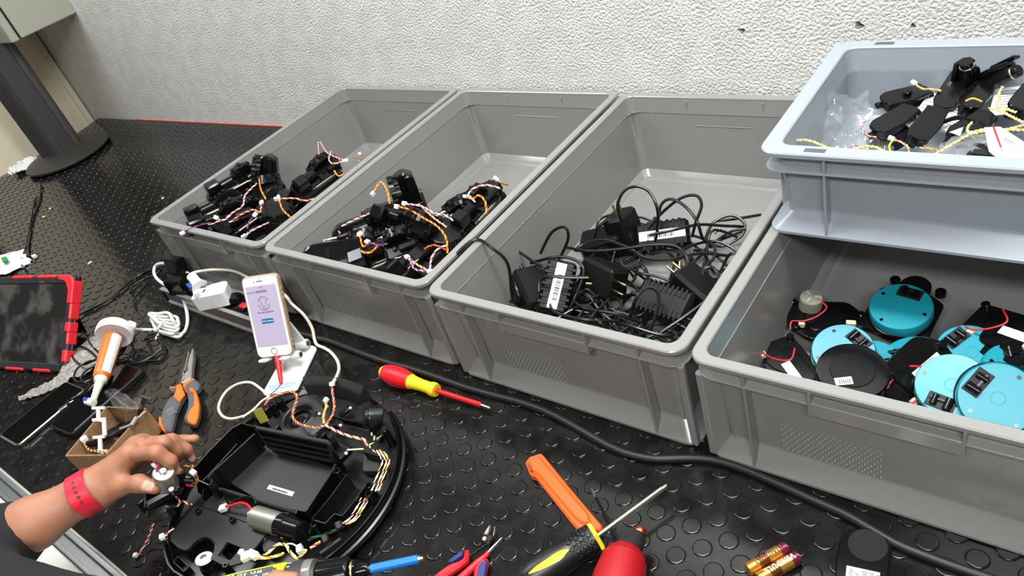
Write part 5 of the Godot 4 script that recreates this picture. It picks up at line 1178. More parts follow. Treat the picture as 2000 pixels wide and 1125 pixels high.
	part(kb, "shell", MB.new().box(Vector3(0, 0.028, 0), Vector3(0.044, 0.056, 0.026), 0.003), mat("black plastic"))
	wire(kb, ([Vector3(-1.0488, 0.045, 0.3016), Vector3(-1.0548, 0.05, 0.2857), Vector3(-1.1036, 0.04, 0.2708), Vector3(-1.1473, 0.02, 0.2663), Vector3(-1.1437, 0.01, 0.2776), Vector3(-1.1435, 0.006, 0.2943), Vector3(-1.1516, 0.005, 0.3107), Vector3(-1.1629, 0.005, 0.3245), Vector3(-1.1677, 0.005, 0.3487), Vector3(-1.1463, 0.005, 0.3698)]).map(func(p): return kb.transform.affine_inverse() * p), mat("black cable"), 0.0024)
	var lo := Vector3(-1.2065, 0, 0.4144)
	var lc := thing("tablet_lead", "black lead running from the tablet to the power strip", "cable", lo)
	part(lc, "sheath", mb(lo).tube(smooth([Vector3(-1.2095, 0.01, 0.485), Vector3(-1.211, 0.005, 0.4618), Vector3(-1.1905, 0.005, 0.4194), Vector3(-1.1891, 0.005, 0.3725), Vector3(-1.1989, 0.005, 0.3292), Vector3(-1.1794, 0.006, 0.2998), Vector3(-1.1203, 0.02, 0.283), Vector3(-1.0684, 0.03, 0.2731)], 6), 0.0032, 8), mat("black cable"))
	# --- white smart plug with a second plug in it
	var q := [Vector3(-0.8004, 0.078, 0.3803), Vector3(-0.8198, 0.078, 0.3515), Vector3(-0.7678, 0.078, 0.31), Vector3(-0.7374, 0.078, 0.341)]
	var sp := Vector3(-0.7809, 0.078, 0.3457)
	var sm := thing("smart_plug", "white boxy smart plug standing on the power strip", "smart plug", Vector3(sp.x, 0.042, sp.z))
	part(sm, "body", mb(sm.position).prism(rpoly([Vector2(q[0].x, q[0].z), Vector2(q[1].x, q[1].z), Vector2(q[2].x, q[2].z), Vector2(q[3].x, q[3].z)], [0.004, 0.004, 0.012, 0.012], 5), 0.0445, 0.0780, 0.002), wp)
	part(sm, "vent_slot", mb(sm.position).bar(Vector3(-0.8094, 0.0782, 0.3483), Vector3(-0.7989, 0.0782, 0.3413), 0.003, 0.0006), mat("ink"))
	part(sm, "earth_slot", mb(sm.position).bar(Vector3(-0.7889, 0.0782, 0.3571), Vector3(-0.7924, 0.0782, 0.3487), 0.004, 0.0006), mat("ink"))
	part(sm, "socket_lip", mb(sm.position).bar(Vector3(-0.7934, 0.083, 0.3718), Vector3(-0.7881, 0.083, 0.3615), 0.014, 0.010, Vector3.UP, 0.001), wp)
	part(sm, "logo", mb(sm.position).bar(Vector3(-0.7758, 0.0782, 0.342), Vector3(-0.7746, 0.0782, 0.3378), 0.009, 0.0004), mat("logo grey", Color(0.78, 0.78, 0.79), 0.4))
	var ca := Vector3(-0.8346, 0.098, 0.3416); var cb := Vector3(-0.8068, 0.083, 0.3489)
	var wo := Vector3(cb.x, 0.078, cb.z)
	var wc := thing("white_plug", "white round charger plug inserted in the smart plug", "plug", wo)
	part(wc, "barrel", turned(mb(wo), ca, cb, [[0.0, 0.0085], [0.03, 0.0098], [0.5, 0.0098], [0.75, 0.011], [1.0, 0.016]], 18), wp)
	var ub := Vector3(-0.8401, 0.075, 0.3521)
	part(wc, "blue_insert", mb(wo).bar(Vector3(-0.8372, 0.082, 0.3535), Vector3(-0.8195, 0.08, 0.3564), 0.012, 0.016, Vector3.UP, 0.001), mat("usb blue", Color(0.1, 0.3, 0.55), 0.4))
	# white cord from the plug to the robot
	var wl := thing("white_lead", "white charging cord arching from the smart plug down to the robot", "cable", Vector3(-0.5061, 0, 0.3357))
	wire(wl, rel([Vector3(-0.841, 0.096, 0.3407), Vector3(-0.8357, 0.1, 0.3365), Vector3(-0.8287, 0.098, 0.3263), Vector3(-0.824, 0.085, 0.303), Vector3(-0.8061, 0.075, 0.2865), Vector3(-0.7838, 0.07, 0.2804), Vector3(-0.741, 0.07, 0.2849)], wl.position) + rel([Vector3(-0.5887, 0.085, 0.31), Vector3(-0.5612, 0.07, 0.3159), Vector3(-0.541, 0.05, 0.3161), Vector3(-0.5303, 0.025, 0.32), Vector3(-0.5224, 0.008, 0.3307), Vector3(-0.5077, 0.006, 0.3381), Vector3(-0.488, 0.006, 0.3394), Vector3(-0.4643, 0.006, 0.3433), Vector3(-0.4318, 0.008, 0.3561), Vector3(-0.3976, 0.02, 0.3773), Vector3(-0.3569, 0.045, 0.4054), Vector3(-0.3307, 0.062, 0.4279)], wl.position), mat("cream cable"), 0.0028, "cord", 6)

# ---------------------------------------------------------------- opened vacuum robot
func build_robot():
	var bp := mat("black plastic"); var bm := mat("robot matte", Color(0.12, 0.113, 0.106), 0.5); var bg := mat("robot gloss", Color(0.035, 0.035, 0.035), 0.3)
	var C := Vector3(-0.295, 0, 0.580); var R := 0.170
	var t := thing("robot_chassis", "opened black round vacuum robot chassis with loose wiring", "robot", C)
	var o := C
	# base: round dish with a raised rim
	part(t, "base", MB.new().lathe([Vector2(R - 0.03, 0.006), Vector2(R - 0.006, 0.008), Vector2(R - 0.001, 0.014), Vector2(R, 0.022), Vector2(R, 0.030), Vector2(R - 0.0012, 0.031), Vector2(R - 0.0028, 0.030), Vector2(R - 0.004, 0.021), Vector2(0.0, 0.020)], 96, true, false), bg)
	for a in [0.5, 2.6, 4.7]: part(t, "foot", MB.new().cyl(Vector3(cos(a) * 0.13, 0.0013, sin(a) * 0.13), Vector3(cos(a) * 0.13, 0.008, sin(a) * 0.13), 0.012, 16), mat("black matte"))
	# bumper skirt on the right
	var sk := []
	for k in 41:
		var a := lerpf(-1.25, 1.15, k / 40.0); sk.push_back(Vector3(cos(a), 0, sin(a)) * (R + 0.003) + Vector3(0, 0.017, 0))
	part(t, "bumper", MB.new().tube(sk, 0.0045, 8), bg)
	var wall := func(nm: String, pts: Array, h: float, th: float, m: Material):
		var b := mb(o)
		for i in pts.size() - 1:
			var p: Vector3 = pts[i]; var q: Vector3 = pts[i + 1]
			b.bar(Vector3(p.x, p.y - h / 2, p.z), Vector3(q.x, q.y - h / 2, q.z), th, h, Vector3.UP, 0.0004)
		return part(t, nm, b, m)
	# dust-bin well: floor, sloping front, walls
	part(t, "well_floor", mb(o).prism(PackedVector2Array([Vector2(-0.3913, 0.6193), Vector2(-0.3792, 0.5467), Vector2(-0.2331, 0.5329), Vector2(-0.2164, 0.6024), Vector2(-0.2862, 0.6203)]), 0.020, 0.030), bm)
	wall.call("well_wall", [Vector3(-0.3718, 0.066, 0.553), Vector3(-0.3732, 0.066, 0.5929), Vector3(-0.3755, 0.066, 0.6287), Vector3(-0.3736, 0.066, 0.6392), Vector3(-0.3613, 0.066, 0.6386), Vector3(-0.3586, 0.066, 0.6467)], 0.045, 0.0025, bg)
	wall.call("well_wall", [Vector3(-0.2059, 0.062, 0.5391), Vector3(-0.1997, 0.062, 0.5546), Vector3(-0.1865, 0.062, 0.6116), Vector3(-0.2003, 0.062, 0.6152), Vector3(-0.1972, 0.062, 0.6205)], 0.041, 0.0025, bg)
	wall.call("well_wall", [Vector3(-0.382, 0.048, 0.6424), Vector3(-0.3486, 0.048, 0.6363), Vector3(-0.288, 0.048, 0.6261), Vector3(-0.214, 0.048, 0.615)], 0.024, 0.004, bm)
	wall.call("outer_wall", [Vector3(-0.4179, 0.062, 0.6375), Vector3(-0.4232, 0.062, 0.6029), Vector3(-0.4255, 0.062, 0.5602), Vector3(-0.4189, 0.062, 0.547), Vector3(-0.3773, 0.066, 0.5428)], 0.042, 0.0025, bg)
	wall.call("outer_wall", [Vector3(-0.3912, 0.055, 0.6453), Vector3(-0.394, 0.055, 0.6088), Vector3(-0.3978, 0.055, 0.5741)], 0.035, 0.002, bg)
	wall.call("outer_wall", [Vector3(-0.4179, 0.062, 0.6375), Vector3(-0.4079, 0.062, 0.6496), Vector3(-0.3885, 0.05, 0.644), Vector3(-0.3815, 0.045, 0.6557)], 0.04, 0.002, bg)
	wall.call("right_wall", [Vector3(-0.1891, 0.05, 0.5401), Vector3(-0.183, 0.05, 0.5771), Vector3(-0.1813, 0.05, 0.6134), Vector3(-0.158, 0.05, 0.6094), Vector3(-0.1571, 0.05, 0.5934), Vector3(-0.1446, 0.05, 0.5911), Vector3(-0.1456, 0.05, 0.5692), Vector3(-0.1489, 0.05, 0.5424)], 0.03, 0.002, bg)
	wall.call("right_wall", [Vector3(-0.1983, 0.04, 0.5403), Vector3(-0.1917, 0.04, 0.58), Vector3(-0.1912, 0.04, 0.6071)], 0.02, 0.0015, bp)
	# filter grille leaning on the back of the well
	var g := [Vector3(-0.355, 0.082, 0.5507), Vector3(-0.2219, 0.082, 0.5254), Vector3(-0.2287, 0.045, 0.5293), Vector3(-0.3498, 0.045, 0.5535)]
	var gx: Vector3 = (g[1] - g[0]); var gy: Vector3 = (g[3] - g[0]); var gn := gx.cross(gy).normalized()
	if gn.y < 0: gn = -gn
	var gr := part(t, "filter_frame", mb(o).bar(g[0], g[1], 0.005, 0.006, gn, 0.001).bar(g[3], g[2], 0.005, 0.006, gn, 0.001).bar(g[0], g[3], 0.005, 0.006, gn, 0.001).bar(g[1], g[2], 0.005, 0.006, gn, 0.001), bm)
	part(gr, "backing", mb(o).bar((g[0] + g[3]) / 2 - gn * 0.003, (g[1] + g[2]) / 2 - gn * 0.003, gy.length() * 0.95, 0.002, gn), bp)
	for k in 30:
		var f := (k + 0.5) / 30.0
		part(gr, "fin", mb(o).bar(g[0].lerp(g[1], f) + gy * 0.08, g[3].lerp(g[2], f) - gy * 0.1, 0.0012, 0.005, gn, 0.0002), bp)
	for f in [0.36, 0.68]: part(gr, "crossbar", mb(o).bar(g[0].lerp(g[3], f) + gn * 0.001, g[1].lerp(g[2], f) + gn * 0.001, 0.002, 0.005, gn, 0.0004), bm)
	part(t, "well_back", mb(o).bar(Vector3(g[0].x, 0.05, g[0].z), Vector3(g[1].x, 0.05, g[1].z), 0.003, 0.06, Vector3.UP), bg)
	# teeth behind the grille
	for q in [Vector3(-0.3417, 0.07, 0.5315), Vector3(-0.2611, 0.075, 0.522), Vector3(-0.247, 0.078, 0.5162), Vector3(-0.2373, 0.075, 0.5125)]: part(t, "clip_tooth", mb(o).bar(q, q - Vector3(0, 0.03, 0), 0.008, 0.004, Vector3.RIGHT, 0.0008), bg)
	# label in the well
	var la := Vector3(-0.3093, 0.0306, 0.5954); var lb := Vector3(-0.2609, 0.0306, 0.5878); var ld := Vector3(-0.3072, 0.0306, 0.602)
	var lm := mb(o).prism(PackedVector2Array([Vector2(la.x, la.z), Vector2(lb.x, lb.z), Vector2(lb.x + ld.x - la.x, lb.z + ld.z - la.z), Vector2(ld.x, ld.z)]), 0.0299, 0.0306)
	var st := part(t, "label_sticker", lm, mat("paper"), "white barcode sticker")
	for k in 26:
		var f := 0.2 + 0.6 * k / 26.0
		part(st, "barcode_line", mb(o).bar(la.lerp(lb, f) + (ld - la) * 0.42 + Vector3(0, 0.0002, 0), la.lerp(lb, f) + (ld - la) * 0.82 + Vector3(0, 0.0002, 0), 0.0005 if k % 3 else 0.0009, 0.0003), mat("ink"))
	# suction fan housing
	var fc := Vector3(-0.3649, 0.034, 0.4882) - o
	var vb := MB.new(); vb.x = Transform3D(Basis.IDENTITY, Vector3(fc.x, 0, fc.z))
	part(t, "fan_cover", vb.lathe([Vector2(0.052, 0.018), Vector2(0.0505, 0.030), Vector2(0.046, 0.034), Vector2(0.030, 0.0355), Vector2(0.026, 0.0375), Vector2(0.0235, 0.036), Vector2(0.022, 0.028), Vector2(0.004, 0.027)], 48, false, true), bm)
	var v2 := MB.new(); v2.x = vb.x
	part(t, "fan_ring", v2.lathe([Vector2(0.018, 0.030), Vector2(0.0185, 0.0335), Vector2(0.0165, 0.035), Vector2(0.0145, 0.0335), Vector2(0.014, 0.028)], 32, false, false), bg)
	part(t, "hub", vb_cyl(fc, 0.0075, 0.026, 0.031), bp)
	# curved exhaust wall at the top rim
	var ew := mb(o); var ia := []; var oa := []
	var prof := [Vector3(-0.3991, 0.045, 0.4387), Vector3(-0.3744, 0.045, 0.4281), Vector3(-0.3481, 0.045, 0.4211), Vector3(-0.3177, 0.045, 0.417), Vector3(-0.2815, 0.045, 0.4179)]
	var arc := smooth(prof, 6)
	var rings_ := []
	for p in arc:
		var dd: Vector3 = p - C; dd.y = 0; var n: Vector3 = dd.normalized()
		rings_.push_back([Vector3(p.x, 0.022, p.z) - n * 0.010, Vector3(p.x, 0.046, p.z) - n * 0.006, Vector3(p.x, 0.050, p.z) - n * 0.002, Vector3(p.x, 0.056, p.z) + n * 0.006, Vector3(p.x, 0.052, p.z) + n * 0.009, Vector3(p.x, 0.020, p.z) + n * 0.008])
	part(t, "exhaust_wall", ew.rings(rings_), bm)
	part(t, "exhaust_floor", mb(o).prism(rpoly([Vector2(-0.3982, 0.4421), Vector2(-0.3084, 0.4123), Vector2(-0.2758, 0.4184), Vector2(-0.2577, 0.4469), Vector2(-0.296, 0.4586), Vector2(-0.3276, 0.4611), Vector2(-0.3522, 0.4607)], 0.006, 3), 0.018, 0.024, 0.001), bg)
	for q in [[Vector3(-0.3363, 0.035, 0.4699), Vector3(-0.3503, 0.03, 0.4902)], [Vector3(-0.2939, 0.035, 0.4415), Vector3(-0.3039, 0.03, 0.4576)], [Vector3(-0.2798, 0.038, 0.4747), Vector3(-0.3011, 0.032, 0.4839)], [Vector3(-0.3348, 0.035, 0.4537), Vector3(-0.3689, 0.032, 0.446)]]: part(t, "mount_arm", mb(o).bar(q[0], q[1], 0.010, 0.008, Vector3.UP, 0.002), bp)
	part(t, "exhaust_rib", mb(o).bar(Vector3(-0.2865, 0.034, 0.465), Vector3(-0.2425, 0.034, 0.458), 0.004, 0.012, Vector3.UP, 0.0008), bp)
	for q in [Vector3(-0.3315, 0.0395, 0.4715), Vector3(-0.3298, 0.0395, 0.4556), Vector3(-0.2893, 0.0395, 0.4433), Vector3(-0.275, 0.0425, 0.4765), Vector3(-0.2257, 0.05, 0.5084), Vector3(-0.2336, 0.05, 0.5164), Vector3(-0.2158, 0.052, 0.5151)]:
		part(t, "screw", mb(o).cyl(q - Vector3(0, 0.003, 0), q, 0.0024, 12, 0.0005), mat("screw white", Color(0.85, 0.84, 0.82), 0.3, 0.3))
	# side-wheel motor drum
	var da := Vector3(-0.2276, 0.062, 0.4613); var db := Vector3(-0.2125, 0.05, 0.4443)
	part(t, "drum", turned(mb(o), da, db, [[0.0, 0.0125], [0.02, 0.0135], [0.22, 0.0135], [0.24, 0.0165], [0.3, 0.017], [0.95, 0.017], [1.0, 0.0155]], 28), bg)
	part(t, "drum_bracket", mb(o).bar(Vector3(-0.2122, 0.045, 0.4607), Vector3(-0.2458, 0.045, 0.4399), 0.02, 0.04, Vector3.UP, 0.003), bp)
	# screw bosses
	for q in [Vector3(-0.1886, 0.055, 0.462), Vector3(-0.405, 0.06, 0.5001), Vector3(-0.4013, 0.058, 0.4867)]: part(t, "boss", mb(o).cyl(q - Vector3(0, 0.035, 0), q, 0.0058, 18, 0.0008), bp)
	for q in [Vector3(-0.1881, 0.0555, 0.4623), Vector3(-0.4043, 0.0605, 0.5003), Vector3(-0.4006, 0.0585, 0.4869)]: part(t, "boss_hole", mb(o).cyl(q - Vector3(0, 0.003, 0), q, 0.0026, 12), bg)
	for q in [Vector3(-0.1356, 0.05, 0.5506), Vector3(-0.151, 0.044, 0.5386), Vector3(-0.1774, 0.046, 0.6156), Vector3(-0.1929, 0.064, 0.5474)]: part(t, "boss", ring_boss(o, q), bp)
	part(t, "loose_screw", turned(mb(o), Vector3(-0.19, 0.048, 0.4687), Vector3(-0.1892, 0.05, 0.4796), [[0, 0.0013], [0.6, 0.0013], [0.62, 0.003], [1.0, 0.0034]], 10), mat("steel"))
	part(t, "clip_block", mb(o).box(Vector3(-0.2312, 0.044, 0.5145), Vector3(0.026, 0.014, 0.024), 0.003), bg)
	part(t, "tie_lead", mb(o).tube([Vector3(-0.2193, 0.05, 0.5098), Vector3(-0.1969, 0.05, 0.4988)], 0.0012, 8), mat("wire pale yellow"))
	part(t, "side_pocket", mb(o).prism(rpoly([Vector2(-0.2109, 0.495), Vector2(-0.178, 0.4906), Vector2(-0.1653, 0.5106), Vector2(-0.1886, 0.5205)], 0.003, 3), 0.022, 0.032, 0.001), bm)
	wall.call("pocket_wall", [Vector3(-0.197, 0.046, 0.5007), Vector3(-0.1641, 0.046, 0.4961), Vector3(-0.15, 0.046, 0.5158)], 0.02, 0.002, bg)
	# circuit board scrap and cream antenna loop
	var ba := [Vector3(-0.4026, 0.078, 0.5278), Vector3(-0.389, 0.078, 0.517), Vector3(-0.3826, 0.056, 0.5228), Vector3(-0.3969, 0.054, 0.5321)]
	part(t, "circuit_board", mb(o).bar((ba[0] + ba[3]) / 2 + Vector3(0.004, 0, 0), (ba[1] + ba[2]) / 2, ba[0].distance_to(ba[3]) * 0.95, 0.0016, (ba[1] - ba[0]).cross(ba[3] - ba[0]).normalized(), 0.0003), mat("board yellow", Color(0.55, 0.52, 0.2), 0.4), "yellow-green circuit board")
	part(t, "board_socket", mb(o).box(Vector3(-0.4004, 0.056, 0.511), Vector3(0.012, 0.02, 0.012), 0.002), bp)
	part(t, "board_post", mb(o).box(Vector3(-0.4156, 0.04, 0.5232), Vector3(0.016, 0.03, 0.012), 0.002), bp)
	part(t, "antenna_loop", mb(o).tube(smooth([Vector3(-0.4316, 0.05, 0.4851), Vector3(-0.4637, 0.05, 0.4783), Vector3(-0.5036, 0.046, 0.4733), Vector3(-0.5426, 0.035, 0.4812), Vector3(-0.5574, 0.028, 0.5006), Vector3(-0.5405, 0.028, 0.5257), Vector3(-0.5042, 0.035, 0.5394), Vector3(-0.4597, 0.05, 0.543), Vector3(-0.4175, 0.068, 0.5381)], 6), 0.0022, 8), mat("cream cable"))
	part(t, "antenna_tail", mb(o).tube(smooth([Vector3(-0.4175, 0.068, 0.5381), Vector3(-0.4156, 0.066, 0.5214), Vector3(-0.4317, 0.055, 0.498), Vector3(-0.4344, 0.05, 0.4861)], 5), 0.0018, 8), mat("cream cable"))
	# wiring
	var wr := mat("wire red"); var ww := mat("wire white"); var wy := mat("wire yellow"); var wo := mat("wire orange"); var wb := mat("wire blue"); var wk := mat("wire black"); var wpy := mat("wire pale yellow")
	var S := func(pts, cols, r = 0.0010, p = 0.016): strands(t, rel(pts, o), cols, r, p)
	S.call([Vector3(-0.4076, 0.062, 0.5063), Vector3(-0.4101, 0.064, 0.4958), Vector3(-0.4047, 0.062, 0.4814), Vector3(-0.3984, 0.055, 0.4649), Vector3(-0.388, 0.052, 0.4641), Vector3(-0.3799, 0.05, 0.4696), Vector3(-0.3694, 0.05, 0.484), Vector3(-0.3619, 0.05, 0.4938), Vector3(-0.3509, 0.05, 0.5012), Vector3(-0.3345, 0.05, 0.5043), Vector3(-0.3194, 0.05, 0.5031), Vector3(-0.3003, 0.05, 0.4994), Vector3(-0.2878, 0.05, 0.4908)], [wr, wy, wb, wo])
	S.call([Vector3(-0.3282, 0.062, 0.4327), Vector3(-0.327, 0.058, 0.4358), Vector3(-0.3194, 0.056, 0.4427), Vector3(-0.3053, 0.052, 0.4548), Vector3(-0.2949, 0.05, 0.4682), Vector3(-0.2897, 0.05, 0.4834), Vector3(-0.2893, 0.05, 0.4895)], [wr, wy, wb, wo])
	S.call([Vector3(-0.2893, 0.05, 0.4895), Vector3(-0.2716, 0.05, 0.4905), Vector3(-0.2539, 0.05, 0.4911), Vector3(-0.2337, 0.05, 0.4897), Vector3(-0.2153, 0.05, 0.4869), Vector3(-0.2062, 0.05, 0.4864), Vector3(-0.1961, 0.048, 0.4929)], [ww, wr, wpy])
	S.call([Vector3(-0.3256, 0.05, 0.4556), Vector3(-0.3152, 0.05, 0.4647), Vector3(-0.3078, 0.05, 0.4763), Vector3(-0.2925, 0.05, 0.4892)], [wpy, wy, wo])
	S.call([Vector3(-0.2095, 0.046, 0.471), Vector3(-0.1925, 0.05, 0.4795), Vector3(-0.1983, 0.045, 0.4861), Vector3(-0.1921, 0.045, 0.4908)], [wpy, wk])
	part(t, "connector", mb(o).bar(Vector3(-0.3291, 0.066, 0.4295), Vector3(-0.3279, 0.061, 0.4333), 0.008, 0.006, Vector3.UP, 0.001), mat("white plastic"))
	part(t, "connector", mb(o).bar(Vector3(-0.3264, 0.053, 0.4498), Vector3(-0.3257, 0.051, 0.4574), 0.007, 0.006, Vector3.UP, 0.001), mat("white plastic"))
	for e in [Vector3.ZERO, Vector3(0.0045, 0.001, -0.002), Vector3(-0.003, 0.003, 0.003)]:
		S.call(([Vector3(-0.1836, 0.042, 0.4894), Vector3(-0.1701, 0.042, 0.4914), Vector3(-0.1567, 0.042, 0.4978), Vector3(-0.1506, 0.042, 0.5083), Vector3(-0.1453, 0.042, 0.5204), Vector3(-0.1391, 0.042, 0.5333), Vector3(-0.1348, 0.042, 0.5425)]).map(func(p): return p + e), [wpy if e.x < 0.001 else wy, ww, wr if e == Vector3.ZERO else wk], 0.0007, 0.02)
		S.call(([Vector3(-0.1404, 0.042, 0.5552), Vector3(-0.1365, 0.042, 0.5677), Vector3(-0.1336, 0.042, 0.5783), Vector3(-0.1337, 0.042, 0.5888), Vector3(-0.1377, 0.042, 0.5971)]).map(func(p): return p + e), [wpy if e.x < 0.001 else wy, ww, wr if e == Vector3.ZERO else wk], 0.0007, 0.02)
	S.call([Vector3(-0.1383, 0.042, 0.5981), Vector3(-0.1447, 0.04, 0.6066), Vector3(-0.1539, 0.04, 0.616), Vector3(-0.165, 0.038, 0.6248), Vector3(-0.1762, 0.036, 0.6337)], [wk, wk, mat("green wire")], 0.001, 0.03)
	part(t, "cable_sleeve", mb(o).bar(Vector3(-0.1389, 0.046, 0.5981), Vector3(-0.1434, 0.046, 0.6065), 0.011, 0.008, Vector3.UP, 0.002), bm)
	part(t, "cable_sleeve", mb(o).bar(Vector3(-0.1437, 0.044, 0.6199), Vector3(-0.1481, 0.044, 0.6276), 0.011, 0.008, Vector3.UP, 0.002), bm)
	# brush motor
	var ma := Vector3(-0.2642, 0.05, 0.6462); var mc := Vector3(-0.2164, 0.05, 0.638); var md := Vector3(-0.1777, 0.05, 0.6329)
	part(t, "motor_can", turned(mb(o), ma, mc, [[0.0, 0.0118], [0.03, 0.0140], [0.06, 0.0147], [0.93, 0.0147], [1.0, 0.0147]], 32), mat("motor steel", Color(0.66, 0.65, 0.62), 0.42, 0.85), "silver motor can")
	part(t, "motor_collar", turned(mb(o), mc, md, [[-0.01, 0.0150], [0.3, 0.0150], [0.33, 0.0138], [0.38, 0.0138], [0.4, 0.0147], [0.95, 0.0142], [1.0, 0.012]], 30), bp)
	for k in 10:
		var an := TAU * k / 10.0; var ax := (md - mc).normalized(); var u1 := ax.cross(Vector3.UP).normalized(); var u2 := u1.cross(ax); var n := u1 * cos(an) + u2 * sin(an)
		part(t, "collar_rib", mb(o).bar(mc.lerp(md, 0.05) + n * 0.0149, mc.lerp(md, 0.28) + n * 0.0149, 0.004, 0.002, n, 0.0004), bp)
	part(t, "motor_cradle", mb(o).bar(mc + Vector3(0, -0.018, 0), md + Vector3(0, -0.018, 0), 0.03, 0.018, Vector3.UP, 0.002), bg)
	part(t, "motor_lead", mb(o).tube(smooth([Vector3(-0.3279, 0.044, 0.6528), Vector3(-0.3168, 0.048, 0.6503), Vector3(-0.3069, 0.052, 0.6457), Vector3(-0.2983, 0.054, 0.6415), Vector3(-0.2877, 0.055, 0.6396), Vector3(-0.2763, 0.056, 0.641), Vector3(-0.2689, 0.055, 0.6433)], 5), 0.0017, 8), mat("tool red"))
	part(t, "motor_lead", mb(o).tube(smooth([Vector3(-0.3263, 0.042, 0.646), Vector3(-0.3155, 0.048, 0.6366), Vector3(-0.2999, 0.052, 0.6296), Vector3(-0.2847, 0.055, 0.6285), Vector3(-0.2706, 0.056, 0.6334)], 5), 0.0014, 8), wk)
	part(t, "connector", mb(o).bar(Vector3(-0.3368, 0.04, 0.659), Vector3(-0.3275, 0.042, 0.6524), 0.009, 0.008, Vector3.UP, 0.001), mat("white plastic"))
	for q in [Vector3(-0.3438, 0.038, 0.6493), Vector3(-0.2897, 0.038, 0.6429)]:
		part(t, "screw", mb(o).cyl(q - Vector3(0, 0.003, 0), q, 0.0042, 16, 0.0008), mat("steel"))
		part(t, "screw_well", mb(o).prism(circle2(Vector2(q.x, q.z), 0.007, 20), 0.03, 0.0352, 0.0004), bg)
	# front deck with the motor bed
	part(t, "front_deck", mb(o).prism(rpoly([Vector2(-0.3781, 0.6622), Vector2(-0.3783, 0.6459), Vector2(-0.3796, 0.6423), Vector2(-0.2927, 0.6283), Vector2(-0.2643, 0.6247), Vector2(-0.2471, 0.6385), Vector2(-0.2406, 0.6503), Vector2(-0.2855, 0.6553), Vector2(-0.3763, 0.6688)], 0.002, 2), 0.018, 0.035, 0.0012), bm)
	part(t, "deck_rail", mb(o).bar(Vector3(-0.3563, 0.044, 0.6392), Vector3(-0.2038, 0.044, 0.6141), 0.006, 0.010, Vector3.UP, 0.002), bp)
	# cover plate with a square window
	var pl := PackedVector2Array([Vector2(-0.3721, 0.7198), Vector2(-0.3798, 0.6751), Vector2(-0.3674, 0.6702), Vector2(-0.2775, 0.6569), Vector2(-0.2335, 0.6515), Vector2(-0.2299, 0.6826), Vector2(-0.2334, 0.6901), Vector2(-0.231, 0.6993), Vector2(-0.2409, 0.7081), Vector2(-0.2546, 0.7129), Vector2(-0.2792, 0.7153), Vector2(-0.2825, 0.7062), Vector2(-0.2922, 0.6988), Vector2(-0.3056, 0.6971), Vector2(-0.3161, 0.6999), Vector2(-0.3221, 0.7084), Vector2(-0.3219, 0.7209), Vector2(-0.3261, 0.7244), Vector2(-0.3393, 0.7269), Vector2(-0.3606, 0.7257)])
	var hole := PackedVector2Array([Vector2(-0.2771, 0.6881), Vector2(-0.2496, 0.6842), Vector2(-0.2486, 0.7037), Vector2(-0.2722, 0.7079)])
	var hc := (hole[0] + hole[1] + hole[2] + hole[3]) / 4.0; var hd := (hole[1] - hole[0]).normalized(); var hn := Vector2(-hd.y, hd.x)
	var cp := mb(o)
	for sg in [-1.0, 1.0]:
		var half := PackedVector2Array([hc - hd * 0.5, hc + hd * 0.5, hc + hd * 0.5 + hn * 0.5 * sg, hc - hd * 0.5 + hn * 0.5 * sg])
		for piece in Geometry2D.intersect_polygons(pl, half):
			for q in Geometry2D.clip_polygons(piece, hole): cp.prism(q, 0.0385, 0.042)
	part(t, "cover_plate", cp, bm, "matte cover plate with a square window")
	part(t, "plate_rim", mb(o).tube(smooth([Vector3(-0.3261, 0.042, 0.7244), Vector3(-0.3219, 0.042, 0.7209), Vector3(-0.3221, 0.042, 0.7084), Vector3(-0.3161, 0.042, 0.6999), Vector3(-0.3056, 0.042, 0.6971), Vector3(-0.2922, 0.042, 0.6988)], 4), 0.0014, 6), bp)
	for q in [Vector3(-0.3597, 0.049, 0.6774), Vector3(-0.2959, 0.049, 0.6635), Vector3(-0.2456, 0.046, 0.7119)]: part(t, "boss", ring_boss(o, q, 0.0038), bp)
	# wheel post with a white cap
	var wpq := Vector3(-0.2879, 0.04, 0.7198); var wq2 := Vector3(-0.2875, 0.03, 0.7223)
	part(t, "brush_post", turned(mb(o), wq2 - Vector3(0, 0.006, 0), wpq, [[0, 0.0105], [0.3, 0.0105], [0.35, 0.008], [0.8, 0.0078], [0.85, 0.0105], [1.0, 0.0105]], 24), bp)
	part(t, "white_cap", turned(mb(o), wpq, wpq + (wpq - wq2).normalized() * 0.004, [[0, 0.0112], [0.6, 0.0112], [1.0, 0.0100]], 24), mat("white plastic"), "white brush cap")
	part(t, "cap_screw", mb(o).cyl(wpq + (wpq - wq2).normalized() * 0.003, wpq + (wpq - wq2).normalized() * 0.0055, 0.0042, 14, 0.0006), mat("steel"))
	part(t, "brush_well", mb(o).prism(circle2(Vector2(wq2.x, wq2.z), 0.032, 32), 0.019, 0.024, 0.001), bg)
	wall.call("hatch_wall", [Vector3(-0.3376, 0.034, 0.7339), Vector3(-0.3075, 0.034, 0.7363), Vector3(-0.3077, 0.034, 0.744), Vector3(-0.3366, 0.034, 0.7425), Vector3(-0.3376, 0.034, 0.7339)], 0.014, 0.0018, bp)
	wall.call("left_rail", [Vector3(-0.3786, 0.04, 0.7301), Vector3(-0.3574, 0.04, 0.7401), Vector3(-0.3343, 0.04, 0.7484), Vector3(-0.3171, 0.04, 0.7508), Vector3(-0.293, 0.04, 0.7496)], 0.02, 0.003, bg)
	# front wiring
	part(t, "connector", mb(o).bar(Vector3(-0.2428, 0.046, 0.6908), Vector3(-0.2359, 0.046, 0.6884), 0.007, 0.006, Vector3.UP, 0.001), mat("white plastic"))
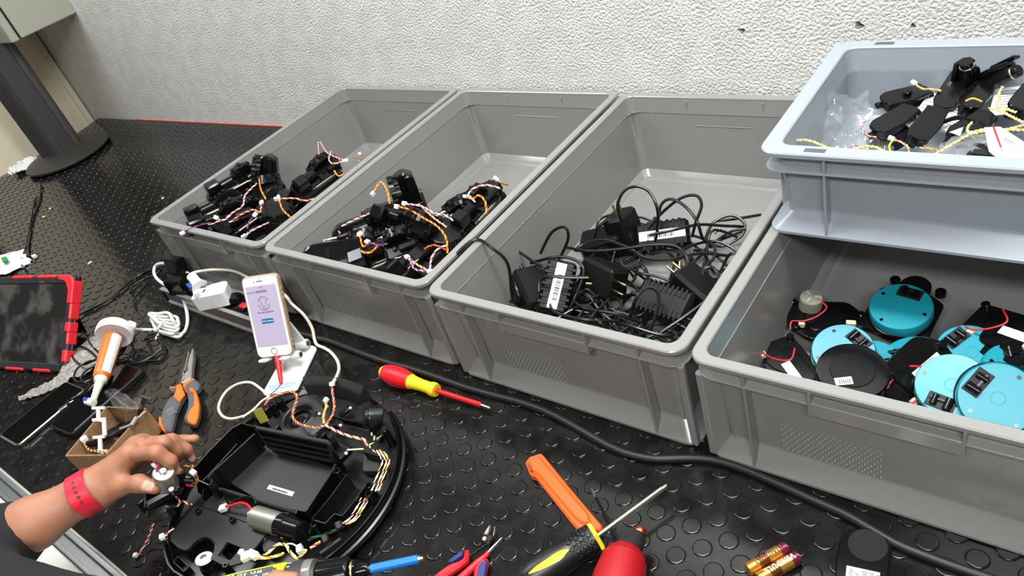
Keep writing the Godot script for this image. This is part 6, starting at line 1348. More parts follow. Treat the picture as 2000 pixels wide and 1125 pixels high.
	part(t, "connector", mb(o).bar(Vector3(-0.2303, 0.048, 0.6879), Vector3(-0.2213, 0.048, 0.6946), 0.011, 0.008, Vector3.UP, 0.001), mat("white plastic"))
	part(t, "connector", mb(o).bar(Vector3(-0.224, 0.05, 0.6863), Vector3(-0.2086, 0.05, 0.6845), 0.010, 0.008, Vector3.UP, 0.001), mat("white plastic"))
	part(t, "connector", mb(o).bar(Vector3(-0.1655, 0.048, 0.6534), Vector3(-0.1611, 0.048, 0.6475), 0.011, 0.008, Vector3.UP, 0.001), mat("white plastic"))
	part(t, "connector", mb(o).bar(Vector3(-0.189, 0.05, 0.6429), Vector3(-0.1788, 0.05, 0.6382), 0.008, 0.008, Vector3.UP, 0.001), mat("white plastic"))
	S.call([Vector3(-0.2107, 0.048, 0.6841), Vector3(-0.2024, 0.048, 0.6786), Vector3(-0.1979, 0.05, 0.6724), Vector3(-0.1952, 0.052, 0.6647), Vector3(-0.1886, 0.054, 0.6583), Vector3(-0.1781, 0.054, 0.6566), Vector3(-0.1727, 0.052, 0.6588), Vector3(-0.1635, 0.05, 0.6608), Vector3(-0.1587, 0.046, 0.6604)], [wpy, wy, wk, ww])
	S.call([Vector3(-0.2221, 0.046, 0.6936), Vector3(-0.2199, 0.046, 0.6902), Vector3(-0.2082, 0.046, 0.6839), Vector3(-0.1953, 0.046, 0.677), Vector3(-0.1869, 0.046, 0.6699), Vector3(-0.1785, 0.048, 0.6634)], [wo, wy, ww])
	S.call([Vector3(-0.1613, 0.046, 0.6485), Vector3(-0.1569, 0.044, 0.6474), Vector3(-0.161, 0.042, 0.6557), Vector3(-0.1648, 0.04, 0.6607)], [wy, wpy])
	S.call([Vector3(-0.1655, 0.046, 0.652), Vector3(-0.1721, 0.048, 0.6495), Vector3(-0.1779, 0.05, 0.6505), Vector3(-0.1844, 0.05, 0.6538)], [ww])
	S.call([Vector3(-0.2046, 0.046, 0.6502), Vector3(-0.1974, 0.048, 0.6478), Vector3(-0.1878, 0.05, 0.644)], [wo, wr])
	S.call([Vector3(-0.157, 0.042, 0.6414), Vector3(-0.1539, 0.042, 0.6352), Vector3(-0.1507, 0.042, 0.629)], [wpy, wy, wr])
	part(t, "grey_bracket", mb(o).prism(rpoly([Vector2(-0.2325, 0.6669), Vector2(-0.2358, 0.6545), Vector2(-0.2285, 0.6478), Vector2(-0.2175, 0.6477), Vector2(-0.2106, 0.6543), Vector2(-0.2095, 0.6666), Vector2(-0.2208, 0.6735)], 0.002, 2), 0.022, 0.036, 0.001), bm)
	part(t, "front_rim", mb(o).bar(Vector3(-0.1448, 0.03, 0.6398), Vector3(-0.134, 0.03, 0.6111), 0.004, 0.014, Vector3.UP, 0.001), bm)
	# twisted lead hanging off the left side
	S.call([Vector3(-0.4108, 0.05, 0.7165), Vector3(-0.4243, 0.03, 0.7272), Vector3(-0.4386, 0.01, 0.7414), Vector3(-0.4371, 0.006, 0.7543), Vector3(-0.4395, 0.005, 0.7615)], [wr, ww], 0.0009, 0.012)
	part(t, "connector", mb(o).bar(Vector3(-0.437, 0.006, 0.7597), Vector3(-0.4415, 0.006, 0.7637), 0.007, 0.006, Vector3.UP, 0.001), mat("white plastic"))
	S.call([Vector3(-0.3716, 0.046, 0.7119), Vector3(-0.3689, 0.048, 0.7188), Vector3(-0.3686, 0.05, 0.7267)], [wr, ww], 0.0009, 0.012)
	part(t, "connector", mb(o).bar(Vector3(-0.3684, 0.05, 0.7261), Vector3(-0.3721, 0.05, 0.7315), 0.008, 0.007, Vector3.UP, 0.001), mat("white plastic"))

func vb_cyl(c: Vector3, r: float, y0: float, y1: float) -> MB:
	return MB.new().cyl(Vector3(c.x, y0, c.z), Vector3(c.x, y1, c.z), r, 20, 0.001)
func ring_boss(o: Vector3, q: Vector3, r := 0.0052) -> MB:
	var b := MB.new(); b.x = Transform3D(Basis.IDENTITY, q - o)
	return b.lathe([Vector2(r, -0.02), Vector2(r, -0.0006), Vector2(r - 0.0006, 0.0), Vector2(r * 0.62, 0.0), Vector2(r * 0.55, -0.0008), Vector2(r * 0.5, -0.008)], 20, false, true)

# ---------------------------------------------------------------- the hand
# tapered capsules joined in groups, meshed as surface nets
func nets(groups: Array, cell: float, blend: Array, outer: float, tint: Callable) -> ArrayMesh:
	var field := {}                       # cell corner -> list of distances by group
	for gi in groups.size():
		var k: float = 1.0 / blend[gi]
		for bn in groups[gi]:
			var a: Vector3 = bn[0]; var b: Vector3 = bn[2]; var ra: float = bn[1]; var rb: float = bn[3]
			var m: float = maxf(ra, rb) + blend[gi] * 3.0 + cell * 2.0
			var lo := Vector3i(((a.min(b) - Vector3.ONE * m) / cell).floor()); var hi := Vector3i(((a.max(b) + Vector3.ONE * m) / cell).ceil())
			var ab := b - a; var l2 := maxf(ab.length_squared(), 1e-9)
			for x in range(lo.x, hi.x + 1):
				for y in range(lo.y, hi.y + 1):
					for z in range(lo.z, hi.z + 1):
						var p := Vector3(x, y, z) * cell
						var t := clampf((p - a).dot(ab) / l2, 0.0, 1.0)
						var d := p.distance_to(a + ab * t) - lerpf(ra, rb, t)
						if d > m: continue
						var key := Vector3i(x, y, z)
						var arr = field.get(key)
						if arr == null:
							arr = PackedFloat32Array(); arr.resize(groups.size()); field[key] = arr
						arr[gi] += exp(-d * k)
						field[key] = arr
	var sd := {}
	for key in field:
		var arr: PackedFloat32Array = field[key]; var s := 0.0
		for gi in groups.size():
			if arr[gi] > 0.0:
				var d: float = -log(arr[gi]) * blend[gi]
				s += exp(-clampf(d / outer, -60.0, 60.0))
		sd[key] = -log(maxf(s, 1e-30)) * outer
	var verts := {}; var pos := PackedVector3Array()
	var ed := [[0, 1], [0, 2], [0, 4], [1, 3], [1, 5], [2, 3], [2, 6], [3, 7], [4, 5], [4, 6], [5, 7], [6, 7]]
	for key in sd:
		var v := PackedFloat32Array(); v.resize(8); var neg := 0; var ok := true
		for c in 8:
			var kk: Vector3i = key + Vector3i(c & 1, (c >> 1) & 1, c >> 2)
			var d = sd.get(kk)
			if d == null: ok = false; break
			v[c] = d
			if d < 0.0: neg += 1
		if not ok or neg == 0 or neg == 8: continue
		var s := Vector3.ZERO; var n := 0
		for e in ed:
			if (v[e[0]] < 0.0) != (v[e[1]] < 0.0):
				var f: float = v[e[0]] / (v[e[0]] - v[e[1]])
				var a := Vector3(e[0] & 1, (e[0] >> 1) & 1, e[0] >> 2); var b := Vector3(e[1] & 1, (e[1] >> 1) & 1, e[1] >> 2)
				s += a.lerp(b, f); n += 1
		verts[key] = pos.size(); pos.push_back((Vector3(key) + s / n) * cell)
	var idx := PackedInt32Array(); var nor := PackedVector3Array(); nor.resize(pos.size())
	for key in verts:
		for ax in 3:
			var d0: float = sd[key]; var e := Vector3i.ZERO; e[ax] = 1
			var d1 = sd.get(key + e)
			if d1 == null or (d0 < 0.0) == (d1 < 0.0): continue
			var u := Vector3i.ZERO; u[(ax + 1) % 3] = 1
			var w := Vector3i.ZERO; w[(ax + 2) % 3] = 1
			if not (verts.has(key - u) and verts.has(key - w) and verts.has(key - u - w)): continue
			var q := [verts[key], verts[key - u], verts[key - u - w], verts[key - w]]
			if d0 >= 0.0: q = [q[0], q[3], q[2], q[1]]
			for tr in [[0, 1, 2], [0, 2, 3]]:
				var nn := (pos[q[tr[1]]] - pos[q[tr[0]]]).cross(pos[q[tr[2]]] - pos[q[tr[0]]])
				for i in [0, 2, 1]:
					idx.push_back(q[tr[i]])
				for i in 3: nor[q[tr[i]]] += nn
	var col := PackedColorArray()
	for i in pos.size():
		nor[i] = nor[i].normalized(); col.push_back(tint.call(pos[i]))
	var arr := []; arr.resize(Mesh.ARRAY_MAX)
	arr[Mesh.ARRAY_VERTEX] = pos; arr[Mesh.ARRAY_NORMAL] = nor; arr[Mesh.ARRAY_INDEX] = idx; arr[Mesh.ARRAY_COLOR] = col
	var mesh := ArrayMesh.new(); mesh.add_surface_from_arrays(Mesh.PRIMITIVE_TRIANGLES, arr)
	return mesh

func build_hand():
	var wr := Vector3(-0.4714, 0.115, 0.7476)
	var o := Vector3(wr.x, 0.0, wr.z)
	var t := thing("person", "person in a dark shirt and red wristband pinching a small motor", "person", Vector3(-0.55, -0.9, 1.0))
	var off := t.position
	var el := Vector3(-0.5466, 0.115, 0.8933); var fo := Vector3(-0.5011, 0.115, 0.8136)
	var i := [Vector3(-0.435, 0.137, 0.6824), Vector3(-0.3786, 0.15, 0.6664), Vector3(-0.3693, 0.132, 0.6622), Vector3(-0.3745, 0.112, 0.6631)]
	var m := [Vector3(-0.4526, 0.128, 0.6681), Vector3(-0.4011, 0.138, 0.6486), Vector3(-0.4003, 0.115, 0.6447), Vector3(-0.4089, 0.095, 0.649)]
	var r := [Vector3(-0.468, 0.117, 0.6587), Vector3(-0.4197, 0.12, 0.6355), Vector3(-0.4101, 0.1, 0.6307), Vector3(-0.4095, 0.084, 0.6322)]
	var p := [Vector3(-0.4813, 0.106, 0.6529), Vector3(-0.4459, 0.104, 0.6319), Vector3(-0.4328, 0.098, 0.6206), Vector3(-0.4227, 0.094, 0.6093)]
	var th := [Vector3(-0.4588, 0.106, 0.7368), Vector3(-0.4311, 0.113, 0.716), Vector3(-0.3998, 0.118, 0.7029), Vector3(-0.3796, 0.113, 0.6964)]
	var C := func(a, ra, b, rb): return [a, ra, b, rb]
	var palm := [[fo, 0.0345, el, 0.041], [wr, 0.0245, fo, 0.0345]]
	var side: Vector3 = (i[0] - p[0]).normalized()
	palm += [[wr + side * 0.008, 0.021, wr - side * 0.006, 0.021]]
	palm += [[wr, 0.020, i[0], 0.0125], [wr, 0.020, m[0], 0.0125], [wr - side * 0.004, 0.019, r[0], 0.012], [wr - side * 0.006, 0.018, p[0], 0.011]]
	palm += [[i[0], 0.0115, m[0], 0.0115], [m[0], 0.0115, r[0], 0.011]]
	palm += [[wr + side * 0.005, 0.018, th[0], 0.0165], [th[0], 0.0165, th[1], 0.0125], [th[1], 0.010, i[0].lerp(wr, 0.35), 0.009]]
	var fin := func(q, a, b, c, d): return [[q[0].lerp(wr, 0.25), a * 0.9, q[0], a], [q[0], a, q[1], b], [q[1], b, q[2], c], [q[2], c, q[3], d]]
	var tip: Vector3 = th[3] + (th[3] - th[2]).normalized() * 0.004
	var groups := [palm, fin.call(i, 0.0106, 0.0098, 0.0085, 0.0072), fin.call(m, 0.0108, 0.0102, 0.0088, 0.0072), fin.call(r, 0.0102, 0.0095, 0.0082, 0.0070), fin.call(p, 0.0092, 0.0082, 0.0072, 0.0062),
		[[th[0], 0.0135, th[1], 0.0122], [th[1], 0.0120, th[2], 0.0108], [th[2], 0.0110, tip, 0.0088]]]
	# the other hand holds the drill below the frame
	var q0 := Vector3(-0.1091, 0.079, 0.6871); var q1 := Vector3(-0.1245, 0.084, 0.6985); var q2 := Vector3(-0.1321, 0.09, 0.7199); var pm := Vector3(-0.1443, 0.085, 0.7664); var fa := Vector3(-0.2058, 0.09, 0.8487)
	groups.push_back([[q0, 0.0072, q1, 0.0085], [q1, 0.0085, q2, 0.0095], [q2, 0.0095, pm, 0.013]])
	var dn := Vector3(0.004, -0.004, 0.022)
	groups.push_back([[q0 + dn, 0.0075, q1 + dn, 0.009], [q1 + dn, 0.009, q2 + dn, 0.010], [q2 + dn, 0.010, pm, 0.014]])
	groups.push_back([[q0 + dn * 2.0, 0.0075, q1 + dn * 2.0, 0.009], [q1 + dn * 2.0, 0.009, q2 + dn * 2.0, 0.010], [q2 + dn * 2.0, 0.010, pm + dn, 0.014]])
	groups.push_back([[pm, 0.018, pm + dn, 0.02], [pm, 0.018, pm.lerp(fa, 0.4), 0.022], [pm.lerp(fa, 0.4), 0.022, fa, 0.03]])
	# nails lie on the upper side of the finger ends
	var cam := Vector3(0.53804, 0.75682, 0.81502)
	var nails := []
	var nl := func(q, b, rad, lift, sz):
		var d: Vector3 = (q - b).normalized(); var v: Vector3 = lift; v = (v - d * v.dot(d)).normalized()
		nails.push_back([q + v * rad - d * 0.001, d, v, sz])
	nl.call(th[3], th[2], 0.0085, Vector3(0.35, 0.75, 0.4), 0.0066)
	nl.call(i[3], i[2], 0.007, Vector3(0.9, 0.35, -0.1), 0.0052)
	nl.call(m[3], m[2], 0.007, Vector3(0.9, 0.3, 0.1), 0.005)
	nl.call(r[3], r[2], 0.0068, Vector3(0.8, 0.45, 0.1), 0.005)
	var skin := Color(0.36, 0.16, 0.085); var pink := Color(0.40, 0.165, 0.098); var nailc := Color(0.55, 0.35, 0.27)
	var nf := FastNoiseLite.new(); nf.seed = 5; nf.frequency = 60.0
	var tips := [i[3], m[3], r[3], p[3], th[3]]
	var tint := func(q: Vector3) -> Color:
		for n in nails:
			var e: Vector3 = q - n[0]
			var al: float = absf(e.dot(n[1])); var s2: float = (e - n[1] * e.dot(n[1])).length()
			if al < n[3] * 1.15 and s2 < n[3]: return nailc
		var b := nf.get_noise_3dv(q) * 0.5 + 0.5
		return skin.lerp(pink, b)
	var rl := func(g): return g.map(func(b): return [b[0] - off, b[1], b[2] - off, b[3]])
	var gl := []
	for g in groups: gl.push_back(rl.call(g))
	var sm := mat("skin", Color(1, 1, 1), 0.5); sm.vertex_color_use_as_albedo = true
	sm.subsurf_scatter_enabled = true; sm.subsurf_scatter_strength = 0.12
	sm.normal_enabled = true; sm.normal_texture = normal_tex(noise_img(512, 0.16, 71, FastNoiseLite.TYPE_SIMPLEX, 3), 3.0); sm.normal_scale = 0.35; tri_uv(sm, 14.0, false)
	var tl := func(q: Vector3) -> Color: return tint.call(q + off)
	part(t, "arm_and_hand", nets(gl, 0.0028, [0.0045, 0.0022, 0.0022, 0.0022, 0.0022, 0.003, 0.002, 0.002, 0.002, 0.004], 0.0013, tl), sm)
	for n in nails:                                             # finger nails: thin curved plates
		var b := MB.new(); b.x = Transform3D(Basis(n[1].cross(n[2]), n[2], n[1] * -1.0).orthonormalized(), n[0] - off)
		part(t, "nail", b.ball(Vector3(0, -0.0004, 0), n[3], 14, Vector3(0.85, 0.16, 1.05)), mat("nail", Color(0.8, 0.6, 0.52), 0.35))
	# wristband
	var ax := (fo - wr).normalized(); var c0 := wr - ax * 0.012; var c1 := wr + ax * 0.012
	var bm := mat("band red", Color(0.86, 0.1, 0.2), 0.5)
	var u1 := side; u1 = (u1 - ax * u1.dot(ax)).normalized(); var u2 := ax.cross(u1)
	var rs := []
	for q in [[c0, 0.0], [c0 - ax * 0.0006, 0.0012], [c0, 0.0024], [c1, 0.0024], [c1 + ax * 0.0006, 0.0012], [c1, 0.0]]:
		var g := []
		for k in 40:
			var a := TAU * k / 40.0
			g.push_back(q[0] - off + u1 * cos(a) * (0.0345 + q[1]) + u2 * sin(a) * (0.0285 + q[1]))
		rs.push_back(g)
	part(t, "wristband", MB.new().rings(rs, false, false), bm, "red rubber wristband")
	for k in 5:
		var v := (cam - wr).normalized(); var a := atan2(v.dot(u2), v.dot(u1)) + 0.75 - 0.24 * k
		var n: Vector3 = (u1 * cos(a) * 0.0345 + u2 * sin(a) * 0.0285); var q: Vector3 = (c0 + c1) / 2 + n * 1.085 - off
		part(t, "band_hole", MB.new().cyl(q - n.normalized() * 0.002, q + n.normalized() * 0.0004, 0.0022, 10), mat("band hole shade", Color(0.4, 0.2, 0.15), 0.8))  # darkened skin tone painted for the shaded wrist inside each hole
	# dark shirt: sleeve round the forearm and the torso beside the bench
	var e0 := Vector3(-0.5208, 0.112, 0.8442); var e1 := Vector3(-0.529, 0.12, 0.9028); var to := Vector3(-0.3356, 0.15, 0.9083); var t2 := Vector3(-0.1914, 0.1, 0.8435)
	var cl := mat("shirt", Color(0.075, 0.078, 0.09), 0.9)
	cl.normal_enabled = true; cl.normal_texture = normal_tex(noise_img(512, 0.35, 73), 3.0); cl.normal_scale = 0.5; tri_uv(cl, 10.0, false)
	var white := func(_q): return Color.WHITE
	part(t, "shirt", nets([[[e0 - off, 0.0465, e1 - off, 0.05], [e1 - off, 0.05, to - off, 0.065], [to - off, 0.065, t2 - off, 0.075], [to - off + Vector3(0, -0.08, 0.17), 0.10, t2 - off + Vector3(0, -0.08, 0.18), 0.11], [to - off + Vector3(0.05, -0.3, 0.2), 0.13, to - off + Vector3(0.05, -0.9, 0.22), 0.13]]], 0.011, [0.012], 0.002, white), cl)
	build_held_motor()

func build_held_motor():
	var o := Vector3(-0.4125, 0.06, 0.6916)
	var t := thing("gear_motor", "silver-topped gear motor on a black bracket pinched between finger and thumb", "motor", o)
	var bp := mat("black plastic"); var bg := mat("robot gloss")
	var top := Vector3(-0.3668, 0.128, 0.677); var bot := Vector3(-0.3798, 0.1, 0.6825)
	part(t, "motor_can", turned(mb(o), bot, top, [[0.0, 0.0140], [0.06, 0.0142], [0.9, 0.0142], [0.97, 0.0136], [1.0, 0.0125]], 28), mat("motor steel"), "silver motor can")
	var d := (top - bot).normalized()
	part(t, "motor_hub", mb(o).cyl(top - d * 0.001, top + d * 0.004, 0.0048, 16, 0.0008), mat("steel"))
	part(t, "terminal", mb(o).box(top + Vector3(-0.004, 0.001, 0.007), Vector3(0.008, 0.003, 0.004), 0.0005), mat("steel"))
	part(t, "gearbox", mb(o).bar(Vector3(-0.4037, 0.088, 0.7095), Vector3(-0.3808, 0.088, 0.6663), 0.036, 0.016, Vector3.UP, 0.004), bg)
	part(t, "gearbox_lower", mb(o).bar(Vector3(-0.4083, 0.068, 0.7125), Vector3(-0.3842, 0.068, 0.6853), 0.045, 0.026, Vector3.UP, 0.006), bg)
	part(t, "wheel", turned(mb(o), Vector3(-0.4095, 0.058, 0.7054), Vector3(-0.4094, 0.066, 0.6948), [[0, 0.019], [0.1, 0.021], [0.9, 0.021], [1, 0.019]], 26), bp)
	part(t, "bracket", mb(o).bar(Vector3(-0.4271, 0.072, 0.7129), Vector3(-0.3913, 0.06, 0.7152), 0.014, 0.008, Vector3.UP, 0.002), bp)
	part(t, "bracket", mb(o).bar(Vector3(-0.3918, 0.08, 0.6645), Vector3(-0.3797, 0.08, 0.6508), 0.018, 0.012, Vector3.UP, 0.003), bp)
	part(t, "side_motor", turned(mb(o), Vector3(-0.384, 0.084, 0.6602), Vector3(-0.3749, 0.075, 0.6532), [[0, 0.010], [0.1, 0.0115], [0.9, 0.0115], [1, 0.010]], 20), bp)
	part(t, "screw", turned(mb(o), Vector3(-0.3551, 0.108, 0.685), Vector3(-0.3618, 0.094, 0.6862), [[0, 0.0032], [0.25, 0.003], [0.3, 0.0016], [1, 0.0016]], 10), mat("steel"))
	part(t, "screw", turned(mb(o), Vector3(-0.4036, 0.09, 0.7069), Vector3(-0.4042, 0.085, 0.7074), [[0, 0.0026], [1, 0.0026]], 10), mat("steel"))
	var S := func(pts, cols): strands(t, rel(pts, o), cols, 0.0009, 0.012)
	S.call([Vector3(-0.3992, 0.136, 0.676), Vector3(-0.3865, 0.142, 0.6745), Vector3(-0.3738, 0.142, 0.6734), Vector3(-0.3693, 0.138, 0.6763), Vector3(-0.3724, 0.132, 0.6822)], [mat("wire red")])
	S.call([Vector3(-0.3992, 0.136, 0.676), Vector3(-0.3869, 0.138, 0.6782), Vector3(-0.3797, 0.136, 0.6776)], [mat("wire red")])
	part(t, "connector", mb(o).box(Vector3(-0.3787, 0.137, 0.6781), Vector3(0.007, 0.007, 0.005), 0.001), mat("white plastic"))
	S.call([Vector3(-0.3825, 0.1, 0.6599), Vector3(-0.379, 0.102, 0.6502), Vector3(-0.3694, 0.1, 0.6445), Vector3(-0.3719, 0.098, 0.6481)], [mat("wire orange"), mat("wire black")])
	S.call([Vector3(-0.3608, 0.095, 0.6494), Vector3(-0.3532, 0.09, 0.6533), Vector3(-0.3551, 0.085, 0.6611), Vector3(-0.368, 0.083, 0.6646), Vector3(-0.3787, 0.084, 0.665)], [mat("wire red")])
	S.call([Vector3(-0.3622, 0.092, 0.6532), Vector3(-0.3563, 0.088, 0.6557), Vector3(-0.3625, 0.085, 0.6629)], [mat("green wire")])
	part(t, "connector", mb(o).bar(Vector3(-0.3666, 0.099, 0.651), Vector3(-0.3582, 0.096, 0.6505), 0.007, 0.006, Vector3.UP, 0.001), mat("white plastic"))
	S.call([Vector3(-0.372, 0.08, 0.6838), Vector3(-0.3729, 0.07, 0.6846), Vector3(-0.3736, 0.062, 0.6801), Vector3(-0.3654, 0.056, 0.6774)], [mat("wire red"), mat("wire white"), mat("wire black")])
	S.call([Vector3(-0.3743, 0.068, 0.6837), Vector3(-0.3821, 0.06, 0.692), Vector3(-0.3937, 0.052, 0.6993)], [mat("wire white"), mat("wire orange")])

# ---------------------------------------------------------------- crate contents
# a thing's frame from two points on its long axis and a roll about that axis
func frame(a: Vector3, b: Vector3, roll := 0.0) -> Transform3D:
	var x := (b - a).normalized(); var z := x.cross(Vector3.UP).normalized(); var y := z.cross(x)
	return Transform3D(Basis(x, y, z) * Basis(Vector3.RIGHT, deg_to_rad(roll)), (a + b) / 2)
func lead(t: Node3D, pts: Array, cols: Array, plug := true, r := 0.0009):
	var inv := t.transform.affine_inverse()
	var q := pts.map(func(p): return inv * p)
	strands(t, q, cols, r, 0.014, 5)
	if plug:
		var d: Vector3 = (q[0] - q[1]).normalized()
		part(t, "connector", MB.new().bar(q[0] - d * 0.003, q[0] + d * 0.007, 0.008, 0.0055, Vector3(0.31, 0.9, 0.2), 0.001), mat("white plastic"))

func make_wheel_module() -> Node3D:
	var t := thing("wheel_module", "x", "wheel module", Vector3.ZERO, Basis.IDENTITY, "robot wheel modules in the crates")
	var g := mat("module black", Color(0.075, 0.075, 0.08), 0.3); var bp := mat("black plastic")
	part(t, "housing", MB.new().prism(rpoly([Vector2(-0.066, -0.012), Vector2(-0.05, -0.024), Vector2(0.02, -0.026), Vector2(0.062, -0.018), Vector2(0.068, 0.0), Vector2(0.058, 0.016), Vector2(-0.05, 0.02), Vector2(-0.066, 0.01)], 0.006, 3), -0.014, 0.014, 0.003), g)
	part(t, "window_frame", MB.new().box(Vector3(-0.012, 0.016, -0.004), Vector3(0.032, 0.006, 0.003), 0.0006).box(Vector3(-0.012, 0.016, 0.016), Vector3(0.032, 0.006, 0.003), 0.0006).box(Vector3(-0.027, 0.016, 0.006), Vector3(0.003, 0.006, 0.02), 0.0006).box(Vector3(0.003, 0.016, 0.006), Vector3(0.003, 0.006, 0.02), 0.0006), g)
	part(t, "motor_cap", MB.new().box(Vector3(-0.044, 0.024, 0.0), Vector3(0.03, 0.034, 0.026), 0.003), g)
	part(t, "motor_barrel", MB.new().cyl(Vector3(-0.028, 0.02, -0.006), Vector3(0.0, 0.02, -0.006), 0.0105, 18, 0.001), bp)
	var ty := MB.new(); ty.x = Transform3D(Basis(Vector3.RIGHT, PI / 2), Vector3(0.03, 0.004, -0.022))
	part(t, "wheel", ty.lathe([Vector2(0.012, -0.011), Vector2(0.028, -0.010), Vector2(0.031, -0.009), Vector2(0.031, 0.009), Vector2(0.028, 0.010), Vector2(0.012, 0.011)], 28), bp)
	var tr := MB.new()
	for k in 20:
		tr.x = Transform3D(Basis(Vector3.RIGHT, PI / 2), Vector3(0.03, 0.004, -0.022)) * Transform3D(Basis(Vector3.UP, TAU * k / 20.0), Vector3.ZERO)
		tr.box(Vector3(0.0322, -0.0045 if k % 2 else 0.0045, 0), Vector3(0.004, 0.010, 0.0062), 0.0008)
	var tp := part(t, "tread", tr, mat("black matte")); tp.set_meta("kind", "stuff")
	part(t, "spring", MB.new().tube([Vector3(-0.022, 0.0165, 0.021), Vector3(0.024, 0.0165, 0.021)], 0.0027, 10), mat("spring brass", Color(0.75, 0.71, 0.6), 0.3, 1.0), "brass coil spring")
	for e in [[-0.022, -0.030], [0.024, 0.033]]: part(t, "spring_hook", MB.new().tube([Vector3(e[0], 0.0165, 0.021), Vector3((e[0] + e[1]) / 2, 0.0175, 0.022), Vector3(e[1], 0.0165, 0.020)], 0.0011, 6), mat("steel"))
	for q in [Vector3(-0.06, 0.016, 0.012), Vector3(0.055, 0.016, 0.008), Vector3(0.02, 0.0155, 0.0)]: part(t, "boss", MB.new().cyl(q - Vector3(0, 0.006, 0), q + Vector3(0, 0.002, 0), 0.004, 12, 0.0006), bp)
	part(t, "arm", MB.new().box(Vector3(0.045, 0.017, 0.004), Vector3(0.034, 0.008, 0.012), 0.002), bp)
	return t
func build_wheel_modules():
	var R := mat("wire red"); var Wt := mat("wire white"); var O := mat("wire orange"); var Y := mat("wire yellow"); var B := mat("wire blue")
	var p := make_wheel_module()
	var list := [
		[frame(Vector3(-0.9345, 0.15, 0.1643), Vector3(-0.9129, 0.147, 0.0855), 10), "black wheel module with its spring up, at the left wall of the furthest-left crate"],
		[frame(Vector3(-0.9045, 0.09, 0.0782), Vector3(-0.8942, 0.158, 0.0483), 60), "black wheel module standing on end in the furthest-left crate, square caps up"],
		[frame(Vector3(-0.8189, 0.105, 0.0751), Vector3(-0.8078, 0.105, -0.0608), 35), "long black wheel module slanting away with a bright spring, leftmost crate"],
		[frame(Vector3(-0.8299, 0.065, 0.039), Vector3(-0.8196, 0.07, -0.0444), -30), "black wheel module half under the slanting one in the leftmost crate"],
		[frame(Vector3(-0.8309, 0.105, 0.0832), Vector3(-0.7831, 0.1, 0.1578), 70), "black wheel module at the right wall of the leftmost crate"],
		[frame(Vector3(-0.8366, 0.115, 0.2268), Vector3(-0.8302, 0.115, 0.1651), 20), "black wheel module with a diagonal spring at the leftmost crate's near edge"],
		[frame(Vector3(-0.9004, 0.142, 0.2316), Vector3(-0.8795, 0.138, 0.1766), -5), "black wheel module in the near left corner of the leftmost crate"],
		[frame(Vector3(-0.8261, 0.09, 0.1841), Vector3(-0.8229, 0.085, 0.1202), 100), "black wheel module in the near right corner of the leftmost crate"],
		[frame(Vector3(-0.8818, 0.118, 0.1552), Vector3(-0.8609, 0.105, 0.0888), 160), "black wheel module buried in the middle of the leftmost crate's heap"],
		[frame(Vector3(-0.5021, 0.138, 0.1098), Vector3(-0.3345, 0.115, 0.1266), 40), "topmost black wheel module in the second crate, spring and square openings facing out"],
		[frame(Vector3(-0.528, 0.118, 0.1588), Vector3(-0.4974, 0.112, 0.111), 75), "wheel module with a broad tread disc at the second crate's left wall"],
		[frame(Vector3(-0.4664, 0.09, 0.0544), Vector3(-0.4664, 0.152, 0.0499), 50), "wheel module poking up behind the topmost one in the second crate"],
		[frame(Vector3(-0.5252, 0.128, 0.233), Vector3(-0.4828, 0.118, 0.1864), -115), "wheel module with ridged tread in the second crate's near left corner"],
		[frame(Vector3(-0.4505, 0.095, 0.2009), Vector3(-0.4032, 0.1, 0.1583), 25), "wheel module with a square window at the second crate's near edge"],
		[frame(Vector3(-0.345, 0.085, 0.0937), Vector3(-0.3469, 0.09, -0.0455), 15), "wheel module slanting along the right wall of the second crate"],
		[frame(Vector3(-0.371, 0.085, 0.1603), Vector3(-0.3646, 0.085, 0.0982), 110), "wheel module tread-up at the right of the second crate's heap"],
		[frame(Vector3(-0.3713, 0.08, 0.1975), Vector3(-0.3709, 0.08, 0.1417), -15), "wheel module in the near right corner of the second crate"],
		[frame(Vector3(-0.4931, 0.092, 0.2078), Vector3(-0.4669, 0.085, 0.1721), 150), "wheel module lying low at the second crate's near edge"],
		[frame(Vector3(-0.4716, 0.07, 0.1184), Vector3(-0.3842, 0.06, 0.1154), -70), "wheel module under the topmost one in the second crate"],
		[frame(Vector3(-0.4, 0.05, 0), Vector3(-0.4019, 0.05, -0.0786), 80), "wheel module furthest back at the second crate's right wall"],
		[frame(Vector3(-0.8694, 0.135, 0.2442), Vector3(-0.8432, 0.13, 0.1987), 15), "wheel module against the leftmost crate's near wall, tread outwards"],
		[frame(Vector3(-0.8756, 0.05, 0.0802), Vector3(-0.8774, 0.05, -0.0017), 0), "wheel module low along the leftmost crate's right wall"],
		[frame(Vector3(-0.9137, 0.06, -0.0229), Vector3(-0.9123, 0.06, -0.0899), 90), "wheel module low behind the slanting one, leftmost crate"],
		[frame(Vector3(-0.9351, 0.125, 0.1225), Vector3(-0.888, 0.12, 0.0802), 60), "wheel module between the left-wall one and the upright one"],
		[frame(Vector3(-0.4634, 0.1, 0.1573), Vector3(-0.4334, 0.1, 0.111), -20), "wheel module just in front of the topmost one, second crate"],
		[frame(Vector3(-0.5243, 0.105, 0.2175), Vector3(-0.4842, 0.1, 0.1778), 40), "wheel module near the second crate's front left corner, cap up"],
		[frame(Vector3(-0.4133, 0.08, 0.0704), Vector3(-0.3825, 0.08, 0.0144), 45), "wheel module between the topmost and the slanting one, second crate"]]
	var ts := []
	for k in list.size():
		var e = list[k]; var x: Transform3D = e[0]
		var t: Node3D = p if k == 0 else copy(p, e[1], Vector3.ZERO, Basis.IDENTITY)
		if k == 0: t.set_meta("label", e[1])
		t.transform = x; ts.push_back(t)
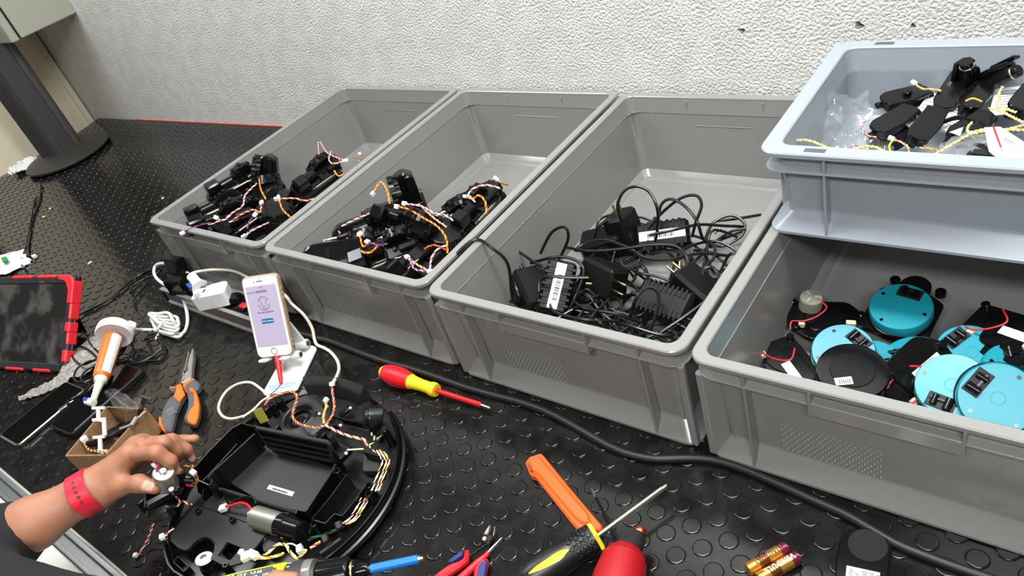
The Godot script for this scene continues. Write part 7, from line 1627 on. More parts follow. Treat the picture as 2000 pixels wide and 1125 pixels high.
	# leads, added to the copies once all are placed
	lead(ts[6], [Vector3(-0.942, 0.15, 0.2338), Vector3(-0.8807, 0.155, 0.2461), Vector3(-0.8446, 0.155, 0.25), Vector3(-0.8227, 0.16, 0.2412), Vector3(-0.8093, 0.16, 0.2299), Vector3(-0.8158, 0.16, 0.2083), Vector3(-0.8019, 0.165, 0.1897), Vector3(-0.8293, 0.168, 0.1607), Vector3(-0.8419, 0.168, 0.1198)], [R, Wt, Wt])
	lead(ts[6], [Vector3(-0.8584, 0.168, 0.2994), Vector3(-0.8522, 0.168, 0.2814), Vector3(-0.8374, 0.168, 0.267), Vector3(-0.8164, 0.168, 0.257)], [R, B, mat("wire black")])
	lead(ts[1], [Vector3(-0.8283, 0.165, 0.2382), Vector3(-0.8122, 0.16, 0.2362), Vector3(-0.8156, 0.16, 0.2169)], [R, Wt])
	lead(ts[1], [Vector3(-0.8548, 0.168, 0.1029), Vector3(-0.8191, 0.168, 0.1284), Vector3(-0.7867, 0.168, 0.1471), Vector3(-0.7738, 0.16, 0.1535)], [O, Y, R], false)
	lead(ts[2], [Vector3(-0.7769, 0.168, -0.0057), Vector3(-0.8195, 0.168, -0.0413), Vector3(-0.8218, 0.168, -0.0494), Vector3(-0.7649, 0.168, -0.0171), Vector3(-0.7225, 0.168, -0.0028), Vector3(-0.678, 0.168, 0.0074)], [R, Wt], false)
	lead(ts[2], [Vector3(-0.6781, 0.168, 0.0087), Vector3(-0.7011, 0.168, 0.0219), Vector3(-0.7295, 0.168, 0.0079), Vector3(-0.7515, 0.168, -0.0188)], [O, Wt])
	lead(ts[2], [Vector3(-0.9446, 0.03, -0.2156), Vector3(-0.9383, 0.035, -0.2002), Vector3(-0.9429, 0.02, -0.205), Vector3(-0.9324, 0.012, -0.204)], [O, Y])
	lead(ts[3], [Vector3(-0.6909, 0.16, 0.0337), Vector3(-0.678, 0.15, 0.0374), Vector3(-0.6729, 0.15, 0.0243)], [O, Y], false)
	lead(ts[8], [Vector3(-0.7713, 0.16, 0.1677), Vector3(-0.7527, 0.155, 0.1884), Vector3(-0.7816, 0.155, 0.1855), Vector3(-0.8076, 0.15, 0.2036), Vector3(-0.8311, 0.14, 0.2228)], [O, Wt, R])
	lead(ts[4], [Vector3(-0.7302, 0.165, 0.1501), Vector3(-0.7055, 0.155, 0.1678), Vector3(-0.6675, 0.15, 0.1808)], [O, Y, R])
	lead(ts[4], [Vector3(-0.7316, 0.165, 0.1533), Vector3(-0.7014, 0.16, 0.1373), Vector3(-0.6835, 0.15, 0.1276), Vector3(-0.6739, 0.145, 0.1096)], [O, R, Wt])
	lead(ts[7], [Vector3(-0.7223, 0.15, 0.2547), Vector3(-0.7205, 0.15, 0.2355), Vector3(-0.7131, 0.15, 0.2204), Vector3(-0.7255, 0.14, 0.1977)], [R, Wt, Wt])
	lead(ts[5], [Vector3(-0.7565, 0.155, 0.2005), Vector3(-0.76, 0.15, 0.2137), Vector3(-0.7486, 0.145, 0.2319)], [B, R])
	lead(ts[10], [Vector3(-0.5109, 0.165, 0.0938), Vector3(-0.5194, 0.168, 0.0621), Vector3(-0.4818, 0.168, 0.0832), Vector3(-0.4541, 0.16, 0.1099)], [O, Y, O])
	lead(ts[10], [Vector3(-0.4762, 0.14, 0.1806), Vector3(-0.4889, 0.135, 0.1911), Vector3(-0.5164, 0.135, 0.188), Vector3(-0.5348, 0.14, 0.1778), Vector3(-0.5241, 0.145, 0.1682), Vector3(-0.5038, 0.15, 0.1511), Vector3(-0.4766, 0.155, 0.1344)], [R, Wt, Wt])
	lead(ts[9], [Vector3(-0.4217, 0.165, 0.1208), Vector3(-0.3914, 0.165, 0.1228), Vector3(-0.3403, 0.165, 0.1392), Vector3(-0.2997, 0.165, 0.1526), Vector3(-0.2675, 0.16, 0.1702), Vector3(-0.2533, 0.145, 0.1907)], [O, Y, R])
	lead(ts[9], [Vector3(-0.4129, 0.165, 0.1096), Vector3(-0.3676, 0.168, 0.1133), Vector3(-0.3313, 0.165, 0.1224), Vector3(-0.3178, 0.155, 0.1126), Vector3(-0.2995, 0.15, 0.1165)], [R, Wt, Wt])
	lead(ts[11], [Vector3(-0.3822, 0.165, 0.1054), Vector3(-0.3277, 0.16, 0.1293), Vector3(-0.2988, 0.15, 0.1347)], [Wt, O], false)
	lead(ts[17], [Vector3(-0.4733, 0.14, 0.1814), Vector3(-0.4469, 0.135, 0.2025), Vector3(-0.4383, 0.137, 0.1936), Vector3(-0.4179, 0.135, 0.1957), Vector3(-0.428, 0.13, 0.2112), Vector3(-0.4564, 0.13, 0.2092), Vector3(-0.4874, 0.095, 0.1926)], [O, Y, R])
	lead(ts[17], [Vector3(-0.4386, 0.14, 0.1948), Vector3(-0.4105, 0.14, 0.1971), Vector3(-0.4003, 0.135, 0.1842)], [B, R])
	lead(ts[16], [Vector3(-0.2613, 0.14, 0.2305), Vector3(-0.2963, 0.135, 0.2285), Vector3(-0.3257, 0.133, 0.2098), Vector3(-0.344, 0.13, 0.1999)], [R, B, Wt])
	lead(ts[16], [Vector3(-0.3395, 0.131, 0.2022), Vector3(-0.3064, 0.133, 0.2151), Vector3(-0.2613, 0.14, 0.2305)], [Y, Wt, R])
	lead(ts[16], [Vector3(-0.2618, 0.14, 0.228), Vector3(-0.2812, 0.14, 0.201), Vector3(-0.2798, 0.145, 0.1835), Vector3(-0.2632, 0.15, 0.1761)], [R, Wt, Wt], false)
	lead(ts[14], [Vector3(-0.3253, 0.15, 0.0486), Vector3(-0.3011, 0.155, 0.0581), Vector3(-0.2886, 0.16, 0.0533), Vector3(-0.2701, 0.155, 0.0617), Vector3(-0.2559, 0.145, 0.0818)], [O, Y, R])
	lead(ts[14], [Vector3(-0.2898, 0.155, 0.0653), Vector3(-0.3185, 0.155, 0.0471), Vector3(-0.3124, 0.16, 0.0337), Vector3(-0.2949, 0.16, 0.0228), Vector3(-0.2739, 0.15, 0.0141)], [R, Wt, Wt], false)
	lead(ts[19], [Vector3(-0.321, 0.135, -0.0303), Vector3(-0.3157, 0.125, -0.0342), Vector3(-0.3385, 0.095, -0.0713)], [O, Y])
	lead(ts[15], [Vector3(-0.3195, 0.135, 0.1795), Vector3(-0.301, 0.14, 0.1713), Vector3(-0.2612, 0.145, 0.1825)], [O, R], false)

# ---------------------------------------------------------------- power adapters
func make_adapter(s: Vector3, ribs: int, sticker: bool, prongs: bool) -> Node3D:
	var t := thing("power_adapter", "x", "adapter", Vector3.ZERO, Basis.IDENTITY, "power adapters in the third crate")
	var m := mat("adapter black", Color(0.06, 0.06, 0.063), 0.38); m.metallic_specular = 0.3; m.normal_enabled = true; m.normal_texture = normal_tex(noise_img(256, 0.4, 81), 2.0); m.normal_scale = 0.25; tri_uv(m, 20.0, false)
	part(t, "shell", MB.new().box(Vector3(0, 0, 0), s, 0.005), m)
	for k in ribs:
		for sg in [-1, 1]: part(t, "vent_rib", MB.new().box(Vector3(-s.x * 0.4 + s.x * 0.8 * (k + 0.5) / ribs, s.y * 0.46, sg * s.z * 0.36), Vector3(s.x * 0.4 / ribs, s.y * 0.14, s.z * 0.3), 0.0006), m)
	if sticker:
		var st := part(t, "sticker", MB.new().box(Vector3(0, s.y / 2 + 0.0003, 0), Vector3(s.x * 0.86, 0.0008, s.z * 0.34), 0.0003), mat("paper"), "white barcode sticker")
		for k in 14: part(st, "barcode_line", MB.new().box(Vector3(-s.x * 0.26 + s.x * 0.5 * k / 14.0, s.y / 2 + 0.0008, 0.001), Vector3(0.0009 if k % 3 else 0.0018, 0.0004, s.z * 0.16)), mat("ink"))
	if prongs:
		for sg in [-1, 1]: part(t, "prong", MB.new().tube([Vector3(s.x / 2 - 0.002, 0.004, sg * 0.0075), Vector3(s.x / 2 + 0.018, 0.004, sg * 0.0075)], 0.0021, 10), mat("brass"))
	part(t, "strain_relief", MB.new().tube([Vector3(-s.x / 2 + 0.001, 0, 0), Vector3(-s.x / 2 - 0.008, 0, 0), Vector3(-s.x / 2 - 0.016, 0.001, 0)], [0.005, 0.0042, 0.003], 10), mat("black cable"))
	return t
func cable_to(t: Node3D, pts: Array, r := 0.0025):
	var inv := t.transform.affine_inverse()
	part(t, "cable", MB.new().tube(smooth(pts.map(func(p): return inv * p), 6), r, 7), mat("black cable"))
func build_adapters():
	var brick := make_adapter(Vector3(0.086, 0.032, 0.046), 7, true, false)
	var cube := make_adapter(Vector3(0.07, 0.042, 0.05), 0, false, true)
	var ribbed := make_adapter(Vector3(0.085, 0.034, 0.05), 9, false, false)
	var list := [
		[brick, frame(Vector3(-0.0944, 0.05, 0.1725), Vector3(-0.1052, 0.085, 0.1079), 25), "ribbed power adapter with a long white barcode sticker, near the front wall"],
		[cube, frame(Vector3(-0.1642, 0.07, 0.1324), Vector3(-0.1299, 0.045, 0.1595), -20), "rounded black power adapter left of the one with the barcode sticker"],
		[cube, frame(Vector3(-0.0842, 0.06, 0.0795), Vector3(-0.0104, 0.06, 0.1021), 55), "large square power adapter in the middle of the cable heap"],
		[brick, frame(Vector3(-0.0545, 0.045, -0.0295), Vector3(0.0225, 0.045, -0.0671), 40), "power adapter with a white sticker lying across at the back of the heap"],
		[cube, frame(Vector3(-0.0692, 0.04, -0.0296), Vector3(-0.0797, 0.075, -0.0333), 20), "power adapter with two pins pointing up at the back left of the heap"],
		[ribbed, frame(Vector3(0.0284, 0.05, 0.102), Vector3(0.1001, 0.045, 0.1082), 25), "finned power adapter lying at the near right of the heap"],
		[cube, frame(Vector3(0.1068, 0.04, 0.0673), Vector3(0.079, 0.055, 0.0596), 15), "small power adapter with two pins by the crate's right wall"],
		[cube, frame(Vector3(-0.1244, 0.04, -0.0029), Vector3(-0.0935, 0.045, -0.0171), 0), "power adapter half hidden behind the large square one"],
		[ribbed, frame(Vector3(-0.1069, 0.025, 0.1104), Vector3(-0.0664, 0.025, 0.1169), 0), "power adapter buried under the cables right of the barcode sticker"]]
	var used := {}; var ts := []
	for e in list:
		var src: Node3D = e[0]; var t: Node3D
		if used.has(src): t = copy(src, e[2], Vector3.ZERO, Basis.IDENTITY)
		else: t = src; used[src] = true; t.set_meta("label", e[2])
		t.transform = e[1]; ts.push_back(t)
	cable_to(ts[1], [Vector3(-0.2165, 0.13, 0.2533), Vector3(-0.2201, 0.15, 0.237), Vector3(-0.2117, 0.165, 0.2093), Vector3(-0.1961, 0.172, 0.1762), Vector3(-0.168, 0.16, 0.1755), Vector3(-0.151, 0.13, 0.1722), Vector3(-0.1539, 0.07, 0.1846), Vector3(-0.1511, 0.05, 0.1747)])
	cable_to(ts[1], [Vector3(-0.1694, 0.075, 0.1432), Vector3(-0.1818, 0.08, 0.1372), Vector3(-0.1556, 0.08, 0.1673), Vector3(-0.1505, 0.06, 0.1775), Vector3(-0.2028, 0.04, 0.1624), Vector3(-0.2155, 0.03, 0.1572)])
	cable_to(ts[0], [Vector3(-0.225, 0.125, 0.0896), Vector3(-0.1987, 0.115, 0.1101), Vector3(-0.1725, 0.1, 0.1129), Vector3(-0.1384, 0.095, 0.1232), Vector3(-0.12, 0.09, 0.1183)])
	cable_to(ts[0], [Vector3(-0.1889, 0.03, 0.1588), Vector3(-0.1889, 0.06, 0.1454), Vector3(-0.1907, 0.11, 0.1339), Vector3(-0.2156, 0.13, 0.1014), Vector3(-0.2192, 0.128, 0.0926)])
	cable_to(ts[0], [Vector3(-0.1612, 0.085, 0.0869), Vector3(-0.1432, 0.115, 0.0676), Vector3(-0.1195, 0.125, 0.06), Vector3(-0.1125, 0.11, 0.0669), Vector3(-0.1243, 0.085, 0.0779), Vector3(-0.1334, 0.07, 0.0925)])
	cable_to(ts[0], [Vector3(-0.1019, 0.09, 0.1765), Vector3(-0.1069, 0.1, 0.161), Vector3(-0.0918, 0.105, 0.1544), Vector3(-0.065, 0.1, 0.1438), Vector3(-0.0401, 0.095, 0.1308)])
	cable_to(ts[2], [Vector3(-0.1679, 0.08, 0.108), Vector3(-0.1211, 0.095, 0.1), Vector3(-0.091, 0.09, 0.0922), Vector3(-0.0701, 0.08, 0.1016), Vector3(-0.0591, 0.07, 0.1456), Vector3(-0.067, 0.05, 0.17)])
	cable_to(ts[2], [Vector3(-0.135, 0.075, 0.0506), Vector3(-0.084, 0.085, 0.0616), Vector3(-0.0364, 0.085, 0.0451), Vector3(0.0071, 0.085, 0.0241), Vector3(0.041, 0.08, 0.0124), Vector3(0.068, 0.075, 0.0296), Vector3(0.0785, 0.06, 0.0487)])
	cable_to(ts[2], [Vector3(-0.1222, 0.07, 0.0507), Vector3(-0.1116, 0.075, 0.0351), Vector3(-0.0799, 0.08, 0.0246), Vector3(-0.0367, 0.08, 0.0308), Vector3(0.0037, 0.07, 0.039), Vector3(0.0412, 0.07, 0.0327), Vector3(0.0703, 0.06, -0.0031), Vector3(0.1021, 0.04, -0.0314)])
	cable_to(ts[4], [Vector3(-0.0612, 0.06, -0.031), Vector3(-0.0641, 0.09, -0.0151), Vector3(-0.0681, 0.12, -0.0183), Vector3(-0.0584, 0.14, -0.0326), Vector3(-0.0374, 0.145, -0.0396), Vector3(-0.0179, 0.135, -0.0391), Vector3(-0.0019, 0.115, -0.025), Vector3(-0.0066, 0.08, -0.0215), Vector3(-0.0114, 0.06, -0.0154)])
	cable_to(ts[4], [Vector3(-0.1129, 0.06, 0.008), Vector3(-0.1023, 0.085, -0.0004), Vector3(-0.0877, 0.09, -0.017), Vector3(-0.0704, 0.08, -0.0144)])
	cable_to(ts[3], [Vector3(-0.0302, 0.07, -0.0305), Vector3(-0.0124, 0.09, -0.0495), Vector3(0.0154, 0.11, -0.0681), Vector3(0.0403, 0.115, -0.0731), Vector3(0.0524, 0.105, -0.0636), Vector3(0.0484, 0.085, -0.0459), Vector3(0.0405, 0.06, -0.0403)])
	cable_to(ts[3], [Vector3(-0.0096, 0.08, -0.0275), Vector3(-0.0108, 0.105, -0.0516), Vector3(0.0046, 0.112, -0.061), Vector3(0.0281, 0.1, -0.0597), Vector3(0.0503, 0.085, -0.0463), Vector3(0.0579, 0.06, -0.0411), Vector3(0.0686, 0.04, -0.0453)])
	cable_to(ts[3], [Vector3(-0.0164, 0.075, -0.0099), Vector3(0.0217, 0.08, -0.0277), Vector3(0.0458, 0.07, -0.0602), Vector3(0.0736, 0.055, -0.0842), Vector3(0.0945, 0.04, -0.1067), Vector3(0.0897, 0.03, -0.1064), Vector3(0.0545, 0.03, -0.0653)])
	cable_to(ts[6], [Vector3(0.0511, 0.04, -0.0574), Vector3(0.0509, 0.05, -0.0932), Vector3(0.0735, 0.055, -0.1131), Vector3(0.0957, 0.045, -0.1098), Vector3(0.0976, 0.035, -0.088), Vector3(0.0754, 0.03, -0.0637), Vector3(0.0462, 0.03, -0.07)])
	cable_to(ts[6], [Vector3(0.047, 0.04, -0.1136), Vector3(0.0815, 0.045, -0.1204), Vector3(0.1055, 0.035, -0.1501)])
	cable_to(ts[6], [Vector3(0.1007, 0.06, 0.0543), Vector3(0.0987, 0.07, 0.04), Vector3(0.112, 0.07, 0.0365), Vector3(0.1262, 0.065, 0.0537), Vector3(0.1253, 0.06, 0.0863), Vector3(0.1074, 0.055, 0.1283), Vector3(0.0886, 0.05, 0.1597), Vector3(0.0787, 0.045, 0.1752)])
	cable_to(ts[5], [Vector3(0.0306, 0.05, 0.1513), Vector3(0.0408, 0.08, 0.1404), Vector3(0.0512, 0.09, 0.1233), Vector3(0.067, 0.085, 0.1226), Vector3(0.0732, 0.07, 0.1404), Vector3(0.0686, 0.05, 0.1608), Vector3(0.0508, 0.04, 0.1709), Vector3(0.0107, 0.045, 0.168), Vector3(-0.0492, 0.06, 0.1306)])
	cable_to(ts[8], [Vector3(-0.0747, 0.04, 0.1692), Vector3(-0.0522, 0.06, 0.1614), Vector3(-0.0296, 0.06, 0.1564), Vector3(-0.015, 0.045, 0.1733)])
	cable_to(ts[8], [Vector3(-0.0593, 0.03, 0.1558), Vector3(-0.0199, 0.05, 0.1557), Vector3(0.0104, 0.05, 0.1438), Vector3(0.0348, 0.045, 0.1388), Vector3(0.0611, 0.05, 0.1121), Vector3(0.0903, 0.045, 0.1111), Vector3(0.0878, 0.03, 0.1267), Vector3(0.064, 0.03, 0.1555)])
	cable_to(ts[7], [Vector3(-0.0427, 0.06, 0.0437), Vector3(-0.0301, 0.055, 0.0528), Vector3(-0.0143, 0.055, 0.0425), Vector3(-0.0041, 0.05, 0.0395), Vector3(0.0133, 0.045, 0.059)], 0.0034)
	var rg := RandomNumberGenerator.new(); rg.seed = 77
	for k in 46:                                 # the knot of cables in the middle and along the front
		var q := []
		var cx := rg.randf_range(-0.09, 0.12); var cz := rg.randf_range(-0.06, 0.22) if k % 3 else rg.randf_range(0.1, 0.22); var rr := rg.randf_range(0.025, 0.06); var ph := rg.randf() * TAU; var tw := rg.randf_range(0.5, 1.4)
		for j in 9:
			var a := ph + j * 0.75
			q.push_back(Vector3(clampf(cx + cos(a) * rr * 1.2 + rg.randf_range(-0.01, 0.01), -0.165, 0.165), rg.randf_range(0.014, 0.06) + 0.012 * sin(a * tw), clampf(cz + sin(a) * rr + rg.randf_range(-0.01, 0.01), -0.1, 0.26)))
		cable_to(ts[k % 9], q, 0.0023)
	for q in [[Vector3(0.0567, 0.04, -0.0817), Vector3(0.0629, 0.042, -0.0917)], [Vector3(0.0499, 0.05, 0.0286), Vector3(0.0474, 0.055, 0.0175)], [Vector3(-0.058, 0.07, 0.1188), Vector3(-0.0478, 0.07, 0.1178)], [Vector3(-0.2126, 0.035, 0.1655), Vector3(-0.2045, 0.04, 0.1567)]]:
		var inv: Transform3D = ts[6].transform.affine_inverse()
		part(ts[6], "barrel_tip", MB.new().cyl(inv * q[0], inv * q[1], 0.0026, 10, 0.0004), mat("brass"))

# ---------------------------------------------------------------- lidar turrets
func make_lidar(full: bool) -> Node3D:
	var t := thing("lidar_unit", "x", "laser sensor", Vector3.ZERO, Basis.IDENTITY, "turquoise laser sensors in the fourth crate")
	var tl := mat("turquoise", Color(0.08, 0.55, 0.61), 0.38); var bp := mat("black plastic"); var g := mat("module black")
	part(t, "base_plate", MB.new().prism(rpoly([Vector2(-0.042, -0.036), Vector2(-0.02, -0.046), Vector2(0.02, -0.046), Vector2(0.042, -0.036), Vector2(0.044, 0.038), Vector2(-0.044, 0.038)], 0.006, 3) if full else circle2(Vector2.ZERO, 0.037, 40), 0.0, 0.006, 0.001), bp)
	for q in ([Vector2(-0.04, 0.034), Vector2(0.04, 0.034), Vector2(-0.03, -0.055), Vector2(0.03, -0.055)] if full else []): part(t, "ear", MB.new().lathe([Vector2(0.007, -0.001), Vector2(0.007, 0.006), Vector2(0.0035, 0.0065), Vector2(0.003, 0.002)], 14, true, true), g).position = Vector3(q.x, 0, q.y)
	if full: part(t, "motor_hump", MB.new().cyl(Vector3(0, 0.003, -0.047), Vector3(0, 0.014, -0.047), 0.02, 24, 0.002), bp)
	part(t, "skirt", MB.new().lathe([Vector2(0.0405, 0.006), Vector2(0.0415, 0.008), Vector2(0.0405, 0.0105), Vector2(0.039, 0.011)], 48), g)
	# turret: drum with a lens opening cut from its rim
	part(t, "turret", MB.new().lathe([Vector2(0.0392, 0.0105), Vector2(0.0396, 0.015), Vector2(0.0393, 0.0235), Vector2(0.038, 0.0255), Vector2(0.030, 0.0257)], 56, true, true), tl, "turquoise drum")
	part(t, "lens_bay", MB.new().box(Vector3(0.002, 0.0225, -0.0245), Vector3(0.032, 0.0074, 0.019), 0.001), mat("lens dark", Color(0.035, 0.03, 0.03), 0.6))
	part(t, "lens_tube", MB.new().cyl(Vector3(-0.006, 0.0265, -0.032), Vector3(-0.006, 0.0265, -0.017), 0.0048, 16, 0.0006), g)
	part(t, "lens_tube", MB.new().cyl(Vector3(0.009, 0.0265, -0.031), Vector3(0.009, 0.0265, -0.018), 0.0038, 16, 0.0006), g)
	part(t, "lens_clamp", MB.new().box(Vector3(0.002, 0.027, -0.0225), Vector3(0.026, 0.003, 0.004), 0.0006), bp)
	for q in [Vector2(0.031, 0.002), Vector2(-0.013, 0.030), Vector2(-0.028, -0.012)]: part(t, "screw_recess", MB.new().cyl(Vector3(q.x, 0.0245, q.y), Vector3(q.x, 0.0259, q.y), 0.0024, 12), g)
	part(t, "centre_mark", MB.new().lathe([Vector2(0.0078, 0.0), Vector2(0.0075, 0.0004), Vector2(0.0070, 0.0004), Vector2(0.0067, 0.0)], 24, false, false), tl).position = Vector3(0.0, 0.0256, 0.0)
	# underside: rings, pulley, sticker, red lead
	part(t, "under_ring", MB.new().lathe([Vector2(0.034, -0.003), Vector2(0.041, -0.002), Vector2(0.0415, 0.0)], 48, true, false), g)
	part(t, "under_groove", MB.new().lathe([Vector2(0.020, -0.0042), Vector2(0.0255, -0.0042), Vector2(0.0262, -0.0028)], 40, true, false), bp)
	var st := part(t, "sticker", MB.new().box(Vector3(0.014, -0.0046, 0.016), Vector3(0.020, 0.0008, 0.011), 0.0002), mat("paper"))
	for k in 6: part(st, "barcode_line", MB.new().box(Vector3(0.007 + 0.0024 * k, -0.0051, 0.017), Vector3(0.0009, 0.0003, 0.006)), mat("ink"))
	return t
func bracket_sensor(label: String, x: Transform3D, motor: bool) -> Node3D:
	var t := thing("sensor_bracket", label, "sensor bracket", x.origin, x.basis, "black sensor brackets in the fourth crate")
	var bp := mat("black plastic"); var g := mat("module black")
	part(t, "plate", MB.new().prism(rpoly([Vector2(-0.045, -0.03), Vector2(0.03, -0.034), Vector2(0.05, -0.01), Vector2(0.042, 0.034), Vector2(-0.02, 0.038), Vector2(-0.048, 0.015)], 0.008, 3), 0.0, 0.007, 0.0012), bp)
	part(t, "ridge", MB.new().prism(rpoly([Vector2(-0.03, -0.02), Vector2(0.03, -0.022), Vector2(0.03, 0.022), Vector2(-0.02, 0.026)], 0.01, 4), 0.006, 0.0105, 0.001), g)
	for q in [Vector2(-0.04, -0.026), Vector2(0.044, -0.008), Vector2(0.036, 0.03), Vector2(-0.036, 0.02)]: part(t, "boss", MB.new().cyl(Vector3(q.x, 0.004, q.y), Vector3(q.x, 0.0125, q.y), 0.005, 14, 0.001), g)
	if motor:
		part(t, "motor", MB.new().lathe([Vector2(0.0145, 0.0), Vector2(0.015, 0.001), Vector2(0.015, 0.018), Vector2(0.0138, 0.0195), Vector2(0.006, 0.0198)], 28), mat("motor grey", Color(0.55, 0.54, 0.48), 0.5), "grey motor").position = Vector3(-0.018, 0.008, -0.018)
		for k in 3: part(t, "motor_notch", MB.new().box(Vector3(0.008, 0.0205, 0), Vector3(0.009, 0.002, 0.004), 0.0005), mat("motor cream", Color(0.68, 0.66, 0.58), 0.6)).transform = Transform3D(Basis(Vector3.UP, k * 2.1), Vector3(-0.018, 0.008, -0.018)) 
	else:
		part(t, "sticker", MB.new().box(Vector3(0.012, 0.0108, 0.0), Vector3(0.04, 0.0006, 0.012), 0.0002), mat("paper"))
	part(t, "socket", MB.new().box(Vector3(0.03, 0.012, 0.012), Vector3(0.012, 0.008, 0.007), 0.001), mat("socket cream", Color(0.85, 0.8, 0.66), 0.5))
	part(t, "socket", MB.new().box(Vector3(-0.03, 0.012, 0.018), Vector3(0.008, 0.008, 0.007), 0.001), mat("socket cream"))
	part(t, "red_lead", MB.new().tube(smooth([Vector3(-0.012, 0.027, -0.015), Vector3(0.0, 0.026, -0.002), Vector3(-0.012, 0.022, 0.012), Vector3(-0.028, 0.018, 0.018), Vector3(-0.042, 0.014, 0.016), Vector3(-0.044, 0.010, 0.028)], 5), 0.0011, 7), mat("wire red"))
	return t
func build_lidars():
	var p := make_lidar(true); var p2 := make_lidar(false)
	# each: three points give the turret's centre and the way it leans
	var tilt := func(c: Vector3, up: Vector3, spin: float) -> Transform3D:
		var y := up.normalized(); var xx := Vector3.RIGHT; xx = (xx - y * xx.dot(y)).normalized()
		return Transform3D(Basis(xx, y, xx.cross(y)) * Basis(Vector3.UP, deg_to_rad(spin)), c - y * 0.02)
	var list := [
		[tilt.call(Vector3(0.3588, 0.055, 0.0354), Vector3(0.02, 0.95, 0.2), -8), "whole turquoise laser sensor lying upright at the back of its crate"],
		[tilt.call(Vector3(0.3168, 0.05, 0.1267), Vector3(0.1, 0.9, 0.3), -30), "turquoise laser sensor under the upturned black disc"],
		[tilt.call(Vector3(0.3895, 0.035, 0.1014), Vector3(-0.2, 0.95, 0.1), 100), "turquoise laser sensor mostly hidden in the middle of the heap"],
		[tilt.call(Vector3(0.4467, 0.055, 0.0923), Vector3(0.15, 0.9, 0.25), 60), "turquoise laser sensor leaning behind the two front ones"],
		[tilt.call(Vector3(0.4422, 0.075, 0.1673), Vector3(-0.05, 0.9, 0.4), 170), "plain-topped turquoise laser sensor with its lens turned to the front"],
		[tilt.call(Vector3(0.4853, 0.085, 0.1802), Vector3(0.15, 0.7, 0.6), 65), "foremost turquoise laser sensor with its lens block showing, front right"],
		[tilt.call(Vector3(0.4942, 0.05, 0.1035), Vector3(0.3, 0.9, 0.2), 20), "turquoise laser sensor at the right edge of the picture"],
		[tilt.call(Vector3(0.3414, 0.058, 0.179), Vector3(-0.12, -0.97, -0.12), 150), "upturned black laser sensor showing its ringed underside and sticker"],
		[tilt.call(Vector3(0.3514, 0.03, 0.1221), Vector3(0.2, 0.9, 0.2), 120), "turquoise laser sensor low between the upturned disc and the belt bracket"]]
	for k in list.size():
		var t: Node3D = p if k == 0 else (p2 if k == 1 else copy(p2, list[k][1], Vector3.ZERO, Basis.IDENTITY))
		t.set_meta("label", list[k][1]); t.transform = list[k][0]; t.scale = Vector3.ONE * 0.93
		if k == 7: lead(t, [Vector3(0.3744, 0.055, 0.1822), Vector3(0.3817, 0.065, 0.1793), Vector3(0.3831, 0.065, 0.1685), Vector3(0.3751, 0.06, 0.16), Vector3(0.3678, 0.055, 0.1638)], [mat("wire red"), mat("wire black")])
	bracket_sensor("black sensor bracket with a round grey motor at the crate's left", Transform3D(eul(20, 4, -8), Vector3(0.2728, 0.03, 0.0607)), true)
	bracket_sensor("black sensor bracket with a white sticker at the far right", Transform3D(eul(-20, 12, 5), Vector3(0.4773, 0.06, 0.0596)), false)
	bracket_sensor("black sensor bracket with a drive belt between the turquoise discs", Transform3D(eul(70, 35, 10), Vector3(0.4022, 0.055, 0.1437)), false)
	bracket_sensor("small black sensor bracket against the crate's front wall", Transform3D(eul(-40, 2, -12), Vector3(0.2613, 0.03, 0.1622)), false)

# ---------------------------------------------------------------- stacked crate: side-brush units, bags, papers
func make_brush_unit() -> Node3D:
	var t := thing("brush_motor_unit", "x", "motor unit", Vector3.ZERO, Basis.IDENTITY, "brush motor units in the top crate")
	var g := mat("module black"); var bp := mat("black plastic")
	part(t, "cover", MB.new().prism(rpoly([Vector2(-0.04, -0.013), Vector2(-0.028, -0.02), Vector2(0.03, -0.02), Vector2(0.042, -0.008), Vector2(0.042, 0.01), Vector2(0.01, 0.02), Vector2(-0.03, 0.018), Vector2(-0.04, 0.008)], 0.004, 3), 0.008, 0.016, 0.0014), g)
	part(t, "body", MB.new().prism(rpoly([Vector2(-0.036, -0.012), Vector2(-0.026, -0.017), Vector2(0.028, -0.017), Vector2(0.038, -0.006), Vector2(0.036, 0.009), Vector2(-0.028, 0.015)], 0.004, 3), -0.012, 0.009, 0.001), bp)
	part(t, "motor", MB.new().cyl(Vector3(0.012, -0.004, 0.0), Vector3(0.05, -0.004, 0.0), 0.0105, 18, 0.0012), bp)
	part(t, "collar", MB.new().cyl(Vector3(0.038, -0.004, 0.0), Vector3(0.041, -0.004, 0.0), 0.0115, 18, 0.0006), mat("steel"))
	for q in [Vector3(-0.03, 0.0165, 0.014), Vector3(0.03, 0.0165, -0.016)]: part(t, "lug", MB.new().cyl(q - Vector3(0, 0.012, 0), q, 0.0045, 12, 0.0008), g)
	part(t, "clip", MB.new().box(Vector3(-0.044, 0.004, 0.0), Vector3(0.012, 0.008, 0.012), 0.002), bp)
	return t
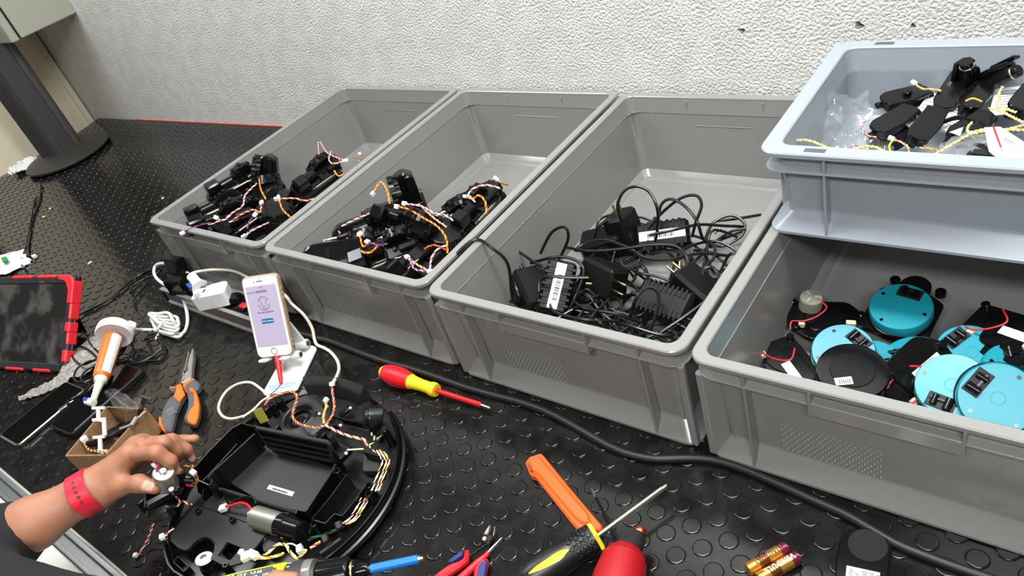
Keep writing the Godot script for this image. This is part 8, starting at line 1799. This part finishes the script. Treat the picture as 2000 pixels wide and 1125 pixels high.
func build_top_crate():
	var p := make_brush_unit()
	var Y := mat("wire yellow"); var Wt := mat("wire white"); var R := mat("wire red"); var O := mat("wire orange")
	var b := RIM
	var list := [
		[frame(Vector3(0.2821, 0.225, -0.1663), Vector3(0.3266, 0.225, -0.1956), 15), "long black motor unit with a round knob, beside the clear bag"],
		[frame(Vector3(0.3556, 0.23, -0.161), Vector3(0.3651, 0.245, -0.1938), 20), "tall black motor unit tilted on the heap's upper middle"],
		[frame(Vector3(0.2982, 0.225, -0.101), Vector3(0.3196, 0.23, -0.1274), 15), "flat black motor unit left of the front pair"],
		[frame(Vector3(0.3452, 0.235, -0.0616), Vector3(0.3579, 0.245, -0.1083), 25), "flat black motor unit nearest the crate's front, plain cover up"],
		[frame(Vector3(0.385, 0.235, -0.1394), Vector3(0.395, 0.24, -0.1838), 10), "black motor unit with a steel collar right of the tall one"],
		[frame(Vector3(0.3767, 0.24, -0.1921), Vector3(0.3745, 0.262, -0.1837), 60), "small black motor unit standing up at the back"],
		[frame(Vector3(0.3881, 0.24, -0.1953), Vector3(0.4123, 0.258, -0.189), -30), "black motor unit with a flat lever at the back right"],
		[frame(Vector3(0.4363, 0.235, -0.1374), Vector3(0.4438, 0.235, -0.1811), 20), "black motor unit cut off by the picture's right edge"],
		[frame(Vector3(0.3841, 0.22, -0.102), Vector3(0.4021, 0.225, -0.1265), 30), "black motor unit under the yellow cable at the front right"],
		[frame(Vector3(0.2932, 0.2, -0.1106), Vector3(0.3102, 0.205, -0.1261), 100), "black motor unit low beside the clear bag"]]
	var ts := []
	for k in list.size():
		var t: Node3D = p if k == 0 else copy(p, list[k][1], Vector3.ZERO, Basis.IDENTITY)
		t.set_meta("label", list[k][1]); t.transform = list[k][0].scaled_local(Vector3.ONE * 0.72); ts.push_back(t)
	part(ts[0], "knob", MB.new().cyl(Vector3(0.004, 0.014, 0.0), Vector3(0.004, 0.024, 0.0), 0.0075, 18, 0.0015), mat("module black"))
	part(ts[6], "lever", MB.new().box(Vector3(0.03, 0.02, 0.0), Vector3(0.045, 0.005, 0.016), 0.0015), mat("module black"))
	part(ts[3], "lever", MB.new().tube(smooth([Vector3(0.03, 0.0, 0.015), Vector3(0.05, 0.002, 0.03), Vector3(0.055, 0.002, 0.055)], 4), 0.004, 8), mat("module black"))
	lead(ts[9], [Vector3(0.2136, 0.262, 0.0212), Vector3(0.2199, 0.262, 0.0011), Vector3(0.234, 0.26, -0.0118), Vector3(0.2555, 0.255, -0.0096), Vector3(0.2782, 0.25, -0.0018), Vector3(0.2883, 0.25, -0.0016), Vector3(0.2969, 0.252, -0.0144), Vector3(0.3104, 0.252, -0.0184), Vector3(0.3238, 0.25, -0.0134), Vector3(0.3346, 0.245, -0.0084)], [Y, Wt], false, 0.0012)
	lead(ts[2], [Vector3(0.3281, 0.255, -0.0329), Vector3(0.34, 0.25, -0.0327), Vector3(0.3479, 0.248, -0.0246), Vector3(0.3462, 0.24, -0.0183)], [Wt, O])
	lead(ts[2], [Vector3(0.3299, 0.255, -0.0306), Vector3(0.327, 0.25, -0.0238), Vector3(0.3343, 0.24, -0.0143)], [Y], false, 0.0016)
	lead(ts[2], [Vector3(0.2792, 0.24, -0.1033), Vector3(0.2795, 0.24, -0.0838), Vector3(0.2874, 0.235, -0.0741), Vector3(0.2998, 0.23, -0.076)], [R, Wt])
	lead(ts[3], [Vector3(0.3709, 0.245, -0.0094), Vector3(0.3815, 0.25, -0.0204), Vector3(0.3939, 0.255, -0.0325), Vector3(0.4079, 0.258, -0.0481), Vector3(0.4314, 0.258, -0.0576), Vector3(0.455, 0.255, -0.0651)], [Y, Wt], false, 0.0012)
	lead(ts[8], [Vector3(0.3999, 0.25, -0.0866), Vector3(0.398, 0.25, -0.0737), Vector3(0.4021, 0.25, -0.0641), Vector3(0.4179, 0.255, -0.0641), Vector3(0.4369, 0.256, -0.0631), Vector3(0.4532, 0.255, -0.077)], [Y, Wt], false, 0.0012)
	lead(ts[3], [Vector3(0.3574, 0.245, -0.0333), Vector3(0.3702, 0.245, -0.0324), Vector3(0.3767, 0.24, -0.0343), Vector3(0.3728, 0.24, -0.0217)], [Y, O], false)
	lead(ts[1], [Vector3(0.3206, 0.26, -0.1633), Vector3(0.3302, 0.255, -0.1586), Vector3(0.3406, 0.252, -0.163), Vector3(0.3517, 0.25, -0.1631)], [Y, O, Wt])
	lead(ts[4], [Vector3(0.3838, 0.252, -0.1339), Vector3(0.3914, 0.255, -0.1352), Vector3(0.4006, 0.25, -0.1369)], [Y], false, 0.0016)
	lead(ts[4], [Vector3(0.4101, 0.25, -0.1212), Vector3(0.422, 0.25, -0.1167), Vector3(0.4348, 0.25, -0.1046), Vector3(0.4496, 0.25, -0.0906)], [Y, Wt], false, 0.0012)
	lead(ts[6], [Vector3(0.4164, 0.255, -0.1665), Vector3(0.4149, 0.25, -0.1512), Vector3(0.4223, 0.25, -0.1273), Vector3(0.4399, 0.25, -0.1126)], [Y, Wt], false, 0.0012)
	lead(ts[0], [Vector3(0.2851, 0.23, -0.1105), Vector3(0.3013, 0.235, -0.1085), Vector3(0.3196, 0.235, -0.1267), Vector3(0.3266, 0.23, -0.1403)], [Y, Wt], false)
	lead(ts[9], [Vector3(0.2799, 0.24, -0.025), Vector3(0.2873, 0.245, -0.0303), Vector3(0.2962, 0.24, -0.0295), Vector3(0.2981, 0.235, -0.0228), Vector3(0.302, 0.235, -0.031)], [mat("wire red")], false)
	# clear bags
	var o := Vector3(0.2336, 0.21, -0.1452)
	var g := thing("clear_bag", "empty clear plastic bag bunched in the stacked crate's left end", "bag", Vector3(o.x, RIM + 0.008, o.z))
	bag(g, rel([Vector3(0.2321, 0.265, -0.1181), Vector3(0.2447, 0.262, -0.1214), Vector3(0.2607, 0.262, -0.1132), Vector3(0.2786, 0.275, -0.1199)], g.position), rel([Vector3(0.2189, 0.2, -0.0822), Vector3(0.2362, 0.195, -0.0899), Vector3(0.2569, 0.195, -0.0953), Vector3(0.2891, 0.195, -0.0965)], g.position), 21)
	bag(g, rel([Vector3(0.221, 0.25, -0.1251), Vector3(0.2438, 0.25, -0.0969), Vector3(0.2596, 0.245, -0.1071), Vector3(0.266, 0.262, -0.1222)], g.position), rel([Vector3(0.2274, 0.21, -0.0748), Vector3(0.2364, 0.2, -0.0985), Vector3(0.2537, 0.2, -0.1061), Vector3(0.2666, 0.2, -0.119)], g.position), 22)
	o = Vector3(0.2709, 0.2, -0.1425)
	g = thing("clear_bag", "clear plastic bag lying flat under the black motor units", "bag", Vector3(o.x, RIM + 0.008, o.z))
	bag(g, rel([Vector3(0.2465, 0.21, -0.1892), Vector3(0.2667, 0.215, -0.178), Vector3(0.2838, 0.215, -0.1759)], g.position), rel([Vector3(0.2779, 0.215, -0.0615), Vector3(0.2965, 0.21, -0.0695), Vector3(0.3136, 0.205, -0.0827)], g.position), 23)
	o = Vector3(0.4004, 0.23, -0.0516)
	g = thing("clear_bag", "clear plastic bag spread at the front right of the stacked crate", "bag", Vector3(o.x, RIM + 0.008, o.z))
	bag(g, rel([Vector3(0.3829, 0.25, -0.0448), Vector3(0.4028, 0.255, -0.0529), Vector3(0.4229, 0.255, -0.0597)], g.position), rel([Vector3(0.3776, 0.245, -0.0093), Vector3(0.4038, 0.245, -0.0082), Vector3(0.4314, 0.245, -0.0165)], g.position), 24)
	# papers
	var sheets := [[[Vector3(0.3297, 0.225, -0.2048), Vector3(0.3445, 0.225, -0.2023), Vector3(0.3316, 0.225, -0.1096), Vector3(0.3216, 0.225, -0.1197)], "narrow white paper slip between the left motor units"], [[Vector3(0.3631, 0.225, -0.1736), Vector3(0.3859, 0.23, -0.1487), Vector3(0.3896, 0.235, -0.0816), Vector3(0.3644, 0.23, -0.1036)], "white paper sheet under the middle motor units"], [[Vector3(0.4043, 0.235, -0.1996), Vector3(0.4374, 0.235, -0.2091), Vector3(0.4473, 0.235, -0.1434), Vector3(0.4097, 0.235, -0.1303)], "white printed paper sheet at the right of the stacked crate"]]
	for s in sheets:
		var q: Array = s[0]; var c: Vector3 = (q[0] + q[1] + q[2] + q[3]) / 4
		var t := thing("paper_sheet", s[1], "paper", c, Basis.IDENTITY, "papers in the stacked crate")
		part(t, "sheet", MB.new().rings([[q[0] - c, q[1] - c, q[2] - c, q[3] - c].map(func(v): return v - Vector3(0, 0.0006, 0)), [q[0] - c, q[1] - c, q[2] - c, q[3] - c]]), mat("paper"))
		for k in 7: part(t, "print_line", MB.new().bar((q[0].lerp(q[3], 0.15 + 0.1 * k)).lerp(q[1].lerp(q[2], 0.15 + 0.1 * k), 0.12) - c + Vector3(0, 0.0004, 0), (q[0].lerp(q[3], 0.15 + 0.1 * k)).lerp(q[1].lerp(q[2], 0.15 + 0.1 * k), 0.85) - c + Vector3(0, 0.0004, 0), 0.0007, 0.0003), mat("ink grey"))
	# grip-seal bag with a printed card, its red seal line at the left
	var q := [Vector3(0.4162, 0.262, -0.0589), Vector3(0.4314, 0.262, -0.0617), Vector3(0.4741, 0.258, -0.0138), Vector3(0.4786, 0.256, 0.0167), Vector3(0.4363, 0.258, -0.0001), Vector3(0.4298, 0.258, -0.0083)]
	var c := Vector3(0.442, 0.255, -0.0331)
	g = thing("seal_bag", "clear grip-seal bag with a red line and a printed white card", "bag", c)
	var pl := PackedVector2Array()
	for v in q: pl.push_back(Vector2(v.x - c.x, v.z - c.z))
	part(g, "film", MB.new().prism(pl, 0.0045, 0.0052), glass("seal film", Color(0.9, 0.92, 0.93), 0.3, 0.1))
	var cd := [Vector3(0.432, 0.26, -0.0469), Vector3(0.4771, 0.258, -0.0054), Vector3(0.481, 0.256, 0.0205), Vector3(0.4369, 0.258, -0.0024)]
	var pc := PackedVector2Array()
	for v in cd: pc.push_back(Vector2(v.x - c.x, v.z - c.z))
	var card := part(g, "card", MB.new().prism(pc, 0.002, 0.0035), mat("paper"))
	for k in 7:
		var f := 0.1 + 0.12 * k
		part(card, "print_line", MB.new().bar(cd[0].lerp(cd[3], f).lerp(cd[1].lerp(cd[2], f), 0.15) - c + Vector3(0, 0.001, 0), cd[0].lerp(cd[3], f).lerp(cd[1].lerp(cd[2], f), 0.8) - c + Vector3(0, 0.001, 0), 0.0007, 0.0004), mat("ink grey"))
	part(g, "seal_line", MB.new().bar(Vector3(0.4252, 0.2615, -0.0581) - c, Vector3(0.4419, 0.2595, -0.0108) - c, 0.0016, 0.0008), mat("tool red"), "red seal line")
	c = Vector3(0.4281, 0.235, -0.0396)
	g = thing("black_block", "black rectangular part in a bag at the stacked crate's front wall", "part", c)
	part(g, "block", MB.new().bar(Vector3(0.407, 0.238, -0.0318) - c, Vector3(0.4507, 0.238, -0.0261) - c, 0.03, 0.022, Vector3.UP, 0.003), mat("black plastic"))
	part(g, "ledge", MB.new().bar(Vector3(0.4133, 0.252, -0.0163) - c, Vector3(0.4478, 0.252, -0.0115) - c, 0.012, 0.006, Vector3.UP, 0.001), mat("module black"))
